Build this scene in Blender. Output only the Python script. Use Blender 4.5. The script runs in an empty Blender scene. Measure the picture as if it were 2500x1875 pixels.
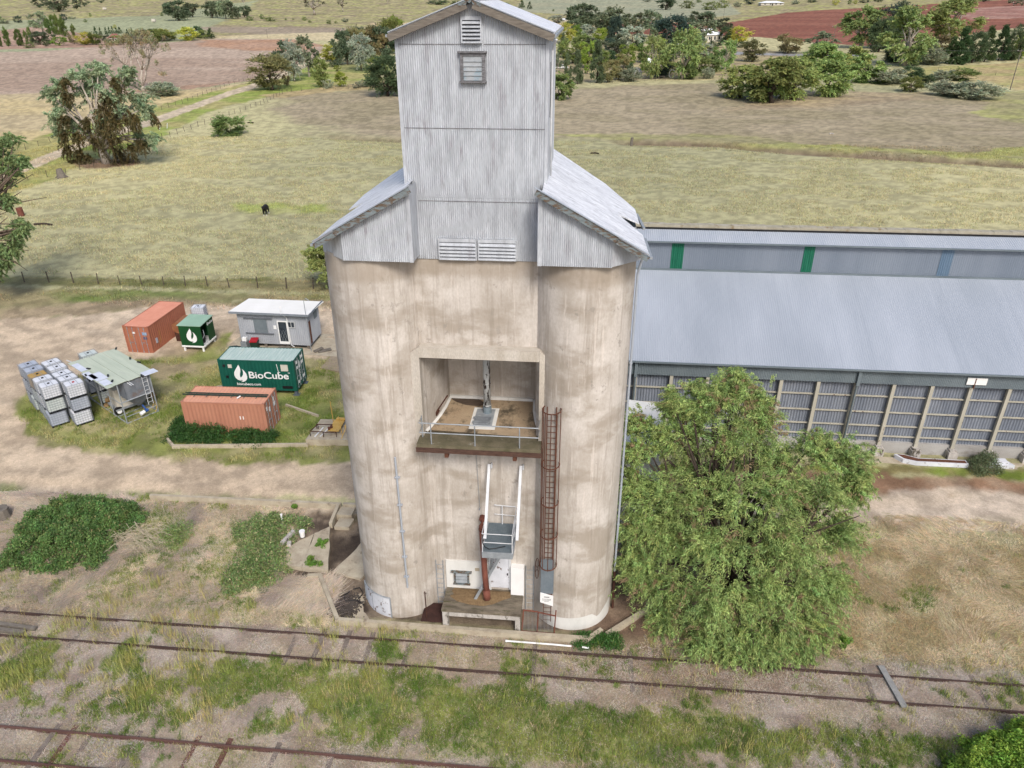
import bpy, math, random
import numpy as np
from math import sin, cos, pi, radians
SC = bpy.context.scene
# ---------------------------------------------------------------- camera
PITCH, YAW, ROLL, FPX, HC = radians(27.78), radians(-5.63), radians(-0.24), 1820.0, 28.4
_f = np.array([sin(YAW)*cos(PITCH), cos(YAW)*cos(PITCH), -sin(PITCH)])
_r = np.array([cos(YAW), -sin(YAW), 0.0]); _u = np.cross(_r, _f)
CR = _r*cos(ROLL)+_u*sin(ROLL); CU = -_r*sin(ROLL)+_u*cos(ROLL); CF = _f
import mathutils
cam = bpy.data.cameras.new("camera"); camo = bpy.data.objects.new("camera", cam)
SC.collection.objects.link(camo)
cam.sensor_width = 36.0; cam.sensor_fit = 'HORIZONTAL'; cam.lens = 36.0*FPX/2500.0
cam.clip_start = 0.5; cam.clip_end = 9000.0
Mx = mathutils.Matrix(((CR[0], CU[0], -CF[0], 0), (CR[1], CU[1], -CF[1], 0), (CR[2], CU[2], -CF[2], HC), (0, 0, 0, 1)))
camo.matrix_world = Mx
SC.camera = camo
# ---------------------------------------------------------------- light
SUN_EL, SUN_AZ = radians(44), radians(158)      # azimuth from +Y clockwise
w = bpy.data.worlds.new("World"); SC.world = w; w.use_nodes = True
nt = w.node_tree; bg = nt.nodes['Background']
sky = nt.nodes.new('ShaderNodeTexSky'); sky.sky_type = 'NISHITA'; sky.sun_disc = False
sky.sun_elevation = SUN_EL; sky.sun_rotation = SUN_AZ; sky.air_density = 1.0; sky.dust_density = 3.0; sky.ozone_density = 1.0
nt.links.new(sky.outputs[0], bg.inputs[0]); bg.inputs[1].default_value = 0.135
sl = bpy.data.lights.new("sun", 'SUN'); so = bpy.data.objects.new("sun", sl); SC.collection.objects.link(so)
sl.energy = 2.3; sl.angle = radians(18); sl.color = (1.0, 0.95, 0.87)
sd = mathutils.Vector((sin(SUN_AZ)*cos(SUN_EL), cos(SUN_AZ)*cos(SUN_EL), sin(SUN_EL)))
so.rotation_euler = sd.to_track_quat('Z', 'Y').to_euler()
SC.view_settings.view_transform = 'Standard'; SC.view_settings.look = 'None'
SC.view_settings.gamma = 1.0; SC.view_settings.exposure = 0.45
# ---------------------------------------------------------------- helpers
RNG = np.random.default_rng(7)
K = 2500.0/2212.0
def ray(px, py): return CF+CR*(px-1250.0)/FPX-CU*(py-937.5)/FPX
def lin(c): return tuple((x/12.92 if x <= .04045 else ((x+.055)/1.055)**2.4) for x in c)
ALB = 0.62
def S(r, g, b, k=None):
    k = ALB if k is None else k
    return tuple(x*k for x in lin((r/255., g/255., b/255.)))
def hashn(ix, iy, s):
    h = (ix.astype(np.int64)*374761393+iy.astype(np.int64)*668265263+s*974634777) & 0xffffffff
    h = ((h ^ (h >> 13))*1274126177) & 0xffffffff
    return ((h ^ (h >> 16)) & 0xffffff)/float(0xffffff)
def vnoise(x, y, s=0):
    x = np.asarray(x, float); y = np.asarray(y, float)
    xi = np.floor(x); yi = np.floor(y); fx = x-xi; fy = y-yi
    fx = fx*fx*(3-2*fx); fy = fy*fy*(3-2*fy)
    a = hashn(xi, yi, s); b = hashn(xi+1, yi, s); c = hashn(xi, yi+1, s); d = hashn(xi+1, yi+1, s)
    return (a*(1-fx)+b*fx)*(1-fy)+(c*(1-fx)+d*fx)*fy
def fbm(x, y, sc, s=0, o=4):
    t = 0; a = .5; n = 0
    for i in range(o):
        t = t+a*vnoise(np.asarray(x)/sc+17.3*i, np.asarray(y)/sc-9.1*i, s+i); n += a; a *= .5; sc = sc/2.03
    return t/n
def sst(t): t = np.clip(t, 0, 1); return t*t*(3-2*t)
# ---------------------------------------------------------------- terrain
_PL = np.array([(-60, -.1), (20, 0), (27.2, 0), (30, .12), (35.9, .25), (36.5, .45), (60, .6), (100, .7), (150, .9), (300, 1.6), (600, 4), (1000, 9), (2000, 26), (4200, 90)])
_PR = np.array([(-60, -.1), (20, 0), (27.2, 0), (45, .1), (60, .4), (75, .6), (100, .7), (150, .9), (300, 1.6), (600, 4), (1000, 9), (2000, 26), (4200, 90)])
def _pr(T, y):
    return (np.interp(y*.985, T[:, 0], T[:, 1])+np.interp(y, T[:, 0], T[:, 1])+np.interp(y*1.015, T[:, 0], T[:, 1]))/3
GXs = [-80, -56, -39, -7, 12, 26, 38, 54, 77, 110]; GYs = [165, 161, 157.5, 160, 159, 158.4, 152.4, 148.2, 142.5, 134]
def gully(x): return np.interp(x, GXs, GYs)
def height(x, y):
    x = np.asarray(x, float); y = np.asarray(y, float)
    t = sst((x+12)/8.0)
    t2 = sst((x/np.maximum(y, 1)+.25)/.35); t = np.where(y > 60, t2, t*(1-sst((y-46)/14))+t2*sst((y-46)/14))
    z = _pr(_PL, y)*(1-t)+_pr(_PR, y)*t
    # sunken apron beside the bins
    m = sst((x+16.6)/.8)*sst((35.5-y)/.25)*sst((y-27.3)/.6)*sst((8-x)/5)
    z = z*(1-m)+(-.02+np.clip((y-30)*.03, 0, .16)*sst((-11.-x)/2.))*m
    # gully in the paddock
    gy = gully(x)
    amp = sst((x-2)/8.)*.7+sst((-10-x)/6.)*sst((x+62)/10.)*.35
    z = z-amp*np.exp(-((y-gy)/2.0)**2)+amp*.35*np.exp(-((y-gy-4.2)/2.8)**2)
    r = (fbm(x, y, 160, 3, 3)-.5)*np.clip((y-200)/150, 0, 8)
    r2 = (fbm(x, y, 1.3, 11, 3)-.5)*.10*sst((x*x+0*y)/1e-6+1)
    flat = ((x > -12.2) & (x < 3.5) & (y > 27.1) & (y < 42))
    return z+r+np.where(flat, 0, r2)
def at(px, py, k=1.0):
    """point of the terrain seen at a given place of the photograph (survey by eye)"""
    d = ray(px*k, py*k); t = np.concatenate([np.arange(15, 400, .5), np.arange(400, 4300, 4.)])
    hd = math.hypot(d[0], d[1]); X = d[0]/hd*t; Y = d[1]/hd*t; Z = HC+d[2]/hd*t
    g = Z-height(X, Y); i = int(np.argmax(g < 0)) if (g < 0).any() else len(t)-1
    i = max(i, 1); a = g[i-1]/(g[i-1]-g[i]+1e-9); T = t[i-1]+a*(t[i]-t[i-1])
    x, y = d[0]/hd*T, d[1]/hd*T
    return np.array([x, y, float(height(x, y))])
def hgt(x, y): return float(height(x, y))
def depth(P): return float((np.asarray(P)-np.array([0, 0, HC]))@CF)
def tall(P, px, py, hp):
    """metres of a vertical thing based at P whose top is hp pixels up"""
    d = ray(px, py-hp); t = math.hypot(P[0], P[1])/math.hypot(d[0], d[1])
    return HC+d[2]*t-P[2]
# ---------------------------------------------------------------- object helpers
COL = SC.collection; ORG = {}
def link(o, parent=None):
    COL.objects.link(o)
    if parent is not None: o.parent = parent
    return o
def thing(name, label, cat, loc=(0, 0, 0), rz=0.0, group=None):
    o = bpy.data.objects.new(name, None); o.empty_display_size = .3; link(o)
    o.location = [float(c) for c in loc]; o.rotation_euler = (0, 0, rz)
    o['label'] = label; o['category'] = cat
    if group: o['group'] = group
    ORG[o.name] = np.zeros(3)
    return o
def wthing(name, label, cat, loc, group=None):
    """thing whose parts are given in world coordinates"""
    o = thing(name, label, cat, loc, 0, group); ORG[o.name] = np.array(loc, float); return o
def tag(o, label, cat, group=None):
    o['label'] = label; o['category'] = cat
    if group: o['group'] = group
    return o
def kind(o, k): o['kind'] = k; return o
FIX = [False]
def fixup(p):
    """survey correction: first-pass measurements of the silo to final metres"""
    return (.951*p[0]-.124, p[1]+.43, .972*p[2]-.055*min(1.6, max(-1., p[1]-27)))
class MB:
    def __init__(s): s.v = []; s.f = []
    def add(s, vs, fs):
        n = len(s.v); s.v += [tuple(map(float, p)) for p in vs]; s.f += [tuple(i+n for i in f) for f in fs]; return s
    def poly(s, *p): return s.add(p, [tuple(range(len(p)))])
    def box(s, x0, x1, y0, y1, z0, z1):
        return s.add([(x, y, z) for z in (z0, z1) for y in (y0, y1) for x in (x0, x1)], [(0, 2, 3, 1), (4, 5, 7, 6), (0, 1, 5, 4), (2, 6, 7, 3), (0, 4, 6, 2), (1, 3, 7, 5)])
    def obox(s, c, d, rz=0.0, tilt=None):
        R = mathutils.Matrix.Rotation(rz, 3, 'Z')
        if tilt: R = R @ mathutils.Euler(tilt).to_matrix()
        V = []
        for z in (-.5, .5):
            for y in (-.5, .5):
                for x in (-.5, .5):
                    q = R @ mathutils.Vector((x*d[0], y*d[1], z*d[2])); V.append((q[0]+c[0], q[1]+c[1], q[2]+c[2]))
        return s.add(V, [(0, 2, 3, 1), (4, 5, 7, 6), (0, 1, 5, 4), (2, 6, 7, 3), (0, 4, 6, 2), (1, 3, 7, 5)])
    def bar(s, p, q, w, h=None, up=(0, 0, 1)):
        h = h or w; p = np.array(p, float); q = np.array(q, float); d = q-p; L = np.linalg.norm(d); d = d/L
        a = np.cross(d, up); 
        if np.linalg.norm(a) < 1e-3: a = np.cross(d, (0, 1, 0))
        a = a/np.linalg.norm(a); b = np.cross(a, d)
        V = [c+a*i*w/2+b*j*h/2 for c in (p, q) for i, j in ((-1, -1), (1, -1), (1, 1), (-1, 1))]
        return s.add(V, [(0, 3, 2, 1), (4, 5, 6, 7), (0, 1, 5, 4), (1, 2, 6, 5), (2, 3, 7, 6), (3, 0, 4, 7)])
    def tube(s, pts, r, n=8, cap=True):
        pts = [np.array(p, float) for p in pts]; R = r if hasattr(r, '__len__') else [r]*len(pts); V = []; F = []
        for i, p in enumerate(pts):
            d = pts[min(i+1, len(pts)-1)]-pts[max(i-1, 0)]; d = d/(np.linalg.norm(d)+1e-9)
            a = np.cross(d, (0, 0, 1)) if abs(d[2]) < .9 else np.cross(d, (0, 1, 0)); a = a/np.linalg.norm(a); b = np.cross(d, a)
            for k in range(n): V.append(p+R[i]*(a*cos(2*pi*k/n)+b*sin(2*pi*k/n)))
        for i in range(len(pts)-1):
            for k in range(n): F.append((i*n+k, i*n+(k+1) % n, (i+1)*n+(k+1) % n, (i+1)*n+k))
        if cap: F.append(tuple(range(n))[::-1]); F.append(tuple((len(pts)-1)*n+k for k in range(n)))
        return s.add(V, F)
    def prism(s, P, z0, z1):
        n = len(P); zz0 = z0 if hasattr(z0, '__len__') else [z0]*n; zz1 = z1 if hasattr(z1, '__len__') else [z1]*n
        V = [(P[i][0], P[i][1], zz0[i]) for i in range(n)]+[(P[i][0], P[i][1], zz1[i]) for i in range(n)]
        F = [tuple(range(n))[::-1], tuple(range(n, 2*n))]+[(i, (i+1) % n, n+(i+1) % n, n+i) for i in range(n)]
        return s.add(V, F)
    def slab(s, P, t):
        """thick sheet: polygon P (3d) pushed down by t"""
        n = len(P); V = [tuple(p) for p in P]+[(p[0], p[1], p[2]-t) for p in P]
        return s.add(V, [tuple(range(n)), tuple(range(n, 2*n))[::-1]]+[(i, n+i, n+(i+1) % n, (i+1) % n) for i in range(n)])
    def corr(s, A, B, zlo, zhi, pitch, amp, n=(0, -1, 0), seg=4):
        """corrugated vertical sheet from A to B (2d)"""
        A = np.array(A, float); B = np.array(B, float); L = np.linalg.norm(B-A); k = max(2, int(L/pitch*seg)); V = []; F = []
        nn = np.array(n[:2], float)
        for i in range(k+1):
            t = i/k; p = A+(B-A)*t+nn*amp*sin(2*pi*t*L/pitch)
            V += [(p[0], p[1], zlo(t) if callable(zlo) else zlo), (p[0], p[1], zhi(t) if callable(zhi) else zhi)]
        for i in range(k): F.append((2*i, 2*i+2, 2*i+3, 2*i+1))
        return s.add(V, F)
    def roof(s, P0, P1, Q0, Q1, pitch, amp, seg=4, rib=False):
        """corrugated slope: P0-P1 the lower edge, Q0-Q1 the upper edge"""
        P0, P1, Q0, Q1 = [np.array(p, float) for p in (P0, P1, Q0, Q1)]; L = np.linalg.norm(P1-P0); k = max(2, int(L/pitch*seg))
        nn = np.cross(P1-P0, Q0-P0); nn = nn/np.linalg.norm(nn); nn = nn if nn[2] > 0 else -nn
        V = []; F = []
        for i in range(k+1):
            t = i/k; o = nn*amp*sin(2*pi*t*L/pitch)
            if rib: o = nn*amp*(1 if (i % seg) == 0 else 0)
            V += [P0+(P1-P0)*t+o, Q0+(Q1-Q0)*t+o]
        for i in range(k): F.append((2*i, 2*i+2, 2*i+3, 2*i+1))
        return s.add(V, F)
    def build(s, name, mat, parent=None, smooth=False):
        me = bpy.data.meshes.new(name); org = ORG.get(parent.name, np.zeros(3)) if parent is not None else np.zeros(3)
        V0 = [fixup(p) for p in s.v] if FIX[0] else s.v
        v = [(p[0]-org[0], p[1]-org[1], p[2]-org[2]) for p in V0]
        me.from_pydata(v, [], s.f); me.validate(verbose=False)
        if mat is not None:
            for m in (mat if isinstance(mat, list) else [mat]): me.materials.append(m)
        if smooth: me.polygons.foreach_set('use_smooth', [True]*len(me.polygons))
        o = bpy.data.objects.new(name, me); link(o, parent); ORG[o.name] = org
        return o
def rawmesh(name, V, F, mat, parent=None, col=None, smooth=False):
    """fast mesh from arrays, F is (n,3) or (n,4)"""
    V = np.asarray(V, np.float32); F = np.asarray(F, np.int32); me = bpy.data.meshes.new(name); k = F.shape[1]
    me.vertices.add(len(V)); me.vertices.foreach_set('co', V.ravel())
    me.loops.add(F.size); me.loops.foreach_set('vertex_index', F.ravel())
    me.polygons.add(len(F)); me.polygons.foreach_set('loop_start', np.arange(0, F.size, k, dtype=np.int32)); me.polygons.foreach_set('loop_total', np.full(len(F), k, np.int32))
    if smooth: me.polygons.foreach_set('use_smooth', np.ones(len(F), bool))
    if col is not None:
        a = me.color_attributes.new('Col', 'FLOAT_COLOR', 'POINT'); c = np.ones((len(V), 4), np.float32); c[:, :3] = col; a.data.foreach_set('color', c.ravel())
    me.update(); me.materials.append(mat)
    o = bpy.data.objects.new(name, me); link(o, parent); ORG[o.name] = np.zeros(3)
    return o
def dup(o, parent=None, loc=None, rz=None, scale=None):
    c = o.copy(); link(c)
    if parent is not None: c.parent = parent
    if loc is not None: c.location = [float(q) for q in loc]
    if rz is not None: c.rotation_euler = (0, 0, rz)
    if scale is not None: c.scale = scale
    for ch in list(o.children): dup(ch, c)
    return c
# ---------------------------------------------------------------- materials
GAIN = {'cream_white_hut_roof': 1.4, 'pale_green_chalky_roof': 1.3, 'pale_green_cabinet_roof': 1.2, 'pale_orange_container_roof': 1.35, 'orange_ribbed_roof': 1.25, 'pale_green_sheet': 1.2, 'bright_zinc_sheet': 1.2, 'weathered_galvanised_sheet': 1.38, 'weathered_white_roof_sheet': 1.4, 'pale_concrete': 1.15, 'grey_weathered_timber': 1.2, 'white_plastic_tank': 1.35, 'greenish': 1.2, 'blue_grey_plastic_tank': 1.25, 'grey_green_plastic_tank': 1.25, 'grey_cage_wire': 1.3, 'pale_grey_ribbed_hut_wall': 1.25, 'white_paint': 1.25, 'clean_white': 1.3, 'peeling_white_paint': 1.25, 'faded_orange_container_paint': 1.15, 'rusty_orange_container_paint': 1.1, 'cream_painted_column': 1.15, 'grey_corrugated_wall_sheet': 1.2, 'lime_stained_concrete': 1.15, 'bright_galvanised_steel': 1.2, 'galvanised_steel': 1.2, 'dark_green_container_paint': 1.3, 'bright_farmhouse_roof': 1.25, 'pale_lintel_concrete': 1.3, 'pale_blue_grey_roof_sheet': 1.02, 'orange_brown_mossy_floor': 1.2, 'blue_grey_clerestory_sheet': 1.15, 'grey_green_fascia_sheet': 1.15}
def pm(name, c1, c2, sc=2.0, st=(1, 1, 1), rough=.8, metal=0.0, bump=0.0, fine=.25, c3=None, c3t=(.62, .72), sc3=None, st3=None, spec=.3, fs=40., wave=None):
    g_ = GAIN.get(name, 1.0); c1, c2 = [tuple(min(.86, v*g_) for v in c) for c in (c1, c2)]; c3 = None if c3 is None else tuple(min(.86, v*g_) for v in c3)
    m = bpy.data.materials.new(name); m.use_nodes = True; n = m.node_tree.nodes; L = m.node_tree.links
    b = n['Principled BSDF']; tc = n.new('ShaderNodeTexCoord'); mp = n.new('ShaderNodeMapping'); mp.inputs['Scale'].default_value = st
    L.new(tc.outputs['Object'], mp.inputs[0]); nz = n.new('ShaderNodeTexNoise'); nz.inputs['Scale'].default_value = sc; nz.inputs['Detail'].default_value = 6; nz.inputs['Roughness'].default_value = .6
    L.new(mp.outputs[0], nz.inputs['Vector']); cr = n.new('ShaderNodeValToRGB')
    cr.color_ramp.elements[0].position = .33; cr.color_ramp.elements[0].color = (*c1, 1); cr.color_ramp.elements[1].position = .67; cr.color_ramp.elements[1].color = (*c2, 1)
    L.new(nz.outputs[0], cr.inputs[0]); out = cr.outputs[0]
    if c3 is not None:
        m3 = n.new('ShaderNodeMapping'); m3.inputs['Scale'].default_value = st3 or st; m3.inputs['Location'].default_value = (3.7, 1.3, 8.1); L.new(tc.outputs['Object'], m3.inputs[0])
        n3 = n.new('ShaderNodeTexNoise'); n3.inputs['Scale'].default_value = sc3 or sc; n3.inputs['Detail'].default_value = 7; n3.inputs['Roughness'].default_value = .65; L.new(m3.outputs[0], n3.inputs['Vector'])
        r3 = n.new('ShaderNodeMapRange'); r3.inputs[1].default_value = c3t[0]; r3.inputs[2].default_value = c3t[1]; L.new(n3.outputs[0], r3.inputs[0])
        mx = n.new('ShaderNodeMixRGB'); L.new(r3.outputs[0], mx.inputs[0]); L.new(out, mx.inputs[1]); mx.inputs[2].default_value = (*c3, 1); out = mx.outputs[0]
    if fine:
        nf = n.new('ShaderNodeTexNoise'); nf.inputs['Scale'].default_value = fs; nf.inputs['Detail'].default_value = 4; L.new(mp.outputs[0], nf.inputs['Vector'])
        rf = n.new('ShaderNodeMapRange'); rf.inputs[1].default_value = .3; rf.inputs[2].default_value = .7; rf.inputs[3].default_value = 1-fine; rf.inputs[4].default_value = 1+fine*.6; L.new(nf.outputs[0], rf.inputs[0])
        mm = n.new('ShaderNodeMixRGB'); mm.blend_type = 'MULTIPLY'; mm.inputs[0].default_value = 1; L.new(out, mm.inputs[1]); L.new(rf.outputs[0], mm.inputs[2]); out = mm.outputs[0]
    L.new(out, b.inputs['Base Color']); b.inputs['Roughness'].default_value = rough; b.inputs['Metallic'].default_value = metal
    b.inputs['Specular IOR Level'].default_value = spec
    if bump or wave:
        bp = n.new('ShaderNodeBump'); bp.inputs['Strength'].default_value = bump or .5; bp.inputs['Distance'].default_value = .02
        if wave:
            wv = n.new('ShaderNodeTexWave'); wv.bands_direction = wave[0]; wv.inputs['Scale'].default_value = wave[1]; wv.inputs['Distortion'].default_value = 0; L.new(tc.outputs['Object'], wv.inputs['Vector']); L.new(wv.outputs['Fac'], bp.inputs['Height'])
        else: L.new(nz.outputs[0], bp.inputs['Height'])
        L.new(bp.outputs[0], b.inputs['Normal'])
    return m
def cm(name, rough=.9, rnd=0.0, nscale=None, namp=.2, bump=0.0, trans=0.0, spec=.2, bs=30):
    """material that takes its colour from the Col attribute"""
    m = bpy.data.materials.new(name); m.use_nodes = True; n = m.node_tree.nodes; L = m.node_tree.links; b = n['Principled BSDF']
    a = n.new('ShaderNodeVertexColor'); a.layer_name = 'Col'; out = a.outputs[0]
    tc = n.new('ShaderNodeTexCoord')
    if rnd:
        oi = n.new('ShaderNodeObjectInfo'); hs = n.new('ShaderNodeHueSaturation')
        r1 = n.new('ShaderNodeMapRange'); r1.inputs[3].default_value = .5-.035*rnd; r1.inputs[4].default_value = .5+.02*rnd; L.new(oi.outputs['Random'], r1.inputs[0]); L.new(r1.outputs[0], hs.inputs['Hue'])
        mu = n.new('ShaderNodeMath'); mu.operation = 'MULTIPLY'; mu.inputs[1].default_value = 7.31; L.new(oi.outputs['Random'], mu.inputs[0]); fr = n.new('ShaderNodeMath'); fr.operation = 'FRACT'; L.new(mu.outputs[0], fr.inputs[0])
        r2 = n.new('ShaderNodeMapRange'); r2.inputs[3].default_value = 1-.25*rnd; r2.inputs[4].default_value = 1+.25*rnd; L.new(fr.outputs[0], r2.inputs[0]); L.new(r2.outputs[0], hs.inputs['Value']); L.new(out, hs.inputs['Color']); out = hs.outputs[0]
    if nscale:
        for sc_, am in ((nscale*.3, namp*.5), (nscale, namp*.7), (nscale*4.1, namp*1.2), (nscale*15, namp*1.5)):
            nf = n.new('ShaderNodeTexNoise'); nf.inputs['Scale'].default_value = sc_; nf.inputs['Detail'].default_value = 6; nf.inputs['Roughness'].default_value = .7; L.new(tc.outputs['Object'], nf.inputs['Vector'])
            rf = n.new('ShaderNodeMapRange'); rf.inputs[1].default_value = .3; rf.inputs[2].default_value = .7; rf.inputs[3].default_value = 1-am; rf.inputs[4].default_value = 1+am*.8; L.new(nf.outputs[0], rf.inputs[0])
            mm = n.new('ShaderNodeMixRGB'); mm.blend_type = 'MULTIPLY'; mm.inputs[0].default_value = 1; L.new(out, mm.inputs[1]); L.new(rf.outputs[0], mm.inputs[2]); out = mm.outputs[0]
    L.new(out, b.inputs['Base Color']); b.inputs['Roughness'].default_value = rough; b.inputs['Specular IOR Level'].default_value = spec
    if trans:
        tr = n.new('ShaderNodeBsdfTranslucent'); L.new(out, tr.inputs[0]); ms = n.new('ShaderNodeMixShader'); ms.inputs[0].default_value = trans; L.new(b.outputs[0], ms.inputs[1]); L.new(tr.outputs[0], ms.inputs[2]); L.new(ms.outputs[0], n['Material Output'].inputs[0])
    if bump:
        bp = n.new('ShaderNodeBump'); bp.inputs['Strength'].default_value = bump; bp.inputs['Distance'].default_value = .08; nb = n.new('ShaderNodeTexNoise'); nb.inputs['Scale'].default_value = bs; nb.inputs['Detail'].default_value = 8; nb.inputs['Roughness'].default_value = .75
        L.new(tc.outputs['Object'], nb.inputs['Vector']); L.new(nb.outputs[0], bp.inputs['Height']); L.new(bp.outputs[0], b.inputs['Normal'])
    return m
M = {}
M['galv'] = pm('weathered_galvanised_sheet', S(170, 174, 181), S(198, 203, 210), 1.2, (2.5, 2.5, .5), .55, .1, fine=.14, c3=S(150, 148, 155), c3t=(.55, .75), fs=9)
M['wroof'] = pm('weathered_white_roof_sheet', S(205, 207, 215), S(238, 240, 246), 1.5, (.35, 2.2, 1), .5, .05, fine=.15, c3=S(165, 166, 172), c3t=(.54, .66), sc3=3, st3=(.3, 3, 1), wave=('Y', 13.0 / 2), fs=12)
M['sroof'] = pm('pale_blue_grey_roof_sheet', S(172, 181, 194), S(190, 198, 211), .3, (1, .3, .3), .5, .1, fine=.06, c3=S(168, 177, 190), c3t=(.54, .70), sc3=.8, st3=(1.2, .015, .015))
M['sroof2'] = pm('pale_roof_sheet', S(188, 197, 210), S(205, 212, 222), .6, (1, .3, .3), .5, .1, fine=.06)
M['swall'] = pm('grey_corrugated_wall_sheet', S(124, 132, 146), S(148, 155, 168), .9, (1.3, 1, .35), .6, .15, fine=.15, c3=S(150, 155, 165), c3t=(.56, .72), sc3=2)
M['sfas'] = pm('grey_green_fascia_sheet', S(112, 124, 132), S(128, 140, 147), .5, (1, 1, .3), .6, .1, fine=.08)
M['cler'] = pm('blue_grey_clerestory_sheet', S(118, 130, 146), S(142, 152, 166), .28, (1, .1, .02), .6, .1, fine=.05)
M['timber'] = pm('grey_weathered_timber', S(105, 98, 90), S(140, 132, 122), 3, (1, 1, 6), .9, fine=.25)
M['peel'] = pm('peeling_green_grey_paint', S(118, 132, 135), S(150, 160, 165), 4, (1.5, 1.5, 5), .8, fine=.2, c3=S(112, 95, 80), c3t=(.48, .55), sc3=3)
M['winpane'] = pm('pale_dusty_glass', S(175, 182, 190), S(205, 210, 215), 2, (1, 1, 1), .25, fine=.1, c3=S(140, 175, 195), c3t=(.55, .7), spec=.5)
M['dark'] = pm('dark_interior', S(52, 50, 50), S(70, 66, 64), 2, fine=.1)
M['black'] = pm('black_plastic', S(25, 25, 28), S(42, 42, 45), 3, rough=.5, fine=.1)
M['white'] = pm('white_paint', S(215, 214, 210), S(236, 235, 232), 1.2, (1, 1, .4), .6, fine=.05, c3=S(165, 160, 150), c3t=(.64, .8))
M['whitep'] = pm('peeling_white_paint', S(205, 208, 216), S(228, 230, 238), 1.3, rough=.7, fine=.08, c3=S(120, 105, 98), c3t=(.60, .63), sc3=3.2)
M['white2'] = pm('clean_white', S(235, 235, 235), S(245, 245, 245), 1.5, rough=.5, fine=.05)
M['rust'] = pm('rusty_steel', S(98, 64, 50), S(128, 84, 66), 5, rough=.9, fine=.3)
M['rustdk'] = pm('dark_rusty_steel', S(70, 45, 38), S(100, 65, 52), 5, rough=.9, fine=.3)
M['pipe'] = pm('red_oxide_pipe', S(118, 70, 58), S(150, 92, 76), 3, (1, 1, .6), .8, fine=.25)
M['gal'] = pm('galvanised_steel', S(150, 156, 162), S(178, 184, 190), 3, rough=.5, metal=.2, fine=.1)
M['galw'] = pm('bright_galvanised_steel', S(205, 208, 212), S(228, 230, 234), 3, rough=.5, metal=.05, fine=.08)
M['brown'] = pm('brown_steel_beam', S(82, 60, 52), S(112, 84, 72), 4, (1, 4, 4), .9, fine=.3)
M['mesh'] = pm('dark_red_brown_grating', S(64, 42, 38), S(84, 56, 50), 3, rough=.9, fine=.2)
M['conc2'] = pm('pale_concrete', S(178, 165, 145), S(205, 194, 172), 1.6, rough=.95, fine=.2, bump=.2, c3=S(140, 124, 105), c3t=(.58, .72))
M['conc3'] = pm('mossy_dark_concrete', S(104, 95, 82), S(160, 148, 130), 1.3, (.8, 2.5, 1), .95, fine=.35, bump=.3, c3=S(95, 92, 66), c3t=(.55, .66), sc3=2)
M['conc4'] = pm('lime_stained_concrete', S(178, 172, 165), S(212, 206, 200), 3, (1, 1, .5), .95, fine=.25, c3=S(90, 84, 74), c3t=(.52, .62), sc3=2.6)
M['grain'] = pm('spilt_grain', S(128, 104, 76), S(160, 134, 100), 9, rough=1, fine=.35, fs=90)
M['floor'] = pm('orange_brown_mossy_floor', S(168, 146, 120), S(186, 166, 138), 1.0, rough=.95, fine=.2, c3=S(92, 82, 68), c3t=(.52, .66), sc3=1.2, st3=(1, .6, 1))
M['mossf'] = pm('green_mossy_concrete', S(100, 96, 72), S(140, 130, 108), 1.5, rough=.95, fine=.3, c3=S(165, 160, 145), c3t=(.62, .7), sc3=3)
M['orange'] = pm('faded_orange_container_paint', S(178, 122, 100), S(192, 136, 112), .8, (1, 1, .5), .65, fine=.07, c3=S(150, 85, 65), c3t=(.62, .8), sc3=2)
M['orangeR'] = pm('pale_orange_container_roof', S(208, 148, 122), S(220, 162, 134), .8, rough=.65, fine=.06, c3=S(180, 112, 88), c3t=(.64, .75), sc3=2)
M['orangeF'] = pm('rusty_orange_container_paint', S(176, 108, 84), S(192, 124, 98), .8, (1, 1, .5), .65, fine=.1, c3=S(190, 150, 70), c3t=(.60, .75), sc3=.6)
M['greenc'] = pm('dark_green_container_paint', S(14, 78, 66), S(20, 90, 76), .8, (1, 1, .5), .55, fine=.1)
M['greenr'] = pm('pale_green_chalky_roof', S(168, 190, 184), S(192, 206, 200), 1.2, (4, .4, 1), .7, fine=.12, c3=S(200, 200, 175), c3t=(.6, .8), sc3=.6)
M['greenb'] = pm('green_cabinet_paint', S(24, 76, 40), S(30, 88, 48), .8, rough=.5, fine=.06)
M['greenbr'] = pm('pale_green_cabinet_roof', S(150, 182, 160), S(162, 194, 172), .8, rough=.6, fine=.06)
M['tote'] = pm('white_plastic_tank', S(208, 212, 220), S(228, 230, 236), 1.4, rough=.45, fine=.05)
M['totey'] = pm('yellowed_plastic_tank', S(196, 158, 84), S(214, 180, 112), 1.4, rough=.45, fine=.05)
M['toteg'] = pm('blue_grey_plastic_tank', S(172, 180, 196), S(190, 197, 210), 1.4, rough=.45, fine=.05)
M['totem'] = pm('grey_green_plastic_tank', S(196, 206, 204), S(212, 220, 218), 1.4, rough=.45, fine=.05)
M['cage'] = pm('grey_cage_wire', S(135, 142, 152), S(160, 166, 174), 5, rough=.5, metal=.2, fine=.1)
M['hutw'] = pm('pale_grey_ribbed_hut_wall', S(160, 164, 172), S(180, 184, 192), .8, (1, 1, .4), .6, fine=.08)
M['hutr'] = pm('cream_white_hut_roof', S(232, 230, 224), S(244, 242, 238), .5, rough=.6, fine=.04)
M['alum'] = pm('white_aluminium', S(222, 224, 226), S(236, 238, 240), 2, rough=.5, fine=.04)
M['glass'] = pm('dark_window_glass', S(52, 58, 68), S(80, 88, 98), 1.2, rough=.15, fine=.05, spec=.6)
M['screen'] = pm('grey_security_mesh', S(118, 130, 138), S(138, 148, 155), 2, rough=.6, fine=.15, fs=60)
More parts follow.
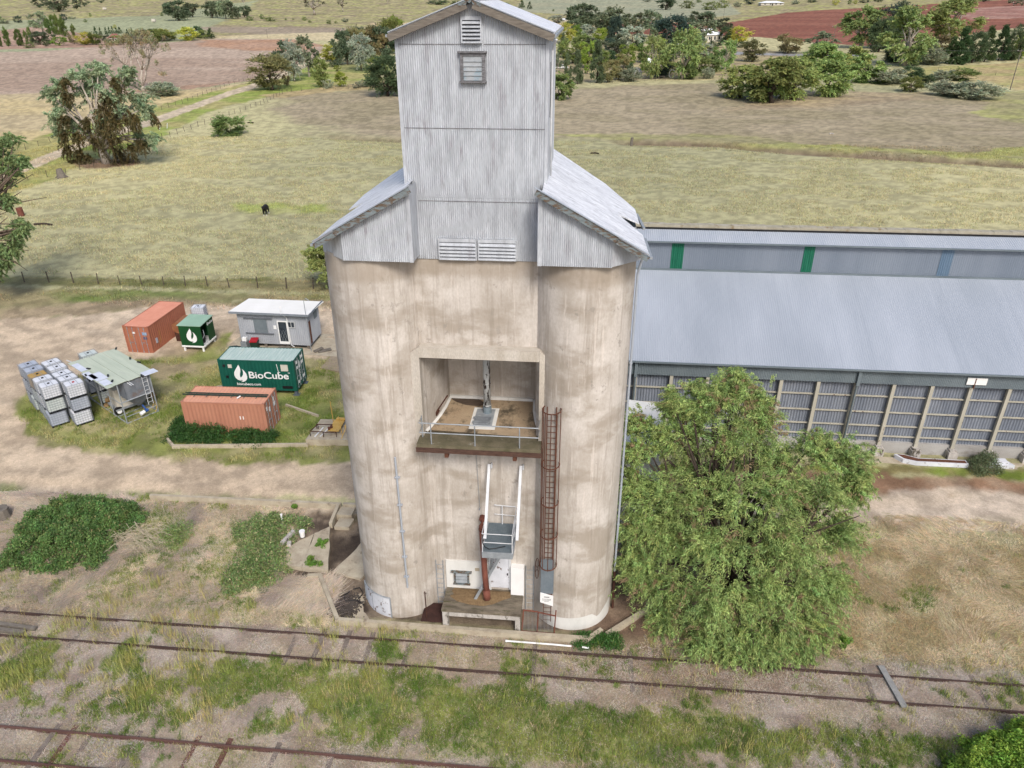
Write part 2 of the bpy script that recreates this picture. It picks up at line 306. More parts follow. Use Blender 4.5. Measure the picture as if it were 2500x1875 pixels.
M['red'] = pm('red_plastic', S(180, 30, 45), S(196, 40, 55), 2, rough=.4, fine=.05)
M['dkgreen'] = pm('dark_green_plastic', S(38, 60, 48), S(50, 74, 60), 2, rough=.5, fine=.05)
M['yellow'] = pm('yellow_painted_steel', S(222, 178, 92), S(236, 196, 112), 3, rough=.6, fine=.1, c3=S(160, 95, 55), c3t=(.6, .66), sc3=5)
M['blue'] = pm('blue_plastic', S(40, 80, 150), S(60, 100, 170), 2, rough=.4, fine=.05)
M['sky1'] = pm('green_skylight_sheet', S(20, 105, 80), S(40, 125, 98), 3, (3, 1, .3), .5, fine=.1)
M['sky2'] = pm('blue_skylight_sheet', S(104, 130, 156), S(118, 142, 166), 3, (3, 1, .3), .5, fine=.08)
M['ridge'] = pm('lichened_ridge_capping', S(175, 168, 148), S(205, 198, 180), 2, (1.2, 1, 1), .9, fine=.2, c3=S(150, 120, 70), c3t=(.6, .7), sc3=1)
M['rail'] = pm('rusty_rail_steel', S(84, 66, 62), S(106, 84, 78), 2, (.4, 3, 3), .7, metal=.2, fine=.2)
M['sleeper'] = pm('weathered_sleeper', S(120, 108, 100), S(158, 146, 136), 5, (1, .5, 1), .95, fine=.35)
M['sleeperR'] = pm('rusty_steel_sleeper', S(110, 72, 66), S(135, 92, 84), 5, rough=.9, fine=.3)
M['bark'] = pm('grey_brown_bark', S(98, 84, 72), S(132, 116, 102), 5, (1, 1, .3), .95, fine=.3)
M['barkw'] = pm('pale_smooth_gum_bark', S(185, 172, 158), S(215, 205, 192), 2.5, (1, 1, .4), .85, fine=.12, c3=S(140, 122, 108), c3t=(.56, .68))
M['barkd'] = pm('dark_bark', S(62, 52, 46), S(88, 76, 66), 5, (1, 1, .3), .95, fine=.3)
M['post'] = pm('dark_fence_post', S(80, 70, 62), S(115, 104, 92), 6, fine=.2)
M['wire'] = pm('fence_wire', S(110, 105, 98), S(130, 125, 118), 6, rough=.5, fine=.05)
M['roofred'] = pm('dull_red_house_roof', S(150, 100, 90), S(168, 118, 106), 1, fine=.1)
M['cream'] = pm('cream_wall', S(222, 216, 202), S(236, 230, 218), 1, fine=.04)
M['hroof'] = pm('bright_farmhouse_roof', S(225, 228, 232), S(242, 244, 246), .6, fine=.04)
M['cow'] = pm('black_hide', S(22, 18, 20), S(38, 32, 32), 3, rough=.7, fine=.15)
M['straw'] = pm('bleached_cane', S(200, 186, 160), S(222, 210, 186), 5, fine=.2)
M['leaf'] = cm('foliage', .6, rnd=1.0, trans=.28, spec=.3)
M['leaf0'] = cm('foliage_near', .55, rnd=0.0, trans=.28, spec=.35)
M['grassm'] = cm('grass_blades', .75, trans=.25)
M['groundm'] = cm('ground_cover', .95, nscale=1.3, namp=.17, bump=.8, bs=11)
# ---------------------------------------------------------------- ground colours
def W(pts, k=K): return np.array([at(x, y, k)[:2] for x, y in pts])
def polysd(P, x, y):
    """signed distance, positive inside"""
    d = np.full(x.shape, 1e9); ins = np.zeros(x.shape, bool); n = len(P)
    for i in range(n):
        ax, ay = P[i]; bx, by = P[(i+1) % n]; ex, ey = bx-ax, by-ay; wx, wy = x-ax, y-ay
        t = np.clip((wx*ex+wy*ey)/(ex*ex+ey*ey+1e-12), 0, 1); dx = wx-ex*t; dy = wy-ey*t; d = np.minimum(d, dx*dx+dy*dy)
        c = ((ay > y) != (by > y)) & (x < (bx-ax)*(y-ay)/((by-ay)+1e-12)+ax); ins ^= c
    d = np.sqrt(d); return np.where(ins, d, -d)
ZONES = []
def zone(pts, ca, cb, sc, soft=1.5, nz=1.5, st=1.0, amt=1.0, name=None, thr=(.35, .65), world=False):
    P = np.array(pts, float) if world else W(pts)
    ZONES.append(dict(P=P, a=np.array(ca), b=np.array(cb), sc=sc, soft=soft, nz=nz, st=st, amt=amt, name=name, thr=thr, s=len(ZONES)*7+20))
# pixels of the 2212-wide view, read by eye
zone([(-700, 130), (300, 130), (800, 60), (1300, 60), (2900, 0), (2900, -700), (-900, -700)], S(206, 198, 152), S(182, 178, 138), 90, 10, 20)
zone([(-300, 60), (90, 42), (330, 34), (560, 0), (700, -80), (-500, -80)], S(176, 180, 142), S(165, 168, 132), 50, 4, 8)
zone([(1100, 25), (1340, 40), (1500, 42), (1600, 30), (1560, -10), (1160, -30)], S(168, 170, 142), S(178, 176, 146), 40, 3, 4)
zone([(800, 50), (1290, 42), (1500, 50), (1500, 66), (1180, 64), (800, 84)], S(212, 190, 150), S(220, 200, 162), 30, 4, 5)
zone([(430, 58), (700, 60), (880, 62), (880, 72), (640, 76), (460, 70)], S(176, 160, 138), S(168, 152, 130), 30, 2, 3)
zone([(470, 78), (700, 70), (850, 76), (850, 92), (640, 86), (470, 84)], S(222, 206, 166), S(214, 196, 152), 30, 1.5, 2)
zone([(-60, 72), (70, 58), (120, 64), (240, 78), (330, 90), (330, 100), (-60, 108)], S(198, 166, 144), S(182, 150, 130), 30, 2, 2, name='ploughed_field')
zone([(1560, 50), (1700, 27), (2000, 10), (2300, -14), (2700, -30), (2700, 60), (2300, 62), (2212, 58), (1990, 90), (1880, 100), (1760, 92), (1640, 80), (1290, 72), (1290, 50)], S(160, 106, 86), S(146, 92, 74), 25, 2, 2, st=.3, name='red_field')
zone([(2040, 22), (2212, 12), (2500, 6), (2500, 40), (2212, 38), (2100, 44)], S(188, 150, 134), S(168, 122, 108), 30, 5, 10)
# near paddocks
zone([(560, 205), (900, 190), (1190, 190), (1540, 180), (1700, 225), (1900, 200), (2150, 220), (2300, 190), (2500, 300), (2300, 356), (1800, 336), (1400, 300), (1180, 298), (870, 300), (700, 285), (620, 240)], S(182, 168, 140), S(168, 156, 126), 7, 9, 9, st=.5)
zone([(1180, 290), (1560, 290), (1750, 312), (2100, 330), (2300, 300), (2300, 282), (2100, 250), (2150, 200), (2260, 190), (2400, 260), (2400, 335), (2212, 348), (1700, 322), (1400, 303)], S(182, 184, 112), S(166, 160, 116), 6, 1.5, 3, st=.4, amt=.8)
zone([(1700, 195), (2000, 200), (2030, 215), (1700, 235), (1560, 240)], S(196, 176, 140), S(164, 146, 122), 5, 4, 5, st=.4, amt=.7)
zone([(-120, 612), (200, 620), (700, 632), (760, 640), (760, 600), (400, 604), (0, 596), (-120, 590)], S(160, 150, 110), S(128, 130, 82), 3, .8, 1.0, st=.5)
zone([(-120, 618), (300, 628), (760, 640), (760, 654), (300, 648), (-120, 672)], S(124, 140, 76), S(168, 156, 118), 4, .6, .8, st=.4)
zone([(-120, 668), (300, 646), (760, 652), (760, 664), (500, 664), (150, 684), (-120, 700)], S(176, 158, 130), S(150, 148, 104), 3, .6, .8, st=.5)
# road side
zone([(-200, 380), (0, 318), (120, 282), (330, 228), (545, 176), (640, 150), (700, 138), (830, 150), (800, 175), (640, 196), (480, 232), (350, 292), (160, 366), (0, 430), (-200, 480)], S(158, 172, 88), S(186, 178, 118), 7, 1.5, 2, st=.5)
zone([(-300, 215), (110, 198), (330, 203), (470, 188), (545, 176), (330, 230), (120, 285), (0, 322), (-300, 392)], S(216, 196, 148), S(206, 188, 150), 14, 1, 1.5, st=.5, name='straw_field')
zone([(-300, 118), (100, 110), (210, 101), (300, 96), (470, 83), (640, 85), (700, 98), (690, 125), (620, 152), (535, 175), (450, 187), (330, 203), (120, 199), (-300, 216)], S(200, 178, 158), S(184, 160, 140), 28, 1.0, 1.5, st=.3, name='ploughed_field')
zone([(440, 86), (640, 86), (700, 98), (660, 112), (520, 108), (430, 100)], S(192, 152, 122), S(196, 160, 134), 20, 6, 8)
zone([(250, 196), (330, 202), (450, 187), (535, 174), (500, 176), (380, 188)], S(180, 146, 118), S(186, 154, 130), 20, 2, 3)
zone([(-200, 455), (0, 393), (60, 370), (150, 331), (230, 300), (330, 270), (420, 236), (500, 206), (566, 187), (600, 172), (650, 150), (700, 128), (722, 112), (700, 110), (680, 122), (640, 142), (590, 164), (556, 178), (490, 198), (410, 227), (320, 258), (225, 288), (140, 318), (50, 354), (-20, 377), (-200, 435)], S(224, 206, 180), S(214, 196, 168), 4, .35, .3, name='gravel_road')
zone([(560, 206), (640, 196), (800, 176), (860, 176), (860, 190), (720, 198), (600, 212)], S(196, 176, 132), S(180, 164, 122), 6, 1.5, 2)
zone([(700, 140), (850, 138), (850, 160), (740, 156)], S(150, 158, 98), S(160, 160, 104), 6, 1.5, 2)
zone([(1200, 175), (1700, 168), (1780, 140), (1700, 112), (1600, 100), (1300, 96), (1190, 120)], S(190, 176, 132), S(168, 152, 122), 8, 3, 5)
zone([(1920, 150), (2212, 134), (2500, 118), (2500, 200), (2190, 195), (2140, 176), (2000, 170)], S(196, 176, 130), S(184, 178, 118), 10, 2, 3)
zone([(1590, 112), (1710, 116), (1860, 118), (1860, 122), (1700, 121), (1590, 118)], S(165, 165, 165), S(155, 155, 158), 6, .5, .3, name='sealed_road')
zone([(150, 352), (215, 345), (280, 344), (320, 352), (260, 362), (180, 366)], S(150, 126, 104), S(140, 118, 96), 2, 1.2, 1.5)
zone([(500, 440), (560, 438), (700, 442), (720, 456), (600, 464), (500, 458)], S(176, 184, 112), S(182, 182, 124), 3, 2, 2)
# gravel yard
zone([(-900, 760), (-200, 720), (0, 690), (180, 681), (340, 663), (500, 662), (720, 662), (820, 700), (850, 1100), (752, 1073), (620, 1073), (420, 1067), (210, 1062), (120, 1068), (0, 1042), (-300, 1040), (-900, 1040)], S(222, 202, 177), S(214, 193, 167), 5, .3, .45, st=.5, name='gravel_yard')
zone([(36, 905), (60, 935), (110, 958), (210, 976), (330, 992), (520, 1001), (640, 998), (760, 990), (800, 900), (790, 770), (740, 730), (715, 745), (700, 775), (500, 745), (508, 712), (480, 722), (420, 760), (330, 775), (255, 772), (200, 800), (60, 850), (40, 870)], S(146, 152, 86), S(176, 168, 124), 2.2, .45, 1.0)
zone([(160, 765), (260, 772), (400, 770), (480, 745), (505, 705), (480, 705), (380, 745), (300, 780), (340, 830), (460, 800), (470, 780), (330, 790), (200, 790)], S(178, 160, 130), S(165, 152, 112), 2.5, .8, 1.2, amt=.75)
zone([(500, 780), (660, 870), (740, 880), (750, 940), (620, 950), (470, 930)], S(120, 142, 66), S(158, 158, 96), 2, .8, 1.2, amt=.7)
# right yard
zone([(1340, 1002), (1860, 1002), (2212, 1014), (2600, 1020), (2600, 1040), (2212, 1036), (1860, 1022), (1340, 1020)], S(128, 146, 62), S(150, 140, 95), 1.6, .4, .6)
zone([(1340, 1022), (1860, 1024), (2212, 1042), (2600, 1050), (2600, 1075), (2212, 1066), (1860, 1075), (1340, 1075)], S(154, 122, 98), S(176, 150, 126), 2, .5, .8)
zone([(1340, 1066), (1900, 1062), (2212, 1064), (2800, 1064), (2800, 1170), (2212, 1142), (1860, 1140), (1340, 1130)], S(226, 209, 190), S(208, 190, 168), 3, .6, 1.0, st=.4, name='dirt_track')
GULLY = True
def mixn(x, y, sc, s, st=1.0, thr=(.35, .65), o=4):
    n = fbm(x*st, y, sc, s, o); return sst((n-thr[0])/(thr[1]-thr[0]))
def lerp(A, B, t): return A+(B-A)*t[..., None]
def ground_color(x, y, want=False):
    x = np.asarray(x, float); y = np.asarray(y, float)
    PB = np.array(S(160, 144, 118)); PG = np.array(S(186, 188, 112)); PY = np.array(S(202, 190, 142))
    c = lerp(PB, PG, mixn(x, y, 8, 1, .35, (.40, .58))); c = lerp(c, np.broadcast_to(PY, c.shape), .75*mixn(x, y, 3, 5, .4, (.44, .6))); c = lerp(c, np.broadcast_to(PB, c.shape), .6*mixn(x, y, 1.5, 8, .5, (.52, .62)))
    c = lerp(c, np.broadcast_to(np.array(S(132, 126, 86)), c.shape), .55*sst((fbm(x*.5, y, 1.6, 9, 3)-.56)/.1))
    # rail corridor
    rail = sst((27.6-y)/1.2); dry = np.array(S(196, 184, 174)); dry2 = np.array(S(172, 158, 146))
    rc = lerp(dry, dry2, mixn(x, y, 1.2, 31, .7)); rc = lerp(rc, np.broadcast_to(np.array(S(182, 166, 128)), rc.shape), .6*mixn(x, y, 3, 33))
    rgt = sst((x-3)/3); rb = sst((39.2-y)/1.5)*(1-rail)*rgt; c = lerp(c, lerp(np.array(S(208, 190, 158)), np.array(S(168, 154, 126)), mixn(x, y, 1.3, 37, .5)), rb)
    bank = sst((36.6-y)/1.0)*(1-rail); bc = 1.2*lerp(np.array(S(200, 186, 164)), np.array(S(176, 162, 146)), mixn(x, y, 1.5, 35, .6))
    reg = np.full(x.shape, -1)
    for i, z in enumerate(ZONES):
        P = z['P']; mg = z['soft']+z['nz']*2; b = (x > P[:, 0].min()-mg) & (x < P[:, 0].max()+mg) & (y > P[:, 1].min()-mg) & (y < P[:, 1].max()+mg)
        if not b.any(): continue
        xx, yy = x[b], y[b]; d = polysd(P, xx, yy)+z['nz']*2*(fbm(xx, yy, max(z['nz']*1.5, .8), z['s'], 4)-.5)
        m = sst(d/z['soft']+.5)*z['amt']; zc = lerp(z['a'], z['b'], mixn(xx, yy, z['sc'], z['s']+3, z['st'], z['thr']))
        c[b] = lerp(c[b], zc, m)
        if z['name']:
            q = reg[b]; q[d > 0] = i; reg[b] = q
        elif z['amt'] == 1.0:
            q = reg[b]; q[d > 0] = -1; reg[b] = q
    c = lerp(c, bc, bank*sst((-11-x)/1.0))
    c = lerp(c, rc, rail); reg[(y < 36) & (x < 3) & (y < 35.8)] = -1; reg[y < 27.9] = -1
    # apron between the bins and the kerb
    ap = sst((x+16.3)/.5)*sst((35.6-y)/.2)*sst((y-27.2)/.3)*sst((6-x)/2.)
    c = lerp(c, lerp(np.array(S(92, 80, 70)), np.array(S(150, 134, 116)), mixn(x, y, .9, 41, 1, (.4, .6))), ap)
    # green weeds
    g = np.zeros(x.shape)
    nse = .62*fbm(x*.8, y, 1.7, 51, 4)+.38*fbm(x, y, .42, 53, 3)
    gr = rail*(sst((nse-.50)/.06)*sst((y-20.6)/1.)*.9)
    mid = np.exp(-(((x+1.5)/8.5)**2+((y-21.3)/2.6)**2)); lef = np.exp(-(((y-22.3-.03*(x+20))/1.5)**2))*sst((-7-x)/3)
    rgp = np.exp(-(((x-18)/5.)**2+((y-21.5)/1.6)**2))+np.exp(-(((x-7)/4.)**2+((y-22.2)/.9)**2))
    g = np.clip(rail*(sst((nse+.32*mid+.2*lef+.2*rgp-.585)/.09)), 0, 1)*sst((y-19.6)/1.0)
    g = np.maximum(g, rail*sst((nse-.62)/.04)*.8)
    g2 = (bank*(sst((.6*fbm(x, y, 2.4, 55, 4)+.4*fbm(x, y, .6, 58, 3)-.49)/.08))*sst((-12.5-x)/1)+rb*sst((fbm(x*.5, y, 2.2, 57, 4)-.56)/.08)*.8)*(1-ap)
    g = np.maximum(g, np.clip(g2, 0, 1)); g = g*(1-ap)
    gc = lerp(np.array(S(110, 130, 62)), np.array(S(150, 156, 84)), mixn(x, y, 1.0, 59))
    c = lerp(c, gc, g*.85)
    # gully
    gy = gully(x); am = sst((x-2)/8.)+sst((-10-x)/6.)*sst((x+62)/10.)*.6
    c = lerp(c, np.broadcast_to(np.array(S(120, 100, 84)), c.shape), .8*am*np.exp(-((y-gy-.8+1.6*(fbm(x, y, 2.5, 61)-.5))/1.7)**2))
    # litter under the pepper tree
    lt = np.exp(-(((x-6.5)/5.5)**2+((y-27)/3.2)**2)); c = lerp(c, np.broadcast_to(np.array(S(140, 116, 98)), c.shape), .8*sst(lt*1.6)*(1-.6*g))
    if want: return c, g, reg
    return c
# ---------------------------------------------------------------- ground mesh
def axis(segs):
    out = []
    for a, b, st in segs: out.append(np.arange(a, b, st))
    return np.concatenate(out+[[segs[-1][1]]])
dist = [4.0]
while dist[-1] < 4200: dist.append(dist[-1]*(1.0085 if dist[-1] < 70 else 1.0075))
dist = np.array(dist); th = np.concatenate([np.linspace(-85, -52, 60, endpoint=False), np.linspace(-52, 44, 760, endpoint=False), np.linspace(44, 85, 70)])
T, D = np.meshgrid(np.radians(th), dist, indexing='xy')
GX = (np.sin(T)*D).ravel(); GY = (np.cos(T)*D).ravel(); GZ = height(GX, GY)
gc, gg, reg = ground_color(GX, GY, True)
# fine colour break-up of the paddocks
fn = fbm(GX*.7, GY, .8, 71, 4); gc = gc*1.13*(.80+.40*sst((fn-.3)/.4))[:, None]
n1, n0 = len(dist), len(th)
I = np.arange(n1*n0).reshape(n1, n0)
F = np.stack([I[:-1, :-1], I[:-1, 1:], I[1:, 1:], I[1:, :-1]], -1).reshape(-1, 4)
fr = reg[F[:, 0]]
names = {}
for i, z in enumerate(ZONES):
    if z['name']: names[i] = z['name']
def sub(nm, mask):
    f = F[mask]; u, inv = np.unique(f, return_inverse=True)
    if len(f) == 0: return
    o = rawmesh(nm, np.stack([GX[u], GY[u], GZ[u]], -1), inv.reshape(-1, 4), M['groundm'], None, gc[u], True); o['kind'] = 'structure'
sub('ground', ~np.isin(fr, list(names)))
for i, nm in names.items(): sub(nm, fr == i)
# the strip behind the camera, so the sheet goes on
mb = MB(); mb.box(-400, 400, -300, 3.0, -1.2, -.25); o = mb.build('ground', pm('dry_ground', S(170, 155, 138), S(150, 136, 118), 1)); o['kind'] = 'structure'
# ---------------------------------------------------------------- grass
def blades(n, x, y, L, wd, colr, lean=.5, flat=None, comb=False):
    z = height(x, y); a = RNG.random(n)*2*pi if not comb else 9*fbm(x, y, 5, 63, 2)+RNG.normal(0, .3, n); ln = lean*RNG.random(n)**.7; up = np.sqrt(np.maximum(.03, 1-ln**2)) if flat is None else np.full(n, flat)
    dx, dy = np.cos(a)*ln, np.sin(a)*ln; b = RNG.random(n)*2*pi; wx, wy = np.cos(b)*wd/2, np.sin(b)*wd/2
    V = np.empty((n, 3, 3)); V[:, 0] = np.stack([x-wx, y-wy, z-.02], -1); V[:, 1] = np.stack([x+wx, y+wy, z-.02], -1); V[:, 2] = np.stack([x+dx*L, y+dy*L, z+up*L], -1)
    return V.reshape(-1, 3), np.repeat(colr, 3, 0)
def tufts(name, n, xr, yr, per, spread, Lfn, wd, colfn, keep, lean=.6, flat=None, comb=False):
    x = RNG.uniform(*xr, n); y = RNG.uniform(*yr, n); k = keep(x, y) > RNG.random(n); x, y = x[k], y[k]
    hj = RNG.random(len(x)); X = np.repeat(x, per)+RNG.normal(0, spread, len(x)*per); Y = np.repeat(y, per)+RNG.normal(0, spread, len(x)*per)
    L = Lfn(X, Y)*RNG.uniform(.55, 1.25, len(X))*np.repeat(.7+.6*hj, per); C = colfn(X, Y)*RNG.uniform(.6, 1.35, (len(X), 1))*np.repeat(RNG.uniform(.85, 1.15, (len(x), 3))**np.array([1, .4, 1]), per, 0)
    V, Cc = blades(len(X), X, Y, L, wd, C, lean, flat, comb); o = rawmesh(name, V, np.arange(len(V)).reshape(-1, 3), M['grassm'], None, Cc); o['kind'] = 'stuff'; return o
def greenness(x, y): return ground_color(x, y, True)[1]
def openg(x, y):
    a = (x > -12.4) & (x < 4) & (y > 26.85); b = (x > -16.3) & (x < -11) & (y > 29.9) & (y < 35.9); return np.where(a | b, 0., 1.)
GRN = np.array(S(112, 140, 62)); GRN2 = np.array(S(160, 172, 92)); STR = np.array(S(204, 192, 178)); STR2 = np.array(S(176, 160, 146)); YLW = np.array(S(206, 196, 132))
tufts('green_weeds', 70000, (-34, 27), (17.5, 36), 9, .07, lambda x, y: np.full(x.shape, .20), .026, lambda x, y: 1.35*lerp(GRN, GRN2, mixn(x, y, 1.1, 81)), lambda x, y: greenness(x, y)*openg(x, y), .8)
tufts('dry_grass_thatch', 130000, (-33, 26), (15.5, 27.4), 5, .12, lambda x, y: np.full(x.shape, .30), .032, lambda x, y: 1.4*lerp(STR, STR2, mixn(x, y, .8, 83)), lambda x, y: (1-.8*greenness(x, y))*openg(x, y), .99, .12)
tufts('dry_bank_grass', 80000, (-44, -12), (26.5, 35.4), 7, .12, lambda x, y: np.full(x.shape, .45), .034, lambda x, y: 1.75*lerp(np.array(S(208, 194, 168)), np.array(S(184, 170, 148)), mixn(x, y, 1.4, 85)), lambda x, y: (1-.7*greenness(x, y))*openg(x, y), .98, .22)
tufts('dry_bank_grass', 60000, (3.5, 42), (27, 39.5), 7, .12, lambda x, y: np.full(x.shape, .38), .036, lambda x, y: 1.65*lerp(np.array(S(206, 190, 160)), np.array(S(176, 158, 122)), mixn(x, y, 1.4, 87)), lambda x, y: (1-.7*greenness(x, y))*openg(x, y)*sst((38.5-y)/4), .98, .22)
tufts('swept_dry_grass', 34000, (-44, -12), (27.0, 35.6), 8, .10, lambda x, y: np.full(x.shape, .95), .03, lambda x, y: 1.75*lerp(np.array(S(202, 188, 172)), np.array(S(170, 156, 146)), mixn(x, y, 1.8, 64)), lambda x, y: (1-.9*greenness(x, y))*openg(x, y)*sst((fbm(x, y, 2.6, 65, 3)-.42)/.08), .99, .14, True)
tufts('swept_dry_grass', 16000, (4, 42), (28.0, 38.5), 8, .10, lambda x, y: np.full(x.shape, .8), .034, lambda x, y: 1.7*lerp(np.array(S(212, 196, 164)), np.array(S(176, 160, 128)), mixn(x, y, 1.8, 66)), lambda x, y: (1-.9*greenness(x, y))*openg(x, y)*sst((fbm(x, y, 2.6, 67, 3)-.44)/.08), .99, .12, True)
tufts('low_mixed_weeds', 30000, (-34, 27), (17.0, 27.4), 6, .09, lambda x, y: np.full(x.shape, .16), .026, lambda x, y: 1.45*lerp(np.array(S(150, 158, 92)), np.array(S(204, 192, 150)), mixn(x, y, .7, 99)), lambda x, y: sst((fbm(x, y, .9, 98, 3)-.5)/.12)*openg(x, y), .8)
tufts('tall_seeding_grass', 5200, (-34, 27), (20.5, 29), 11, .10, lambda x, y: np.full(x.shape, .55), .022, lambda x, y: 1.35*lerp(YLW, np.array(S(178, 182, 104)), mixn(x, y, .9, 89)), lambda x, y: sst((fbm(x, y, 1.5, 91, 3)-.54)/.08)*openg(x, y)*(.25+.75*sst((-7-x)/4)), .35)
def isle(x, y): return sst(polysd(ZISL, x, y)/.6)*sst((fbm(x, y, 1.6, 93, 3)-.36)/.14)
ZISL = W([(36, 905), (60, 935), (110, 958), (210, 976), (330, 992), (520, 1001), (640, 998), (752, 990), (745, 900), (735, 780), (700, 775), (480, 745), (420, 760), (330, 775), (255, 780), (200, 800), (60, 850)])
tufts('yard_grass', 30000, (-46, -12), (36, 60), 7, .12, lambda x, y: np.full(x.shape, .22), .035, lambda x, y: 1.3*lerp(np.array(S(128, 148, 70)), np.array(S(196, 190, 134)), mixn(x, y, 1.6, 95)), isle, .8)
tufts('paddock_grass', 110000, (-110, 90), (66, 160), 4, .35, lambda x, y: np.full(x.shape, .26), .09, lambda x, y: ground_color(x, y)*1.4, lambda x, y: sst((fbm(x*.5, y, 3, 97, 3)-.42)/.1)*np.where((x > 0) & (y < 72), 0, 1)*np.where(np.abs(x/y+.05) > .95, 0, 1), .9)
# ---------------------------------------------------------------- concrete of the bins
def concrete():
    m = bpy.data.materials.new('stained_bin_concrete'); m.use_nodes = True; n = m.node_tree.nodes; L = m.node_tree.links; b = n['Principled BSDF']; tc = n.new('ShaderNodeTexCoord')
    def N(scale, st, det=6, loc=(0, 0, 0), rough=.6):
        mp = n.new('ShaderNodeMapping'); mp.inputs['Scale'].default_value = st; mp.inputs['Location'].default_value = loc; L.new(tc.outputs['Object'], mp.inputs[0])
        z = n.new('ShaderNodeTexNoise'); z.inputs['Scale'].default_value = scale; z.inputs['Detail'].default_value = det; z.inputs['Roughness'].default_value = rough; L.new(mp.outputs[0], z.inputs['Vector']); return z.outputs[0]
    def R(x, a, b_, c=0., d=1.):
        r = n.new('ShaderNodeMapRange'); r.interpolation_type = 'SMOOTHSTEP'; r.inputs[1].default_value = a; r.inputs[2].default_value = b_; r.inputs[3].default_value = c; r.inputs[4].default_value = d; L.new(x, r.inputs[0]); return r.outputs[0]
    def mix(f, a, c):
        x = n.new('ShaderNodeMixRGB'); L.new(f, x.inputs[0]) if not isinstance(f, float) else None
        if isinstance(f, float): x.inputs[0].default_value = f
        for i, v in ((1, a), (2, c)):
            if isinstance(v, tuple): x.inputs[i].default_value = (*v, 1)
            else: L.new(v, x.inputs[i])
        return x.outputs[0]
    def mul(a, b_):
        x = n.new('ShaderNodeMath'); x.operation = 'MULTIPLY'; L.new(a, x.inputs[0])
        if isinstance(b_, float): x.inputs[1].default_value = b_
        else: L.new(b_, x.inputs[1])
        return x.outputs[0]
    c = mix(R(N(.9, (1, 1, .55), 7), .38, .62), S(181, 173, 164, .86), S(201, 194, 187, .86))
    # horizontal pour bands, uneven
    c = mix(mul(R(N(1.0, (.35, .35, .75), 5, (3, 1, .4), .55), .48, .64), .7), c, S(157, 146, 132, .8))
    c = mix(mul(R(N(1.1, (.5, .5, .65), 6, (9, 4, 2)), .52, .68), .65), c, S(214, 208, 202, .86))
    # vertical streaks
    c = mix(mul(R(N(3.2, (1, 1, .05), 6, (1, 2, 3), .7), .50, .64), .40), c, S(142, 132, 120, .8))
    c = mix(mul(R(N(4.5, (1, 1, .06), 5, (5, 2, 7), .7), .56, .68), .5), c, S(221, 212, 204, .86))
    c = mix(mul(R(N(1.3, (1.6, 1.6, .10), 7, (7, 1, 5), .75), .56, .64), .28), c, S(131, 122, 113, .8))
    c = mix(mul(mul(R(N(2.0, (1, 1, .8), 7, (4, 6, 5), .7), .60, .63), R(N(.35, (1, 1, 1), 2, (2, 2, 2)), .45, .6)), .6), c, S(146, 140, 133, .8))
    # bleached drips under the cladding
    sp = n.new('ShaderNodeSeparateXYZ'); L.new(tc.outputs['Object'], sp.inputs[0]); top = R(sp.outputs[2], 18.3, 19.6)
    c = mix(mul(mul(top, R(N(2.2, (1, 1, .12), 5, (2, 8, 1)), .46, .56)), .8), c, S(218, 209, 198, .86))
    tb = R(sp.outputs[2], 17.9, 18.3); tb2 = R(sp.outputs[2], 18.9, 19.2, 1., 0.); c = mix(mul(mul(tb, tb2), .5), c, S(154, 141, 125, .84))
    c = mix(mul(R(N(14, (1, 1, .5), 4), .35, .7), .25), c, S(155, 142, 129, .84))
    L.new(c, b.inputs['Base Color']); b.inputs['Roughness'].default_value = .92; b.inputs['Specular IOR Level'].default_value = .2
    bp = n.new('ShaderNodeBump'); bp.inputs['Strength'].default_value = .25; bp.inputs['Distance'].default_value = .03; L.new(N(5, (1, 1, .6), 8), bp.inputs['Height']); L.new(bp.outputs[0], b.inputs['Normal'])
    return m
M['bin'] = concrete()
# ---------------------------------------------------------------- the silo
FIX[0] = True
SILO = wthing('grain_silo', 'tall stained concrete grain silo with a grey corrugated iron elevator tower on top', 'grain silo', (0, 0, 0))
XL, XR_, YC, RC, YW = -9.0, 0.25, 29.3, 2.2, 28.3
XM = -4.19; XC = (XL+XR_)/2
def arc(cx, cy, r, a0, a1, n): return [(cx+r*cos(a0+(a1-a0)*i/n), cy+r*sin(a0+(a1-a0)*i/n)) for i in range(n+1)]
a0 = math.asin((YW-YC)/RC)      # right bin: from the flat wall (angle pi - ...) round to the side
right = arc(XR_, YC, RC, -pi-a0, radians(36), 34)
right += arc(XR_, 32.4, RC, radians(-36), pi/2, 24)
left = [(2*XC-x, y) for x, y in right][::-1]
outl = left+right               # starts at the back left, ends at the back right
Z0, ZT = -.3, 19.75; AZ0, AZ1 = 10.82, 15.04
m = MB()
def wall(m, P, z0, z1):
    m.add([(p[0], p[1], z) for p in P for z in (z0, z1)], [(2*i, 2*i+2, 2*i+3, 2*i+1) for i in range(len(P)-1)])
wall(m, left, Z0, ZT); wall(m, right, Z0, ZT); wall(m, [right[-1], left[0]], Z0, ZT)
fl = left[-1]; fr_ = right[0]
wall(m, [fl, fr_], Z0, AZ0); wall(m, [fl, fr_], AZ1, ZT)
m.add([(p[0], p[1], ZT) for p in outl], [tuple(range(len(outl)))])
o = m.build('bin_wall', M['bin'], SILO, False)
bpy.context.view_layer.objects.active = o
for p in o.data.polygons: p.use_smooth = True
try:
    md = o.modifiers.new('e', 'EDGE_SPLIT'); md.split_angle = radians(35)
except Exception: pass
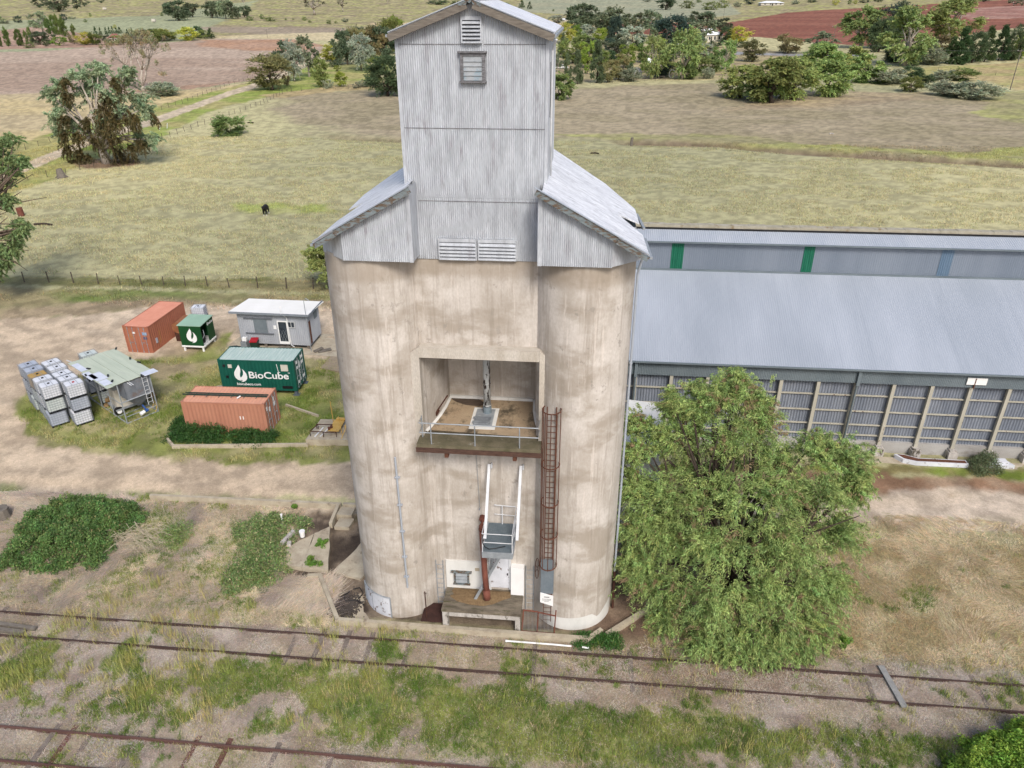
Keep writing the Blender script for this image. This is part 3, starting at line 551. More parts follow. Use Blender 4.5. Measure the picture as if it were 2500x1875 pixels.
# recess
m = MB(); ls = [(-7.0, 28.05), (-6.93, 28.3), (-6.78, 28.9), (-6.62, 29.6), (-6.5, 30.4), (-6.42, 31.5)]; rs = [(2*XM-x-.02, y) for x, y in ls][::-1]
wall(m, ls+rs, AZ0, AZ1+.2); m.poly(*[(p[0], p[1], AZ1) for p in ls+rs]); m.build('recess_wall', M['bin'], SILO)
m = MB(); m.box(-6.98, -1.56, 27.74, 28.5, AZ1, 15.52); m.build('lintel', pm('pale_lintel_concrete', S(182, 173, 160), S(204, 197, 187), 2, (1, 1, .2), .9, fine=.2, bump=.2), SILO)
for sx in (-1, 1):
    m = MB(); x0, x1 = (-7.42, -6.98) if sx < 0 else (-1.56, -1.12)
    xi, xo = (x1, x0) if sx < 0 else (x0, x1)
    m.prism([(xo, 27.8), (xi, 27.72), (xi, 28.6), (xo, 28.6)], 10.6, [15.2, 15.54, 15.54, 15.2]); m.build('jamb', bpy.data.materials['pale_lintel_concrete'], SILO)
m = MB(); m.poly(*[(p[0], p[1], 11.03) for p in [(-7.05, 28.0)]+ls[1:]+rs[:-1]+[(-1.5, 28.0)]]); m.build('recess_floor', M['floor'], SILO)
m = MB()
for P in (ls, rs):
    m.add([(x+(.0), y, z) for x, y in P for z in (11.03, 11.13)]+[(x+(.12 if P is ls else -.12), y, 11.06) for x, y in P], [(2*i, 2*i+2, 2*i+3, 2*i+1) for i in range(len(P)-1)]+[(2*i+1, 2*i+3, 2*len(P)+i+1, 2*len(P)+i) for i in range(len(P)-1)])
m.box(-6.42, -2.1, 31.38, 31.5, 11.03, 11.18); m.build('white_flashing', M['white'], SILO)
m = MB(); m.add([(-6.4, 31.37, 11.04), (-4.9, 31.37, 11.045), (-4.5, 31.0, 11.045), (-4.75, 30.65, 11.045), (-5.5, 30.75, 11.045), (-6.0, 31.0, 11.045)], [(0, 1, 2, 3, 4, 5)]); m.build('damp_stain', M['grain'] if 0 else pm('damp_grain_stain', S(88, 74, 64), S(108, 92, 80), 6, fine=.3), SILO)
m = MB(); m.box(-7.18, -1.40, 26.92, 28.3, 10.84, 11.03); m.build('platform_slab', M['mossf'], SILO)
m = MB(); m.box(-7.2, -1.38, 26.86, 26.95, 10.63, 10.86); m.build('platform_beam', M['brown'], SILO)
for x in (-5.8, -2.6):
    m = MB(); m.box(x-.09, x+.09, 26.95, 28.25, 10.35, 10.6); m.build('platform_bracket', M['rust'], SILO)
def rail(parent, pts, mat, h0, h1, posts, r=.022, name='handrail'):
    m = MB()
    for z in h1: m.tube([(p[0], p[1], h0+z) for p in pts], r, 6)
    for p in posts: m.tube([(p[0], p[1], h0), (p[0], p[1], h0+max(h1))], r, 6)
    return m.build(name, mat, parent)
rail(SILO, [(-7.02, 28.0), (-7.02, 27.0), (-1.52, 27.0), (-1.52, 28.0)], M['gal'], 11.03, (1.08, .58), [(-6.48, 27.0), (-4.44, 27.0), (-2.38, 27.0), (-7.02, 27.6)], .028)
m = MB(); m.tube([(-4.27, 30.05, 11.03), (-4.27, 30.05, 11.45)], .21, 14); m.build('pipe_collar', pm('blue_grey_collar', S(130, 145, 155), S(145, 160, 170), 3), SILO)
m = MB(); m.tube([(-4.27, 30.05, 11.4), (-4.27, 30.05, 15.05)], .18, 16, True)
for z in (11.5, 12.7, 14.5): m.tube([(-4.27, 30.05, z), (-4.27, 30.05, z+.05)], .20, 16)
m.build('drop_pipe', pm('flaking_white_over_black_pipe', S(205, 208, 208), S(225, 228, 228), 2, (1, 1, .3), .7, fine=.1, c3=S(66, 52, 46), c3t=(.53, .56), sc3=5, st3=(1.5, 1.5, .35)), SILO, True)
m = MB(); m.box(-4.98, -3.72, 28.55, 30.5, 11.03, 11.07); hp = m.build('hatch_pad', M['white'], SILO)
m = MB(); m.box(-4.82, -3.9, 28.8, 30.35, 11.07, 11.10); m.build('hatch_frame', M['gal'], SILO)
m = MB(); m.obox((-4.42, 29.15, 11.16), (.75, .62, .08)); [m.obox((-4.42+a, 29.15+b, 11.2), (.08, .1, .06)) for a in (-.4, .4) for b in (-.2, .2)]; m.build('hatch_lid', pm('steel_hatch', S(120, 126, 134), S(160, 166, 172), 4, rough=.5, fine=.2), SILO)
m = MB(); m.bar((-6.75, 29.2, 11.35), (-6.15, 29.6, 12.2), .05); m.bar((-6.7, 29.2, 11.3), (-6.55, 29.3, 11.55), .14, .05); m.build('loose_lever', M['rustdk'], SILO)
# cladding: wings and tower
ZB = 19.62
def rz(x): return 22.70-.546*(x+1.82) if x > XM else 22.70-.546*((2*XM-x)+1.82)
for s in (1, -1):
    X = (lambda x: x) if s > 0 else (lambda x: 2*XM-x)
    EO = 0.0 if s > 0 else .34
    m = MB()
    m.corr((X(-1.62), 26.96), (X(1.33), 26.96), ZB, lambda t: rz(-1.62+t*2.95)-.05, .085, .017)
    m.corr((X(1.33), 26.96), (X(2.56), 28.15), lambda t: ZB+.03, lambda t: rz(1.33+t*1.29)-.05, .085, .017, (.67, -.74))
    m.add([(X(-1.62), 26.96, ZB-.02), (X(-1.62), 28.3, ZB-.02), (X(-1.62), 28.3, 22.6), (X(-1.62), 26.96, 22.6)], [(0, 1, 2, 3)])
    m.build('wing_wall', M['galv'], SILO)
    m = MB(); m.box(min(X(-1.66), X(-1.50)), max(X(-1.66), X(-1.50)), 26.92, 26.94, ZB, 22.48); m.build('corner_strip', M['galv'], SILO)
    m = MB(); wall(m, [(X(a), b) for a, b in ((2.56, 28.15), (2.55, 29.6), (1.6, 30.5), (2.5, 31.3), (2.4, 33.2), (.9, 34.7), (-1.2, 35.4))], ZB, 20.12)
    m.build('side_skirt', M['galv'], SILO)
    P = [(-1.5, 26.68), (2.74, 26.68), (2.66, 29.5), (1.62, 30.5), (2.6, 31.1), (2.52, 33.3), (1.1, 34.86), (-1.6, 35.8)]
    if s < 0: P = [(a-(.34 if a > 1.4 else 0), b) for a, b in P]
    m = MB(); m.slab([(X(a), b, rz(X(a))+.04+(0 if s > 0 else .035*(b-26.8))) for a, b in P], .05); m.build('wing_roof', M['wroof'], SILO)
    m = MB(); m.bar((X(-1.75), 26.66, rz(X(-1.75))-.10), (X(1.45), 26.66, rz(X(1.45))-.10), .05, .24); m.bar((X(1.45), 26.68, rz(X(1.45))-.16), (X(2.7-EO), 26.68, rz(X(2.7-EO))-.16), .05, .2); m.build('barge_board', M['peel'] if 1 else None, SILO)
    m = MB(); m.bar((X(-1.80), 26.66, rz(X(-1.80))+.07), (X(2.74-EO), 26.66, rz(X(2.74-EO))+.07), .14, .03); m.build('barge_flashing', M['sroof2'], SILO)
    for ya, yb in ((26.82, 29.5), (31.1, 33.3)):
        m = MB(); m.bar((X(2.82-EO), ya-.12, 20.12+EO*.5), (X(2.82-EO-(.06 if ya < 30 else .2)), yb, 20.12+EO*.5), .11, .09); m.build('gutter', M['gal'], SILO)
m = MB()
xs0, xs1 = -6.93, -1.57
def tz(x): return 28.90-.355*abs(x-XT)
XT = -4.29; TX0, TX1, TY0, TY1 = -7.16, -1.43, 28.25, 34.0
m.corr((TX0, TY0), (TX1, TY0), 22.0, lambda t: tz(TX0+t*(TX1-TX0))+.03, .085, .017)
m.corr((-6.95, TY0), (-1.6, TY0), 19.42, 22.1, .085, .017)
m.corr((TX1, TY0), (TX1, TY1), 21.6, tz(TX1), .085, .017, (1, 0)); m.corr((TX0, TY1), (TX0, TY0), 21.6, tz(TX0), .085, .017, (-1, 0))
m.corr((TX1, TY1), (TX0, TY1), 21.0, lambda t: tz(TX1-t*(TX1-TX0)), .085, .017, (0, 1)); m.build('tower_wall', M['galv'], SILO)
LAPM = (pm('dark_lap_rust', S(118, 114, 116), S(140, 136, 138), 4, fine=.2))  # dark rusty grey for the thin strips along the sheet laps
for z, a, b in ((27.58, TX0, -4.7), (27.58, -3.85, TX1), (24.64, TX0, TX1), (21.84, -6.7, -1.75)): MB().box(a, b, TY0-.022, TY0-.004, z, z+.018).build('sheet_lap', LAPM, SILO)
for x in (TX1-.02, TX0+.02):
    m = MB(); m.box(x-.07, x+.05 if x > XM else x+.07, TY0-.03, TY0-.013, 22.2, 27.72); m.build('corner_strip', M['galv'], SILO)
for s in (-1, 1):
    e = XT+s*3.07
    m = MB(); m.slab([(XT, 27.92, tz(XT)+.16), (e, 27.92, tz(e)+.16), (e, 34.9, tz(e)+.16), (XT, 34.9, tz(XT)+.16)], .05); m.build('tower_roof', M['wroof'], SILO)
    m = MB(); m.bar((XT+s*.12, 27.9, tz(XT)-.05), (e, 27.9, tz(e)-.02), .05, .25); m.build('barge_board', M['timber'], SILO)
    m = MB(); m.bar((XT, 27.9, tz(XT)+.17), (e, 27.9, tz(e)+.17), .12, .03); m.build('barge_flashing', M['sroof2'], SILO)
    m = MB(); m.bar((e+s*.05, 27.9, tz(e)+.05), (e+s*.05, 34.9, tz(e)+.05), .1, .09); m.build('gutter', M['gal'], SILO)
m = MB(); m.bar((XT-.12, 27.86, tz(XT)+.17), (XT-.12, 34.9, tz(XT)+.17), .24, .02); m.bar((XT+.12, 27.86, tz(XT)+.17), (XT+.12, 34.9, tz(XT)+.17), .24, .02); m.tube([(XT, 27.86, tz(XT)+.2), (XT, 34.9, tz(XT)+.2)], .05, 8)
for a in (-.35, -.18, 0, .18, .35): m.tube([(XT+a, 27.86, tz(XT+a)+.10), (XT+a, 27.92, tz(XT+a)+.10)], .09, 10)
m.build('ridge_cap', M['peel'], SILO)
m = MB(); m.tube([(XT+3.15, 27.98, 27.75), (-1.28, 28.3, 27.4), (-1.30, 28.6, 24), (-1.30, 29.2, 22.75)], .045, 8); m.build('downpipe', M['galw'], SILO)
m = MB(); m.box(-1.42, -1.38, 29.6, 30.4, 24.9, 26.9); m.build('side_vent', M['dark'], SILO)
def louvre(x0, x1, z0, z1, y, n, nm='louvre_vent', top=.0, blade=None):
    m = MB(); m.box(x0, x1, y-.02, y, z0, z1); o = m.build(nm, M['dark'], SILO)
    m = MB(); h = (z1-top-z0)/n
    for i in range(n):
        z = z0+i*h; m.add([(x0+.02, y-.15, z+.02), (x1-.02, y-.15, z+.02), (x1-.02, y-.03, z+h*.78), (x0+.02, y-.03, z+h*.78), (x0+.02, y-.15, z), (x1-.02, y-.15, z)], [(0, 1, 2, 3), (4, 5, 1, 0)])
    if top: m.box(x0, x1, y-.08, y-.02, z1-top, z1)
    m.build('blade', blade or M['galv'], o)
    for a, b in ((x0-.03, x0+.02), (x1-.02, x1+.03)): MB().box(a, b, y-.12, y, z0, z1).build('frame_side', M['galv'], o)
    return o
louvre(-4.64, -3.93, 27.62, 28.50, 28.24, 6, top=.12)
louvre(-5.90, -4.33, 19.43, 20.32, 28.24, 5, top=.14); louvre(-4.22, -2.64, 19.45, 20.32, 28.24, 5, top=.14)
m = MB(); m.box(-4.63, -3.9, 28.16, 28.22, 26.36, 27.2); wn = m.build('window', M['winpane'], SILO)
m = MB()
for a in ((-4.74, -4.62, 28.12, 28.24, 26.3, 27.32), (-3.91, -3.79, 28.12, 28.24, 26.3, 27.32), (-4.82, -3.72, 28.06, 28.24, 27.30, 27.36), (-4.78, -3.76, 28.06, 28.24, 26.28, 26.34), (-4.62, -3.91, 28.12, 28.24, 27.2, 27.3)): m.box(*a)
m.build('frame', pm('flaking_window_timber', S(100, 98, 100), S(150, 150, 155), 6, (1, 1, 3), fine=.3), wn)
m = MB(); [m.box(-4.62, -3.91, 28.13, 28.17, z, z+.02) for z in (26.52, 26.68, 26.84, 27.0)]; m.build('glazing_bar', M['gal'], wn)
# downpipes on the bins
m = MB(); m.tube([(-8.3, 27.08, 10.15), (-8.26, 27.08, 2.2)], .05, 8)
for z in (9.0, 7.4, 5.8, 4.2, 2.9): m.box(-8.40, -8.15, 27.02, 27.16, z, z+.05)
m.build('wall_pipe', M['sroof2'], SILO)
m = MB(); m.tube([(2.8, 28.6, 20.05), (2.62, 28.85, 19.3), (2.53, 28.9, 18.8), (2.53, 28.9, 2.6)], .055, 8)
for z in (17.4, 14.6, 11.6, 8.6, 5.6): m.tube([(2.53, 28.9, z), (2.53, 28.9, z+.08)], .075, 8)
m.build('downpipe', M['sroof2'], SILO)
m = MB(); m.tube([(2.53, 28.9, 2.6), (2.57, 28.85, -.05)], .07, 8); m.build('rusty_pipe_end', M['rustdk'], SILO)
# painted bands, doors
def skin(name, mat, th0, th1, zb, zt, cx=XR_, n=24, off=.012):
    """thin curved panel following a bin, angles in degrees, 270 = towards the rails"""
    m = MB(); V = []
    for i in range(n+1):
        a = radians(th0+(th1-th0)*i/n); t = i/n; r = RC+off; V += [(cx+r*cos(a), YC+r*sin(a), zb), (cx+r*cos(a), YC+r*sin(a), zt(t) if callable(zt) else zt)]
    m.add(V, [(2*i, 2*i+2, 2*i+3, 2*i+1) for i in range(n)]); return m.build(name, mat, SILO, True)
skin('white_paint_band', M['white'], 238, 340, -.1, lambda t: np.interp(t, [0, .45, .62, .72, .86, 1], [.72, .86, .92, .55, .95, 1.2]))
dr = skin('side_door', M['whitep'], 208, 262, -.05, 1.35, XL, off=.03)
m = MB(); P = [(XL+(RC+.05)*cos(radians(a)), YC+(RC+.05)*sin(radians(a))) for a in range(207, 264, 4)]; m.tube([(p[0], p[1], 1.38) for p in P], .035, 6)
for p in (P[0], P[-1], P[6]): m.tube([(p[0], p[1], 0), (p[0], p[1], 1.38)], .035 if p is not P[6] else .012, 6)
m.build('frame', M['gal'], dr)
# control room wall
m = MB(); m.box(-6.42, -4.0, 28.22, 28.3, 1.3, 3.2); m.build('white_wall_panel', M['white'], SILO)
m = MB(); m.box(-2.92, -2.22, 27.95, 28.3, 1.3, 3.18); m.build('meter_box', M['white2'], SILO)
m = MB(); m.box(-4.02, -3.02, 28.18, 28.24, 1.6, 3.82); d = m.build('door', M['whitep'], SILO)
m = MB(); m.box(-3.03, -2.93, 28.12, 28.26, 1.55, 3.9); m.box(-4.1, -4.02, 28.12, 28.26, 1.55, 3.9); m.box(-4.1, -2.93, 28.12, 28.26, 3.82, 3.92); m.build('frame', M['galw'], d)
m = MB(); m.obox((-3.12, 28.16, 2.55), (.05, .06, .12)); m.build('handle', M['black'], d)
m = MB(); m.box(-5.93, -5.25, 28.19, 28.235, 1.76, 2.46); wn = m.build('window', M['glass'], SILO)
m = MB(); [m.box(*a) for a in ((-6.0, -5.92, 28.12, 28.24, 1.7, 2.5), (-5.26, -5.18, 28.12, 28.24, 1.7, 2.5), (-6.15, -5.03, 28.05, 28.24, 2.5, 2.56), (-6.05, -5.13, 28.1, 28.24, 1.66, 1.72))]; m.build('frame', M['peel'], wn)
m = MB(); [m.add([(-5.9, 28.12, z), (-5.28, 28.12, z), (-5.28, 28.17, z+.16), (-5.9, 28.17, z+.16)], [(0, 1, 2, 3)]) for z in (1.8, 2.02, 2.24)]; m.build('louvre_blade', M['gal'], wn)
m = MB(); m.box(-4.85, -4.62, 28.18, 28.22, 2.62, 2.8); m.build('vent_grille', M['conc2'], SILO)
for xa, xb in ((-6.94, -6.56), (-2.14, -1.72)):
    m = MB(); [m.tube([(x, 28.18, .2), (x, 28.18, 3.2)], .025, 6) for x in (xa, xb)]; [m.tube([(xa, 28.18, z), (xb, 28.18, z)], .014, 5) for z in np.arange(.35, 3.1, .32)]; m.build('wall_ladder', M['gal'], SILO)
# concrete awning over the kerb
m = MB(); m.prism([(-6.42, 26.55), (-2.26, 26.55), (-2.26, 28.3), (-6.42, 28.3)], 1.2, 1.36); m.box(-6.38, -2.30, 26.58, 26.78, .92, 1.2); aw = m.build('awning_slab', M['conc3'], SILO)
m = MB(); m.box(-6.38, -2.3, 26.555, 26.577, .93, 1.19); m.build('awning_beam_face', M['conc4'], SILO)
for x0, x1 in ((-6.38, -6.08), (-2.56, -2.30)):
    m = MB(); m.box(x0, x1, 26.57, 26.8, -.1, .94); m.build('awning_leg', M['conc4'], SILO)
m = MB(); P = [(-6.1, 27.95), (-5.95, 27.7), (-6.15, 27.55), (-5.7, 27.2), (-5.0, 27.02), (-4.3, 26.98), (-3.8, 27.15), (-3.3, 27.5), (-2.9, 27.72), (-2.95, 28.15), (-6.0, 28.2)]; m.prism(P, 1.36, 1.375)
C0 = (-4.5, 27.75)
m.add([(C0[0], C0[1], 1.5)]+[(C0[0]+(p[0]-C0[0])*.55, C0[1]+(p[1]-C0[1])*.55, 1.45) for p in P]+[(p[0], p[1], 1.375) for p in P], [(0, 1+i, 1+(i+1) % 11) for i in range(11)]+[(1+i, 12+i, 12+(i+1) % 11, 1+(i+1) % 11) for i in range(11)])
m.build('spilt_grain', M['grain'], SILO)
# red chute pipe
m = MB(); m.tube([(-4.38, 28.3, 6.1), (-4.38, 28.05, 6.05), (-4.38, 27.95, 5.8), (-4.36, 27.9, 5.5)], .15, 12); m.tube([(-4.37, 27.93, 5.62), (-4.37, 27.91, 5.55)], .18, 12)
m.tube([(-4.36, 27.9, 5.5), (-4.22, 27.5, 3.0), (-4.12, 27.3, 1.95)], .155, 14); m.tube([(-4.14, 27.34, 2.15), (-4.1, 27.24, 1.62)], .19, 14); m.build('chute_pipe', M['pipe'], SILO, True)
m = MB(); m.tube([(-4.10, 27.235, 1.618), (-4.10, 27.23, 1.60)], .15, 12); m.build('pipe_mouth', M['dark'], SILO)
m = MB(); m.tube([(-4.62, 28.27, 10.2), (-4.5, 28.2, 6.7)], .012, 5); m.obox((-4.5, 28.17, 6.65), (.06, .06, .1)); m.build('hanging_cable', M['gal'], SILO)
m = MB(); m.bar((-3.35, 27.9, 4.2), (-4.75, 27.35, 1.45), .04, .16); m.build('leaning_steel_angle', M['gal'], SILO)
m = MB(); m.bar((-3.55, 28.1, 5.7), (-4.0, 28.05, 2.9), .05, .12); m.build('brace', M['gal'], SILO)
# balcony
BX0, BX1, BY, BZ = -4.05, -2.62, 25.85, 5.85
m = MB(); m.box(BX0, BX1, BY, 28.2, BZ-.05, BZ-.02)
for i in range(15): x = BX0+(BX1-BX0)*i/14; m.box(x-.008, x+.008, BY, 28.1, BZ-.02, BZ+.01)
for i in range(22): y = BY+(28.1-BY)*i/21; m.box(BX0, BX1, y-.006, y+.006, BZ+.01, BZ+.02)
bl = m.build('balcony', pm('blue_grey_grating', S(118, 132, 142), S(135, 148, 156), 3, rough=.6, fine=.15), SILO)
m = MB(); m.box(BX0-.03, BX1+.03, BY-.06, BY, BZ-.28, BZ+.05); m.box(BX1, BX1+.05, BY, 28.2, BZ-.22, BZ+.04); m.box(BX0-.05, BX0, BY, 28.2, BZ-.22, BZ+.04); m.build('edge_beam', M['gal'], bl)
m = MB()
for z in (.6, 1.1):
    m.tube([(BX0, 27.5, BZ+z), (BX0, BY, BZ+z), (BX1, BY, BZ+z), (BX1, 28.0, BZ+z)], .025, 6)
for p in ((BX0, BY), (BX1, BY), (BX1, 27.1), (BX0, 27.2)): m.tube([(p[0], p[1], BZ), (p[0], p[1], BZ+1.1)], .025, 6)
m.tube([(BX0+.3, 28.1, BZ+1.15), (BX1-.02, 28.1, BZ+1.1)], .025, 6); m.tube([(BX0+.3, 28.1, BZ+.6), (BX1-.02, 28.1, BZ+.55)], .02, 6); m.tube([(-3.35, 28.1, BZ), (-3.35, 28.1, BZ+1.15)], .03, 6)
m.build('handrail', M['galw'], bl)
m = MB(); m.tube([(BX0, 25.83, BZ+1.1), (BX0+.03, 25.8, BZ+.6), (BX0+.1, 25.9, BZ+.3), (BX0+.3, 26.0, BZ+.08), (BX0+.6, 26.05, BZ+.1), (BX0+1.05, 26.3, BZ+.06)], .022, 6); m.build('loose_hose', M['black'], bl)
for x in (-3.97, -2.42):
    m = MB(); m.bar((x, 28.2, 9.32), (x, 26.25, 6.35), .13, .13); m.obox((x+.12, 28.2, 9.25), (.08, .15, .25)); m.build('tie_beam', M['galw'], SILO)
# caged ladder
lad = MB(); LX, LY = -.94, 27.25
for x in (LX-.21, LX+.21): lad.bar((x, LY, 1.4), (x, LY, 13.1), .05, .03)
L_ = lad.build('cat_ladder', M['rust'], SILO)
m = MB(); [m.tube([(LX-.2, LY, z), (LX+.2, LY, z)], .02, 5) for z in np.arange(1.6, 13, .3)]; m.build('rung', M['rust'], L_)
m = MB()
for z in (13.05, 10.2, 8.1, 6.2, 4.3): m.tube([(LX+.42*cos(a), LY-.15+.42*sin(a)*1.15, z) for a in np.linspace(-pi*1.22, pi*.22, 16)], .03, 6)
for a in np.linspace(-pi*1.15, pi*.15, 7): m.tube([(LX+.42*cos(a), LY-.15+.42*sin(a)*1.15, 4.25), (LX+.42*cos(a), LY-.15+.42*sin(a)*1.15, 13.05)], .024, 5)
m.build('safety_cage', M['rust'], L_)
m = MB()
for rr, z in ((.3, 4.0),):
    m.tube([(LX-.55+.1*sin(a), LY-.1+.12*cos(a), z-.05+.55*cos(a)) for a in np.linspace(0, 2*pi, 16)], .022, 6); [m.tube([(LX-.55, LY-.1, z-.05), (LX-.55+.1*sin(a), LY-.1, z-.05+.52*cos(a))], .012, 4) for a in np.linspace(0, 2*pi, 7)[:-1]]
m.build('hinged_cage_gate', M['rustdk'], L_)
m = MB(); m.box(LX-.36, LX+.30, LY-.06, LY-.03, 2.3, 4.5); m.build('climbing_guard', pm('dull_blue_grey_plate', S(122, 134, 144), S(140, 150, 158), 1.5), L_)
m = MB(); m.add([(LX-.37, LY-.1, 1.72), (LX+.31, LY-.1, 1.5), (LX+.31, LY-.1, 2.18), (LX-.37, LY-.1, 2.36), (LX-.37, LY-.06, 1.72), (LX+.31, LY-.06, 1.5), (LX+.31, LY-.06, 2.18), (LX-.37, LY-.06, 2.36)], [(0, 1, 2, 3), (7, 6, 5, 4), (0, 4, 5, 1), (1, 5, 6, 2), (2, 6, 7, 3), (3, 7, 4, 0)]); sg = m.build('warning_sign', M['white2'], L_)
BLK = pm('dark_lettering', S(60, 60, 64), S(70, 70, 75), 1)
for a, z, h_ in ((.14, 2.1, .05), (.24, 1.96, .025), (.22, 1.88, .02), (.12, 1.8, .02)):
    m = MB(); [m.box(LX-.03-a+k*2*a/6, LX-.03-a+k*2*a/6+a*.26, LY-.107, LY-.1, z-h_/2, z+h_/2) for k in range(6)]; m.build('worn_lettering_line', BLK, sg)
m = MB(); [m.tube([(x, LY+.05, .3), (x, LY+.05, 1.6)], .02, 5) for x in (LX-.2, LX+.2)]; [m.tube([(LX-.2, LY+.05, z), (LX+.2, LY+.05, z)], .013, 5) for z in np.arange(.4, 1.6, .28)]; m.build('lower_rungs', M['rust'], L_)
# red framed mesh gate
m = MB()
for p, q in (((-2.22, .05), (-2.13, 1.5)), ((-1.42, .03), (-1.37, 1.42)), ((-.52, 0), (-.46, 1.6)), ((-2.22, .05), (-.52, 0)), ((-2.13, 1.5), (-1.37, 1.42)), ((-1.37, 1.42), (-.48, 1.22))): m.bar((p[0], 26.7, p[1]+.05), (q[0], 26.72, q[1]+.05), .05)
g = m.build('mesh_gate', M['pipe'], SILO)
m = MB()
for x in np.arange(-2.15, -.55, .07): m.box(x-.006, x+.006, 26.71, 26.72, .1, 1.4 if x < -1.4 else 1.3)
m.build('mesh_infill', M['gal'], g)
m = MB(); m.box(-7.6, -6.44, 26.7, 28.05, .28, .33); pl = m.build('grating_platform', M['mesh'], SILO)
m = MB(); m.tube([(-7.3, 26.85, .3), (-7.3, 26.85, 2.2)], .03, 6); m.tube([(-7.36, 26.85, 2.1), (-7.22, 26.85, 2.1)], .02, 6); m.build('post', M['rustdk'], pl)
for x, z in ((-7.75, 8.3), (-6.45, 7.1), (-1.95, 6.9), (-1.2, 12.9), (-.6, 13.1), (.5, 12.2)):
    pass
# ---------------------------------------------------------------- kerbs, steps, slabs
def beam(pts, wd, zt, zb, mat, name='kerb'):
    m = MB()
    for i in range(len(pts)-1):
        p, q = np.array(pts[i]), np.array(pts[i+1]); d = (q-p)/np.linalg.norm(q-p); e = wd/2 if 0 < i else 0
        zt_ = zt if not hasattr(zt, '__len__') else zt[i]
        a = p-d*e; c = (a+q+d*0)/2; L = np.linalg.norm(q-a)
        n = np.array([-d[1], d[0]])*wd/2
        z0, z1 = (zt_, zt_) if not hasattr(zt_, '__len__') else zt_
        m.add([(*(a-n), zb), (*(a+n), zb), (*(q+n), zb), (*(q-n), zb), (*(a-n), z0+i*.003), (*(a+n), z0+i*.003), (*(q+n), z1+i*.003), (*(q-n), z1+i*.003)], [(0, 1, 2, 3), (4, 7, 6, 5), (0, 4, 5, 1), (1, 5, 6, 2), (2, 6, 7, 3), (3, 7, 4, 0)])
    return m.build(name, mat)
o = beam([(-14.85, 29.55), (-14.15, 29.65), (-12.25, 26.75), (-12.05, 26.45), (1.25, 26.35), (1.95, 27.05)], .22, .30, -.4, M['conc2'], 'concrete_kerb'); tag(o, 'pale low concrete kerb wrapping round the foot of the silo beside the rails', 'kerb')
o = beam([(2.2, 26.75), (5.4, 29.6)], .22, (.3, .5), -.3, M['conc2'], 'concrete_kerb'); tag(o, 'short concrete kerb running from the silo corner under the pepper tree', 'kerb')
o = beam([(-27.5, 35.2), (-14.7, 35.4)], .2, (.78, .78), .0, M['conc2'], 'retaining_wall'); tag(o, 'long narrow concrete retaining wall between gravel yard and weedy bank', 'retaining wall')
o = beam([(-14.55, 35.41), (-10.8, 35.45)], .2, (.8, .8), -.3, M['conc2'], 'retaining_wall'); tag(o, 'short concrete retaining wall behind the broken steps, against the silo', 'retaining wall')
st = wthing('concrete_steps', 'old concrete steps going down from the gravel yard beside the silo', 'steps', (-14.2, 34.3, .5))
m = MB(); m.prism([(-14.72, 34.5), (-13.75, 34.5), (-13.7, 35.3), (-14.65, 35.3)], -.05, .62); m.build('step', M['conc2'], st)
m = MB(); m.prism([(-14.6, 33.6), (-13.65, 33.6), (-13.55, 34.45), (-14.5, 34.45)], -.05, .42); m.build('step', M['conc2'], st)
m = MB(); m.prism([(-14.95, 33.7), (-14.75, 33.7), (-14.75, 35.3), (-14.95, 35.3)], -.05, [.6, .6, .8, .8]); m.build('side_wall', M['conc2'], st)
m = MB(); m.prism([(-13.55, 34.3), (-12.2, 34.6), (-12.2, 35.1), (-13.5, 35.0)], -.05, .85); m.build('side_block', M['conc3'], st)
def slabthing(P, z, t, label, mat=None):
    c = np.mean(P, 0); m = MB(); rr = random.Random(len(label)); Q = []
    for i in range(len(P)):
        a, b = np.array(P[i]), np.array(P[(i+1) % len(P)])
        for k in range(4): q = a+(b-a)*k/4; Q.append((q[0]+(rr.random()-.5)*.08*(k > 0), q[1]+(rr.random()-.5)*.08*(k > 0)))
    zz = [z(x, y) if callable(z) else z for x, y in Q]; m.prism(Q, [a-t for a in zz], zz); o = m.build('concrete_slab', mat or M['conc2']); tag(o, label, 'concrete slab'); return o
sz = lambda x, y: .36+(y-30)*.02
slabthing([(-14.85, 33.6), (-13.75, 29.95), (-15.35, 30.05), (-15.6, 32.9)], sz, .3, 'right half of the cracked pale concrete slab on the bank below the yard')
slabthing([(-15.63, 32.85), (-15.38, 30.05), (-16.85, 30.25), (-16.9, 31.2), (-16.3, 32.2)], sz, .3, 'broken left half of the cracked pale slab, white bucket standing on it')
slabthing([(-13.55, 30.0), (-11.75, 29.6), (-11.3, 31.0), (-11.3, 34.0), (-12.4, 33.3), (-12.7, 32.0)], lambda x, y: .2+(y-30)*.015, .2, 'stained sunken concrete slab against the foot of the silo')
slabthing([(-12.9, 29.0), (-12.2, 29.15), (-11.3, 28.8), (-10.9, 27.3), (-10.4, 26.75), (-11.3, 26.7), (-11.6, 27.6), (-12.0, 28.5)], .06, .1, 'crumbled white concrete edge round the dark rubble by the side door')
m = MB(); rr = random.Random(4)
for i in range(900): m.obox((-11.9+rr.gauss(0, .35), 27.7+rr.gauss(0, .45), .06+rr.random()*.05), (.05+.05*rr.random(), .05, .04), rr.random()*6)
o = m.build('rubble_heap', pm('dark_rubble', S(70, 62, 58), S(112, 102, 94), 6, fine=.3)); tag(o, 'low heap of dark broken rubble inside the kerb corner', 'rubble'); kind(o, 'stuff')
m = MB(); m.tube([(-12.0, 28.9, .1), (-11.6, 28.95, .2), (-11.3, 28.6, .15), (-11.5, 28.1, .12), (-12.1, 27.9, .14), (-12.3, 28.3, .14), (-12.1, 28.7, .12)], .025, 6); m.tube([(-11.5, 28.05, .12), (-11.0, 27.75, .12)], .025, 6)
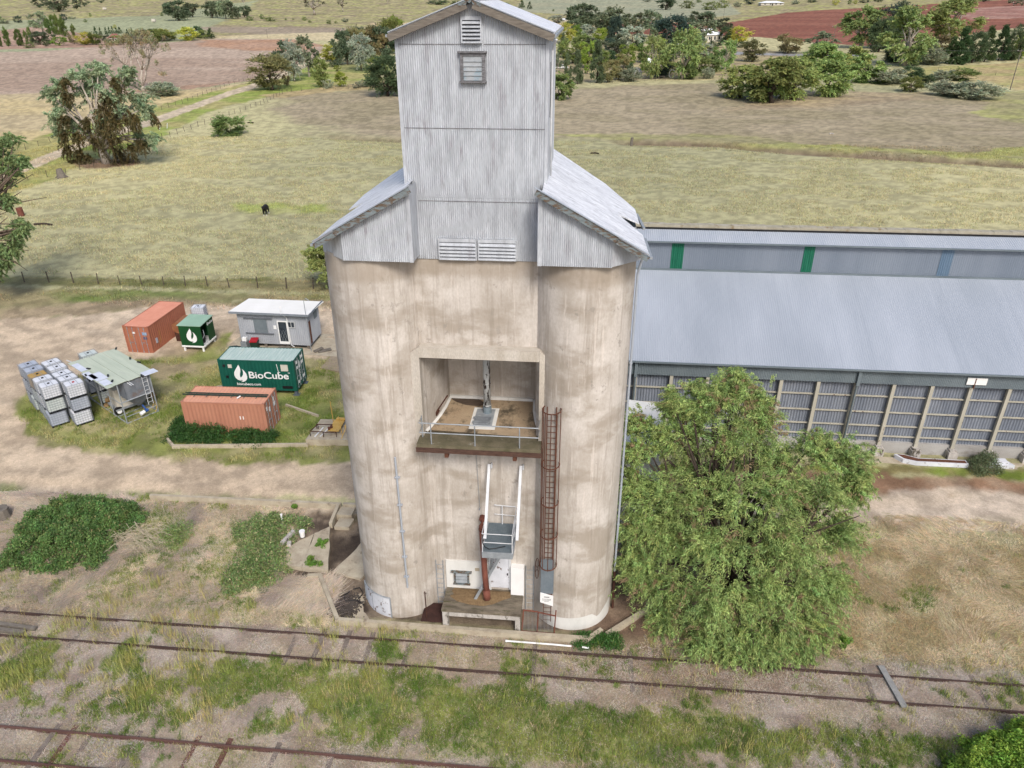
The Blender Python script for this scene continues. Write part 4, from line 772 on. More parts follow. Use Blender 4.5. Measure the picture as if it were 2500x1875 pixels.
tag(m.build('black_hose', M['black']), 'loop of thin black hose lying on the rubble by the silo door', 'hose')
m = MB(); m.tube([(-13.45, 28.9, .12), (-12.75, 27.5, .12)], .06, 10); tag(m.build('grey_pipe', M['gal']), 'short grey pipe lying along the inside of the kerb', 'pipe')
b = wthing('plastic_bucket', 'white plastic bucket standing on the broken concrete slab', 'bucket', (-16.2, 32.5, .47)); m = MB(); m.tube([(-16.2, 32.5, .47), (-16.2, 32.5, .85)], [.14, .17], 14, False); m.tube([(-16.2, 32.5, .47), (-16.2, 32.5, .49)], .14, 14); m.tube([(-16.2, 32.5, .82), (-16.2, 32.5, .86)], [.18, .18], 14, False); m.build('body', M['white2'], b); m = MB(); m.tube([(-16.2, 32.5, .85), (-16.2, 32.5, .875)], .175, 14); m.build('lid', M['white2'], b)
m = MB(); m.obox((-17.05, 32.3, .5), (.22, 1.2, .2), -.25); tag(m.build('concrete_block', M['conc4']), 'long grey concrete block lying at the edge of the broken slab', 'concrete block')
m = MB(); m.obox((-16.75, 31.75, .5), (.22, .3, .2), .2); [m.obox((-16.75+a, 31.75+b_, .62), (.05, .08, .03), .2) for a in (-.05, .05) for b_ in (-.08, .08)]; tag(m.build('breeze_block', M['conc4']), 'small hollow grey block beside the white bucket', 'block')
m = MB(); m.tube([(-17.9, 33.6, .2), (-17.95, 33.7, 1.0)], .06, 8); m.tube([(-17.95, 33.7, 1.0), (-17.95, 33.7, 1.05)], .07, 8); tag(m.build('marker_post', M['white2']), 'leaning white plastic pipe post in the weeds on the bank', 'post')
m = MB(); m.tube([(-2.9, 25.98, .06), (-.6, 25.95, .08), (.4, 25.93, .07)], .045, 8); m.tube([(.95, 25.92, .07), (1.3, 25.9, .07)], .045, 8); m.tube([(-3.0, 25.98, .06), (-2.9, 25.98, .06)], .06, 8); tag(m.build('white_pipe', M['white2']), 'long thin white plastic pipe lying on the ground between kerb and rails', 'pipe')
# ---------------------------------------------------------------- railway
FIX[0] = False
def track(y0, y1, label, sl, w=.07, zt=.10, mats=None):
    t = wthing('railway_track', label, 'railway track', (-10, (y0+y1)/2, 0))
    for y in (y0, y1):
        m = MB(); N = 40
        for i in range(N):
            a, b = -62+112*i/N, -62+112*(i+1)/N
            m.box(a, b, y-w/2, y+w/2, zt-.035, zt); m.box(a, b, y-.012, y+.012, -.03, zt-.035); m.box(a, b, y-.065, y+.065, -.05, .012)
        m.build('rail', M['rail'] if zt < .12 else pm('red_brown_rail', S(100, 72, 66), S(122, 90, 82), 2, (.4, 3, 3), .8, fine=.2), t)
    for x, mt in sl:
        m = MB(); m.obox((x, (y0+y1)/2, -.055), (.23, 2.4, .14), random.Random(x).uniform(-.03, .03)); m.build('sleeper', M[mt], t)
    return t
track(26.0, 24.5, 'rusty siding track half buried in weeds closest to the silo', [(x, 'sleeper') for x in [-29.2, -24.3, -13.4, -12.1, -10.8, -9.6, -7.7]+[18.9, 20.6, 21.9, -1.5, 3.1, 14.]])
track(19.57, 18.03, 'red brown rusty track with bare sleepers at the bottom of the view', [(x, 'sleeperR' if i in (2, 5, 6) else 'sleeper') for i, x in enumerate([-23.2, -22.0, -21.2, -20.3, -18.2, -15.6, -14.2, -12.0, -9.6])], .075, .14)
m = MB(); m.obox((15.0, 25.4, .09), (.28, 2.3, .08), .12); tag(m.build('loose_sleeper', pm('silvery_plank', S(150, 150, 150), S(176, 175, 172), 4, fine=.2)), 'single grey timber plank lying across the siding near the right edge', 'sleeper')
m = MB(); m.obox((-28.6, 24.8, .1), (3.2, .22, .16), -.05); m.obox((-27.8, 25.1, .1), (2.4, .2, .14), -.07); tag(m.build('timber_baulk', M['timber']), 'grey weathered timber baulk lying beside the siding at the left edge', 'timber')
# ---------------------------------------------------------------- long shed
SH = wthing('grain_shed', 'long low grain storage shed with pale blue grey roof and clerestory behind the silo', 'shed', (30, 45.45, 0))
SX0, SX1, SY = 2.3, 64.0, 45.45
m = MB(); m.roof((SX0, 45.05, 6.64), (SX1, 45.05, 6.64), (SX0, 53.0, 10.40), (SX1, 53.0, 10.40), .15, .007, 4); m.build('main_roof', M['sroof'], SH)
m = MB(); m.corr((SX0, 53.0), (SX1, 53.0), 10.35, 12.6, .15, .008); m.build('clerestory_wall', M['cler'], SH)
m = MB(); m.roof((SX0, 52.7, 12.56), (SX1, 52.7, 12.56), (SX0, 54.4, 13.12), (SX1, 54.4, 13.12), .15, .015, 4); m.build('upper_roof', M['sroof2'], SH)
m = MB(); m.box(SX0, SX1, 52.6, 52.68, 12.46, 12.56); m.box(SX0, SX1, 52.85, 52.985, 10.33, 10.45); m.build('clerestory_trim', M['sfas'], SH)
m = MB()
for i in range(int((SX1-SX0)/1.2)):
    a = SX0+i*1.2; m.prism([(a, 54.2), (a+1.19, 54.2), (a+1.19, 54.8), (a, 54.8)], 13.14, 13.32+.02*((i*7) % 3))
m.build('ridge_capping', M['ridge'], SH)
m = MB(); m.box(SX0, SX1, 54.1, 54.22, 13.02, 13.15); m.build('ridge_flashing', M['black'], SH)
m = MB(); m.roof((SX0, 66.5, 6.5), (SX1, 66.5, 6.5), (SX0, 54.8, 13.12), (SX1, 54.8, 13.12), .6, .01, 2); m.build('rear_roof', M['sroof'], SH)
m = MB(); m.add([(SX0, 45.5, 0), (SX0, 66, 0), (SX0, 66, 6.4), (SX0, 54.6, 13.1), (SX0, 53, 12.5), (SX0, 53, 10.3), (SX0, 45.5, 6.7)], [tuple(range(7))]); m.add([(SX1, 45.5, 0), (SX1, 66, 0), (SX1, 66, 6.4), (SX1, 54.6, 13.1), (SX1, 53, 12.5), (SX1, 53, 10.3), (SX1, 45.5, 6.7)], [tuple(range(7))]); m.box(SX0, SX1, 65.95, 66, 0, 6.4); m.build('end_wall', M['swall'], SH)
m = MB(); m.corr((SX0, 45.38), (SX1, 45.38), 5.52, 6.6, .11, .012); m.build('fascia', M['sfas'], SH)
m = MB(); m.box(SX0, SX1, 44.96, 45.07, 6.58, 6.68); m.build('gutter', M['sfas'], SH)
m = MB(); m.corr((SX0, 45.8), (SX1, 45.8), .9, 5.6, .19, .03, seg=6); m.build('wall_sheeting', M['swall'], SH)
m = MB(); m.box(SX0, SX1, 45.6, 45.95, -.1, .96); m.build('plinth', pm('dull_white_plinth', S(176, 172, 168), S(200, 198, 195), 1, (.5, 1, 1), .9, fine=.2, c3=S(140, 128, 116), c3t=(.55, .7)), SH)
cols = [6.32-2.405*1+2.405*i for i in range(23)]
DPM = pm('cream_painted_column', S(178, 174, 160), S(196, 192, 178), 1.5, (1, 1, .4), .8, fine=.1, c3=S(96, 62, 48), c3t=(.62, .66), sc3=3.5, st3=(1, 1, .6))
for i, x in enumerate(cols):
    m = MB(); m.box(x-.11, x+.11, 45.43, 45.65, .6, 5.53); m.build('column', DPM, SH)
    m = MB(); m.box(x-.3, x+.3, 45.05, 45.61, -.1, .65); m.box(x-.22, x+.22, 45.15, 45.61, .65, .78); m.build('footing', M['conc4'], SH)
for z in (1.4, 2.2, 3.25, 4.45):
    m = MB(); m.box(SX0, SX1, 45.63, 45.75, z-.035, z+.035); m.build('girt', DPM, SH)
for x in (18.34, 42.4, 3.9):
    m = MB(); m.box(x-.1, x+.1, 45.17, 45.35, 5.4, 6.6); m.tube([(x, 45.3, 5.4), (x, 45.35, .7)], .06, 8); m.build('downpipe', M['sfas'], SH)
for xa, xb, mt in ((6.4, 7.27, 'sky1'), (15.66, 16.4, 'sky1'), (25.0, 25.82, 'sky2')):
    m = MB(); m.corr((xa, 52.97), (xb, 52.97), 10.45, 12.45, .15, .015); o = m.build('skylight_panel', M[mt], SH); o['label'] = 'green translucent wall panel' if mt == 'sky1' else 'blue translucent wall panel'
m = MB(); m.box(25.07, 26.29, 45.27, 45.33, 5.78, 6.26); m.build('white_board', M['white2'], SH)
m = MB(); m.box(25.55, 25.61, 45.25, 45.35, 5.5, 6.24); m.build('rust_stained_bracket', M['rust'], SH)
m = MB(); m.box(19, 64, 44.3, 45.05, -.1, .12); o = m.build('loading_ledge', M['conc2']); tag(o, 'low pale concrete ledge running along the foot of the grain shed', 'concrete ledge')
t = wthing('conveyor_trough', 'rusty white steel trough lying on the ledge at the foot of the shed', 'trough', (24, 44.6, .12))
m = MB(); m.prism([(21.7, 45.0), (22.1, 44.4), (22.9, 44.15), (26.2, 44.15), (26.2, 44.65), (23.1, 44.65), (22.3, 45.04)], .12, .42); m.build('body', M['whitep'], t)
m = MB(); m.prism([(21.9, 44.95), (22.2, 44.5), (22.9, 44.25), (26.1, 44.25), (26.1, 44.55), (23.1, 44.55), (22.3, 44.95)], .42, .44); m.build('rusty_tray', M['rust'], t)
for i, (x, lb) in enumerate(((27.6, 'white rusty hopper base on the shed ledge, left of its twin'), (30.6, 'white rusty steel hopper base on the shed ledge at the right edge'))):
    m = MB(); m.prism([(x, 44.3), (x+1.6, 44.3), (x+1.3, 45.0), (x+.2, 45.0)], .12, .4); m.box(x+.3, x+1.2, 44.4, 44.9, .4, .55); tag(m.build('hopper_base', M['whitep']), lb, 'hopper base')
an = wthing('white_annex', 'small white painted lean-to between the silo and the pepper tree', 'lean-to', (4, 38, 0))
m = MB(); m.slab([(2.75, 35.0, 5.9), (5.15, 37.0, 5.55), (5.1, 40, 6.3), (3.15, 40, 6.5)], .08); m.build('roof', M['white'], an)
m = MB(); m.add([(2.85, 35.2, 0), (5.05, 37.05, 0), (5.0, 39.9, 0), (3.25, 39.9, 0), (2.85, 35.2, 5.82), (5.05, 37.05, 5.5), (5.0, 39.9, 6.2), (3.25, 39.9, 6.4)], [(0, 1, 5, 4), (1, 2, 6, 5), (2, 3, 7, 6), (3, 0, 4, 7)]); m.build('wall', M['white'], an)
# ---------------------------------------------------------------- yard objects
def container(label, loc, rz, dims, body, roofm, doors_x=None, group=None, ribs=True):
    """20 ft container, long side along local X; doors at +X (doors_x=1) or along -Y end when rotated"""
    L, Wd, H = dims; t = thing('shipping_container', label, 'shipping container', loc, rz, group)
    m = MB()
    for y, n in ((-Wd/2, (0, -1)), (Wd/2, (0, 1))): m.corr((-L/2+.1, y*.985), (L/2-.1, y*.985), .14, H-.1, .28, .018, n, 4)
    m.corr((-L/2*.99, -Wd/2+.1), (-L/2*.99, Wd/2-.1), .14, H-.1, .28, .018, (-1, 0), 4); m.build('side_wall', body, t)
    m = MB(); m.roof((-L/2+.06, -Wd/2+.05, H-.02), (L/2-.06, -Wd/2+.05, H-.02), (-L/2+.06, Wd/2-.05, H-.02), (L/2-.06, Wd/2-.05, H-.02), .26, .014, 4); m.build('roof', roofm, t)
    m = MB()
    for x in (-L/2, L/2):
        for y in (-Wd/2, Wd/2): m.box(min(x, x-math.copysign(.13, x)), max(x, x-math.copysign(.13, x)), min(y, y-math.copysign(.11, y)), max(y, y-math.copysign(.11, y)), 0, H)
    for y in (-Wd/2, Wd/2-.06):
        m.box(-L/2+.13, L/2-.13, y, y+.06, 0, .15); m.box(-L/2+.13, L/2-.13, y, y+.06, H-.1, H-.002)
    for x in (-L/2, L/2-.06):
        m.box(x, x+.06, -Wd/2+.11, Wd/2-.11, 0, .15); m.box(x, x+.06, -Wd/2+.11, Wd/2-.11, H-.1, H-.002)
    m.build('corner_frame', body, t)
    m = MB()
    for x in (-L/2+.08, L/2-.08):
        for y in (-Wd/2+.08, Wd/2-.08): m.box(x-.09, x+.09, y-.085, y+.085, H-.001, H+.02)
    m.build('corner_casting', body, t)
    for s in (-1, 1):
        m = MB(); y0, y1 = (.01, Wd/2-.12) if s > 0 else (-Wd/2+.12, -.01)
        X = L/2-.04; m.box(X-.03, X, y0, y1, .15, H-.1)
        for k in range(5): z = .2+k*(H-.35)/5; m.box(X, X+.02, y0+.05, y1-.05, z+.05, z+(H-.35)/5-.06)
        d = m.build('door', body, t)
        for q in (.28, .72):
            y = y0+(y1-y0)*q; m = MB(); m.tube([(X+.05, y, .08), (X+.05, y, H-.05)], .02, 6); [m.obox((X+.04, y, z), (.05, .09, .07)) for z in (.15, .9, 1.7, H-.2)]; m.build('locking_bar', M['gal'], d)
        m = MB(); m.bar((X+.08, y0+(y1-y0)*.28, 1.05), (X+.08, y0+(y1-y0)*.6, 1.02), .03); m.build('handle', M['gal'], d)
    return t
def leaflogo(parent, cx, cz, h, plane, mat, name='leaf_logo'):
    """white split-drop emblem; plane maps (u,v) to 3d"""
    def pth(P): return [plane(cx+u*h, cz+v*h) for u, v in P]
    A = [(-.02, .5), (.03, .38), (.05, .25), (.03, .1), (-.02, -.05), (-.03, -.18), (.0, -.3), (.06, -.4), (-.05, -.42), (-.18, -.38), (-.28, -.28), (-.33, -.12), (-.31, .04), (-.24, .18), (-.14, .32), (-.06, .43)]
    B = [(.12, .28), (.16, .2), (.17, .08), (.15, -.04), (.1, -.14), (.03, -.22), (-.01, -.24), (.0, -.34), (.07, -.46), (-.05, -.5), (.08, -.5), (.22, -.44), (.32, -.32), (.35, -.18), (.33, -.02), (.27, .1), (.2, .2)]
    m = MB(); me = mathutils.geometry.tessellate_polygon
    for P in (A, B):
        T = me([[mathutils.Vector((u, v, 0)) for u, v in P]]); m.add(pth(P), [tuple(t) for t in T])
    o = m.build(name, mat, parent); return o
def ltext(s_, size, cx, cz, fn, mat, parent, name='lettering', bold=.012):
    cu = bpy.data.curves.new(name, 'FONT'); cu.body = s_; cu.size = size; cu.align_x = 'CENTER'; cu.align_y = 'CENTER'; cu.offset = bold
    t = bpy.data.objects.new(name, cu); COL.objects.link(t); bpy.context.view_layer.update()
    me = bpy.data.meshes.new_from_object(t.evaluated_get(bpy.context.evaluated_depsgraph_get())); bpy.data.objects.remove(t); me.materials.clear(); me.materials.append(mat)
    for v in me.vertices: v.co = fn(cx+v.co[0], cz+v.co[1])
    o = bpy.data.objects.new(name, me); link(o, parent); ORG[o.name] = np.zeros(3); return o
# near orange container
cA = container('faded orange container closest to the rails with green gutter pieces on its roof', (-24.65, 44.46, hgt(-24.6, 44.5)-.02), .03, (5.97, 2.42, 2.56), M['orange'], M['orangeR'])
LW = M['white2']
m = MB()
for y, z, w_, h_ in ((-.85, 2.0, .22, .3), (-.42, 1.75, .2, .34), (.42, 2.1, .22, .3), (.5, 1.7, .24, .32)): m.box(2.965+.02, 2.965+.035, y-w_/2, y+w_/2, z-h_/2, z+h_/2)
m.build('white_placard', LW, cA)
m = MB(); m.box(1.1, 1.16, -1.26, -1.235, 1.3, 1.55); m.box(1.32, 1.38, -1.26, -1.235, 1.3, 1.55); m.build('white_scrape', LW, cA)
G = thing('gutter_bundle', 'dark green length of roof guttering laid along the near orange container roof', 'gutter', (-24.7, 44.4, hgt(-24.6, 44.5)+2.56), .03)
m = MB(); m.box(-3.2, 2.95, -.25, -.17, .05, .12); m.box(-3.1, 2.95, .0, .06, .06, .12); m.build('gutter_length', M['dkgreen'], G)
m = MB(); [m.box(x-.02, x+.02, -.45, .2, .02, .05) for x in (-2.3, -1.4, -.5, .4, 1.3, 2.2)]; m.build('support_strut', M['timber'], G)
m = MB(); m.tube([(.9, -.55, .06), (1.05, -.3, .1)], .05, 8); tag_ = m.build('white_offcut', LW, G)
# green container
gz = hgt(-24.6, 50.3)
cB = container('dark green container with white leaf emblem and BioCube lettering on its long side', (-24.62, 50.3, gz+.42), .03, (5.94, 2.40, 2.54), M['greenc'], M['greenr'])
fr_y = lambda u, v: (u, -1.226, v)
leaflogo(cB, -1.34, 1.42, 1.48, fr_y, LW)
ltext("BioCube", .80, .0, 1.28, lambda u, v: (.88+u*1.13, -1.235, v), LW, cB, bold=.014); ltext("TM", .12, 2.5, 1.55, fr_y, LW, cB, bold=.003); ltext("biocubeco.com", .31, -.79, .50, fr_y, LW, cB, bold=.006)
for nm, a, mt in (('cream_vent_panel', (1.95, 2.5, 1.72, 2.25), 'cream'), ('cream_vent_panel', (-2.2, -1.9, 1.88, 2.16), 'cream'), ('vent_hole', (-2.62, -2.42, 1.95, 2.15), 'black'), ('vent_hole', (-2.5, -2.3, 1.0, 1.2), 'black'), ('vent_slot', (1.85, 2.65, .22, .42), 'black')):
    m = MB(); m.box(a[0], a[1], -1.25, -1.2, a[2], a[3]); m.build(nm, M[mt], cB)
m = MB(); m.tube([(1.65, -1.24, 2.3), (1.72, -1.24, 1.6), (1.85, -1.24, 1.6)], .022, 6); m.build('conduit', LW, cB)
ex = lambda u, v: (2.97+.012, u, v)
leaflogo(cB, -.1, 1.85, .75, ex, LW)
ltext("BioCube", .36, 0, 1.05, lambda u, v: (2.97+.012, (v-1.05)-.12, 1.0+u*.9), LW, cB)
for y in (-.55, .45, .75):
    m = MB(); [m.box(2.96, 2.985, y-.1, y+.1, z, z+.22) for z in (.4, 1.6, 2.05)]; m.build('sticker', LW, cB)
for x in (-2.8, 2.8):
    for y in (-1.0, 1.0):
        m = MB(); m.obox((x, y, -.2), (.22, .22, .42)); m.obox((x, y, -.4), (.5, .4, .06)); m.build('foot', pm('blue_grey_stand', S(90, 100, 115), S(110, 120, 132), 3), cB)
# far orange container (long side away from the camera)
cC = container('rusty orange container with yellowish streaks parked furthest back at the gravel yard edge', (-37.96, 58.55, hgt(-38, 58)-.1), -pi/2-.04, (5.89, 2.37, 2.52), M['orangeF'], pm('orange_ribbed_roof', S(212, 142, 118), S(222, 156, 132), 1.2, fine=.08, c3=S(226, 170, 150), c3t=(.6, .75)))
m = MB(); m.box(2.93, 2.965, .55, .95, 1.75, 2.0); m.build('blue_white_sign', pm('pale_blue_sign', S(130, 170, 215), S(200, 215, 235), 2), cC)
m = MB(); m.box(2.93, 2.965, .55, .9, 1.35, 1.58); m.build('dull_blue_sign', pm('dull_blue_sign', S(105, 100, 130), S(120, 115, 140), 2), cC)
m = MB(); m.box(2.93, 2.965, -.35, -.12, 1.85, 2.0); m.build('white_label', LW, cC)
m = MB(); m.box(2.0, 2.25, 1.18, 1.22, .7, 1.15); m.build('side_label', pm('faded_label', S(190, 195, 215), S(225, 225, 230), 2), cC)
# drum and tote beside it
t = thing('rusty_tank', 'rusty brown cylindrical tank propped against the far orange container', 'tank', (-35.7, 58.9, hgt(-35.6, 59)), 0)
m = MB(); m.tube([(0, -.9, 1.35), (0, .9, 1.35)], .52, 18); m.build('shell', pm('rust_tank', S(150, 92, 60), S(180, 125, 90), 2, fine=.25), t)
m = MB(); m.box(-.4, .4, -.8, -.6, 0, .9); m.box(-.4, .4, .6, .8, 0, .9); m.build('cradle', M['rustdk'], t)
# the green cabinet
t = thing('fuel_cabinet', 'small green processing cabinet on white legs with a leaf emblem and open side', 'cabinet', (-33.5, 57.3, hgt(-33.5, 57.3)-.05), -.01)
m = MB(); m.box(-1.0, 1.0, -1.12, -1.08, .62, 2.5); m.box(-1.0, -.96, -1.08, 1.15, .62, 2.5); m.box(-.96, 1.0, 1.11, 1.15, .62, 2.5); m.box(.96, 1.0, .0, 1.11, .62, 2.5); m.build('body', M['greenb'], t)
m = MB(); m.box(-.9, .9, -1.0, 1.05, .6, .64); m.box(-.9, -.5, -.9, 1.0, .64, 2.4); m.build('interior', M['alum'], t)
m = MB(); m.slab([(-1.08, -1.18, 2.52), (1.08, -1.18, 2.52), (1.08, 1.22, 2.6), (-1.08, 1.22, 2.6)], .05); m.build('roof', M['greenbr'], t)
m = MB(); m.box(-1.02, 1.02, -1.15, -1.05, .48, .62); m.box(.95, 1.05, -1.05, 1.15, .48, .62); m.box(-1.05, -.95, -1.05, 1.15, .48, .62); m.box(-.95, .95, 1.05, 1.15, .48, .62); m.build('base_frame', LW, t)
for x in (-.85, .85):
    for y in (-1.0, 1.0): m = MB(); m.box(x-.07, x+.07, y-.07, y+.07, 0, .48); m.build('leg', LW, t)
leaflogo(t, .05, 1.58, 1.35, lambda u, v: (u, -1.135, v), LW)
leaflogo(t, .16, 2.2, .36, lambda u, v: (1.012, u, v), LW); ltext("BioCube", .27, .66, 2.16, lambda u, v: (1.012, u, v), LW, t)
m = MB(); m.tube([(.6, -.75, .64), (.6, -.75, 1.0)], .18, 12); m.build('canister', pm('teal_canister', S(60, 110, 90), S(80, 130, 105), 2), t)
m = MB(); m.tube([(.55, -.4, .64), (.55, -.4, 1.5)], .25, 12); m.build('motor', M['black'], t)
m = MB(); m.tube([(.5, -.8, 1.5), (.5, -.8, 2.1)], .14, 10); m.build('filter', M['blue'], t)
m = MB(); m.tube([(.75, -.3, 1.8), (.9, -.5, 1.4), (.8, -.8, 1.1)], .03, 6); m.build('hose', M['gal'], t)
# ---------------------------------------------------------------- hut
hz = hgt(-26.6, 58.5)
HT = thing('site_hut', 'pale grey ribbed site hut with flat cream roof and white screen door', 'hut', (-26.5, 58.85, hz), -.02)
m = MB(); m.corr((-3.15, -1.42), (3.15, -1.42), .4, 3.35, .18, .016); m.corr((3.15, -1.42), (3.15, 1.42), .4, 3.3, .18, .016, (1, 0)); m.corr((3.15, 1.42), (-3.15, 1.42), .4, 3.2, .18, .016, (0, 1)); m.corr((-3.15, 1.42), (-3.15, -1.42), .4, 3.3, .18, .016, (-1, 0)); m.build('wall', M['hutw'], HT)
m = MB(); m.slab([(-3.6, -1.85, 3.50), (3.45, -1.85, 3.50), (3.6, 1.75, 3.32), (-3.4, 1.75, 3.32)], .06); m.build('roof', M['hutr'], HT)
m = MB(); m.box(-3.6, 3.45, -1.93, -1.85, 3.34, 3.51); m.box(3.46, 3.52, -1.85, 1.7, 3.3, 3.46); m.build('fascia_gutter', pm('grey_gutter', S(140, 148, 158), S(156, 163, 172), 2), HT)
m = MB(); m.box(.48, 1.32, -1.5, -1.44, .52, 2.62); d = m.build('screen_door', M['glass'], HT)
m = MB(); [m.box(*a) for a in ((.44, .53, -1.53, -1.45, .5, 2.68), (1.27, 1.36, -1.53, -1.45, .5, 2.68), (.53, 1.27, -1.53, -1.45, 2.58, 2.68), (.53, 1.27, -1.53, -1.45, .5, .74))]; m.build('frame', LW, d)
m = MB(); [m.bar((.53+i*.25-.1, -1.515, .76), (.53+i*.25+.35, -1.515, 1.8), .012) for i in (0, 1, 2)]; [m.bar((.53+i*.25+.3, -1.515, .76), (.53+i*.25-.1, -1.515, 1.8), .012) for i in (0, 1, 2)]; m.build('security_bars', M['gal'], d)
m = MB(); m.box(.42, .46, -1.56, -1.5, 1.5, 1.6); m.build('handle', M['alum'], d)
m = MB(); m.box(-1.7, -.2-.32, -1.5, -1.45, 1.45, 2.78); m.build('window_screen', M['screen'], HT)
m = MB(); m.box(-2.55, .02, -1.56, -1.46, 2.78, 2.84); m.box(-2.55, .02, -1.56, -1.46, 1.38, 1.44); m.build('sliding_track', pm('dull_track', S(110, 116, 124), S(125, 130, 138), 2), HT)
m = MB(); m.box(1.42, 1.98, -1.49, -1.45, 2.1, 2.6); wn = m.build('window', M['glass'], HT); m = MB(); [m.box(*a) for a in ((1.38, 1.43, -1.52, -1.45, 2.06, 2.64), (1.97, 2.02, -1.52, -1.45, 2.06, 2.64), (1.43, 1.97, -1.52, -1.45, 2.06, 2.11), (1.43, 1.97, -1.52, -1.45, 2.59, 2.64), (1.67, 1.71, -1.52, -1.45, 2.1, 2.6))]; m.build('frame', M['alum'], wn)
m = MB(); m.box(3.17, 3.21, .1, .85, 2.3, 2.9); m.build('side_window', M['screen'], HT)
m = MB(); m.box(.05, .3, -1.47, -1.44, 1.85, 2.2); m.build('notice', LW, HT)
m = MB(); m.tube([(1.15, -1.9, 4.2), (1.12, -1.9, 3.5), (1.2, -1.75, 3.3), (1.38, -1.5, 3.0), (1.45, -1.5, .4), (1.75, -1.6, .3)], .035, 8); m.build('downpipe', LW, HT)
m = MB(); m.box(3.18, 3.2, -1.25, -.9, .5, 2.6); m.build('rust_patch', M['rust'], HT)
m = MB(); m.tube([(3.3, -1.75, 0), (3.25, -1.75, 4.75), (3.45, -1.75, 4.95), (3.75, -1.75, 4.75)], .03, 6); m.build('antenna_mast', M['gal'], HT)
for x in (-2.9, -1, 1, 2.9):
    for y in (-1.2, 1.2): m = MB(); m.obox((x, y, .18), (.22, .22, .42)); m.build('stump', M['timber'], HT)
m = MB(); m.box(.35, 1.4, -1.95, -1.5, .0, .3); m.build('door_step', M['timber'], HT)
o = MB().prism([(-31.2, 56.6), (-21.2, 56.2), (-18.5, 56.2), (-19.2, 60.8), (-30.6, 60.8)], hz-.25, hz+.02).build('hut_apron', M['conc2']); tag(o, 'worn tan concrete apron under and around the site hut', 'concrete slab')
o = MB().prism([(-21.4, 53.9), (-16.2, 52.2), (-16.2, 54.9), (-21.2, 56.2)], hz-.3, [hz+.02, hz+.3, hz+.3, hz+.05]).build('timber_ramp', pm('worn_planks', S(168, 150, 128), S(190, 174, 150), 2, (.5, 4, 1), fine=.25)); tag(o, 'worn plank ramp between the green container and the silo', 'ramp')
b = thing('wheelie_bin', 'dark green wheelie bin with bright red lid in front of the hut', 'bin', (-28.2, 56.85, hz), .1)
m = MB(); m.prism([(-.27, -.3), (.27, -.3), (.27, .3), (-.27, .3)], .1, .95); m.build('body', M['dkgreen'], b); m = MB(); m.slab([(-.32, -.36, 1.0), (.32, -.36, 1.0), (.32, .36, 1.08), (-.32, .36, 1.08)], .1); m.build('lid', M['red'], b)
for x in (-.25, .25): m = MB(); m.tube([(x-.03, .27, .1), (x+.03, .27, .1)], .1, 12); m.build('wheel', M['black'], b)
b = thing('crate_stack', 'stack of pale grey slatted plastic crates beside the red lidded bin', 'crate', (-29.1, 56.9, hz), 0)
for k in range(5):
    m = MB(); z = k*.17
    for a in ((-.25, .25, -.3, -.28), (-.25, .25, .28, .3), (-.27, -.25, -.3, .3), (.25, .27, -.3, .3)): m.box(a[0], a[1], a[2], a[3], z+.02, z+.16)
    m.box(-.25, .25, -.28, .28, z+.02, z+.04); m.build('crate', pm('grey_crate', S(150, 156, 162), S(175, 180, 186), 2) if k == 0 else bpy.data.materials['grey_crate'], b)
b = thing('white_jerrycan', 'white plastic jerrycan standing on the crate stack by the hut', 'jerrycan', (-29.05, 56.9, hz+.86), 0); m = MB(); m.box(-.18, .18, -.14, .14, 0, .32); m.build('body', LW, b); m = MB(); m.tube([(-.1, 0, .32), (-.1, 0, .38)], .04, 8); m.build('cap', LW, b)
m = MB(); m.obox((-30.0, 56.75, hz+.12), (.9, .7, .22)); m.obox((-30.1, 56.7, hz+.28), (.6, .5, .1), .3); tag(m.build('black_pallet', M['black']), 'low pile of black plastic pallets at the left corner of the hut', 'pallet')
m = MB(); m.bar((-22.6, 56.9, hz+.06), (-21.6, 57.5, hz+.1), .5, .06); m.bar((-22.9, 56.8, hz+.12), (-22.3, 57.4, hz+.25), .4, .05); tag(m.build('timber_offcuts', M['timber']), 'flat timber offcuts lying on the apron at the right corner of the hut', 'timber')
# ---------------------------------------------------------------- caged totes
def cagemesh(s=1.0):
    m = MB(); a, b, z0, z1 = .60, .5, .14, 1.05
    for i in range(8):
        x = -a+2*a*i/7
        for y in (-b, b): m.box(x-.007, x+.007, y-.007, y+.007, z0, z1)
    for i in range(6):
        y = -b+2*b*i/5
        for x in (-a, a): m.box(x-.007, x+.007, y-.007, y+.007, z0, z1)
    for k in range(6):
        z = z0+(z1-z0)*k/5
        for y in (-b, b): m.box(-a, a, y-.009, y+.009, z-.007, z+.007)
        for x in (-a, a): m.box(x-.009, x+.009, -b, b, z-.007, z+.007)
    for x in (-.2, .2): m.box(x-.012, x+.012, -b, b, z1, z1+.02)
    return m
def tankmesh():
    m = MB(); a, b = .56, .46; P = [(-a+.06, -b), (a-.06, -b), (a, -b+.06), (a, b-.06), (a-.06, b), (-a+.06, b), (-a, b-.06), (-a, -b+.06)]; m.prism(P, .14, 1.0); Q = [(x*.9, y*.9) for x, y in P]; m.prism(Q, 1.0, 1.04); return m
def palletmesh():
    m = MB(); m.box(-.6, .6, -.5, .5, .1, .13)
    for x in (-.5, 0, .5):
        for y in (-.42, .0, .42): m.box(x-.08, x+.08, y-.06, y+.06, 0, .1)
    m.box(-.6, .6, -.5, -.46, .0, .03); m.box(-.6, .6, .46, .5, 0, .03); return m
def capmesh():
    m = MB(); m.tube([(0, 0, 1.04), (0, 0, 1.09)], .085, 12); return m
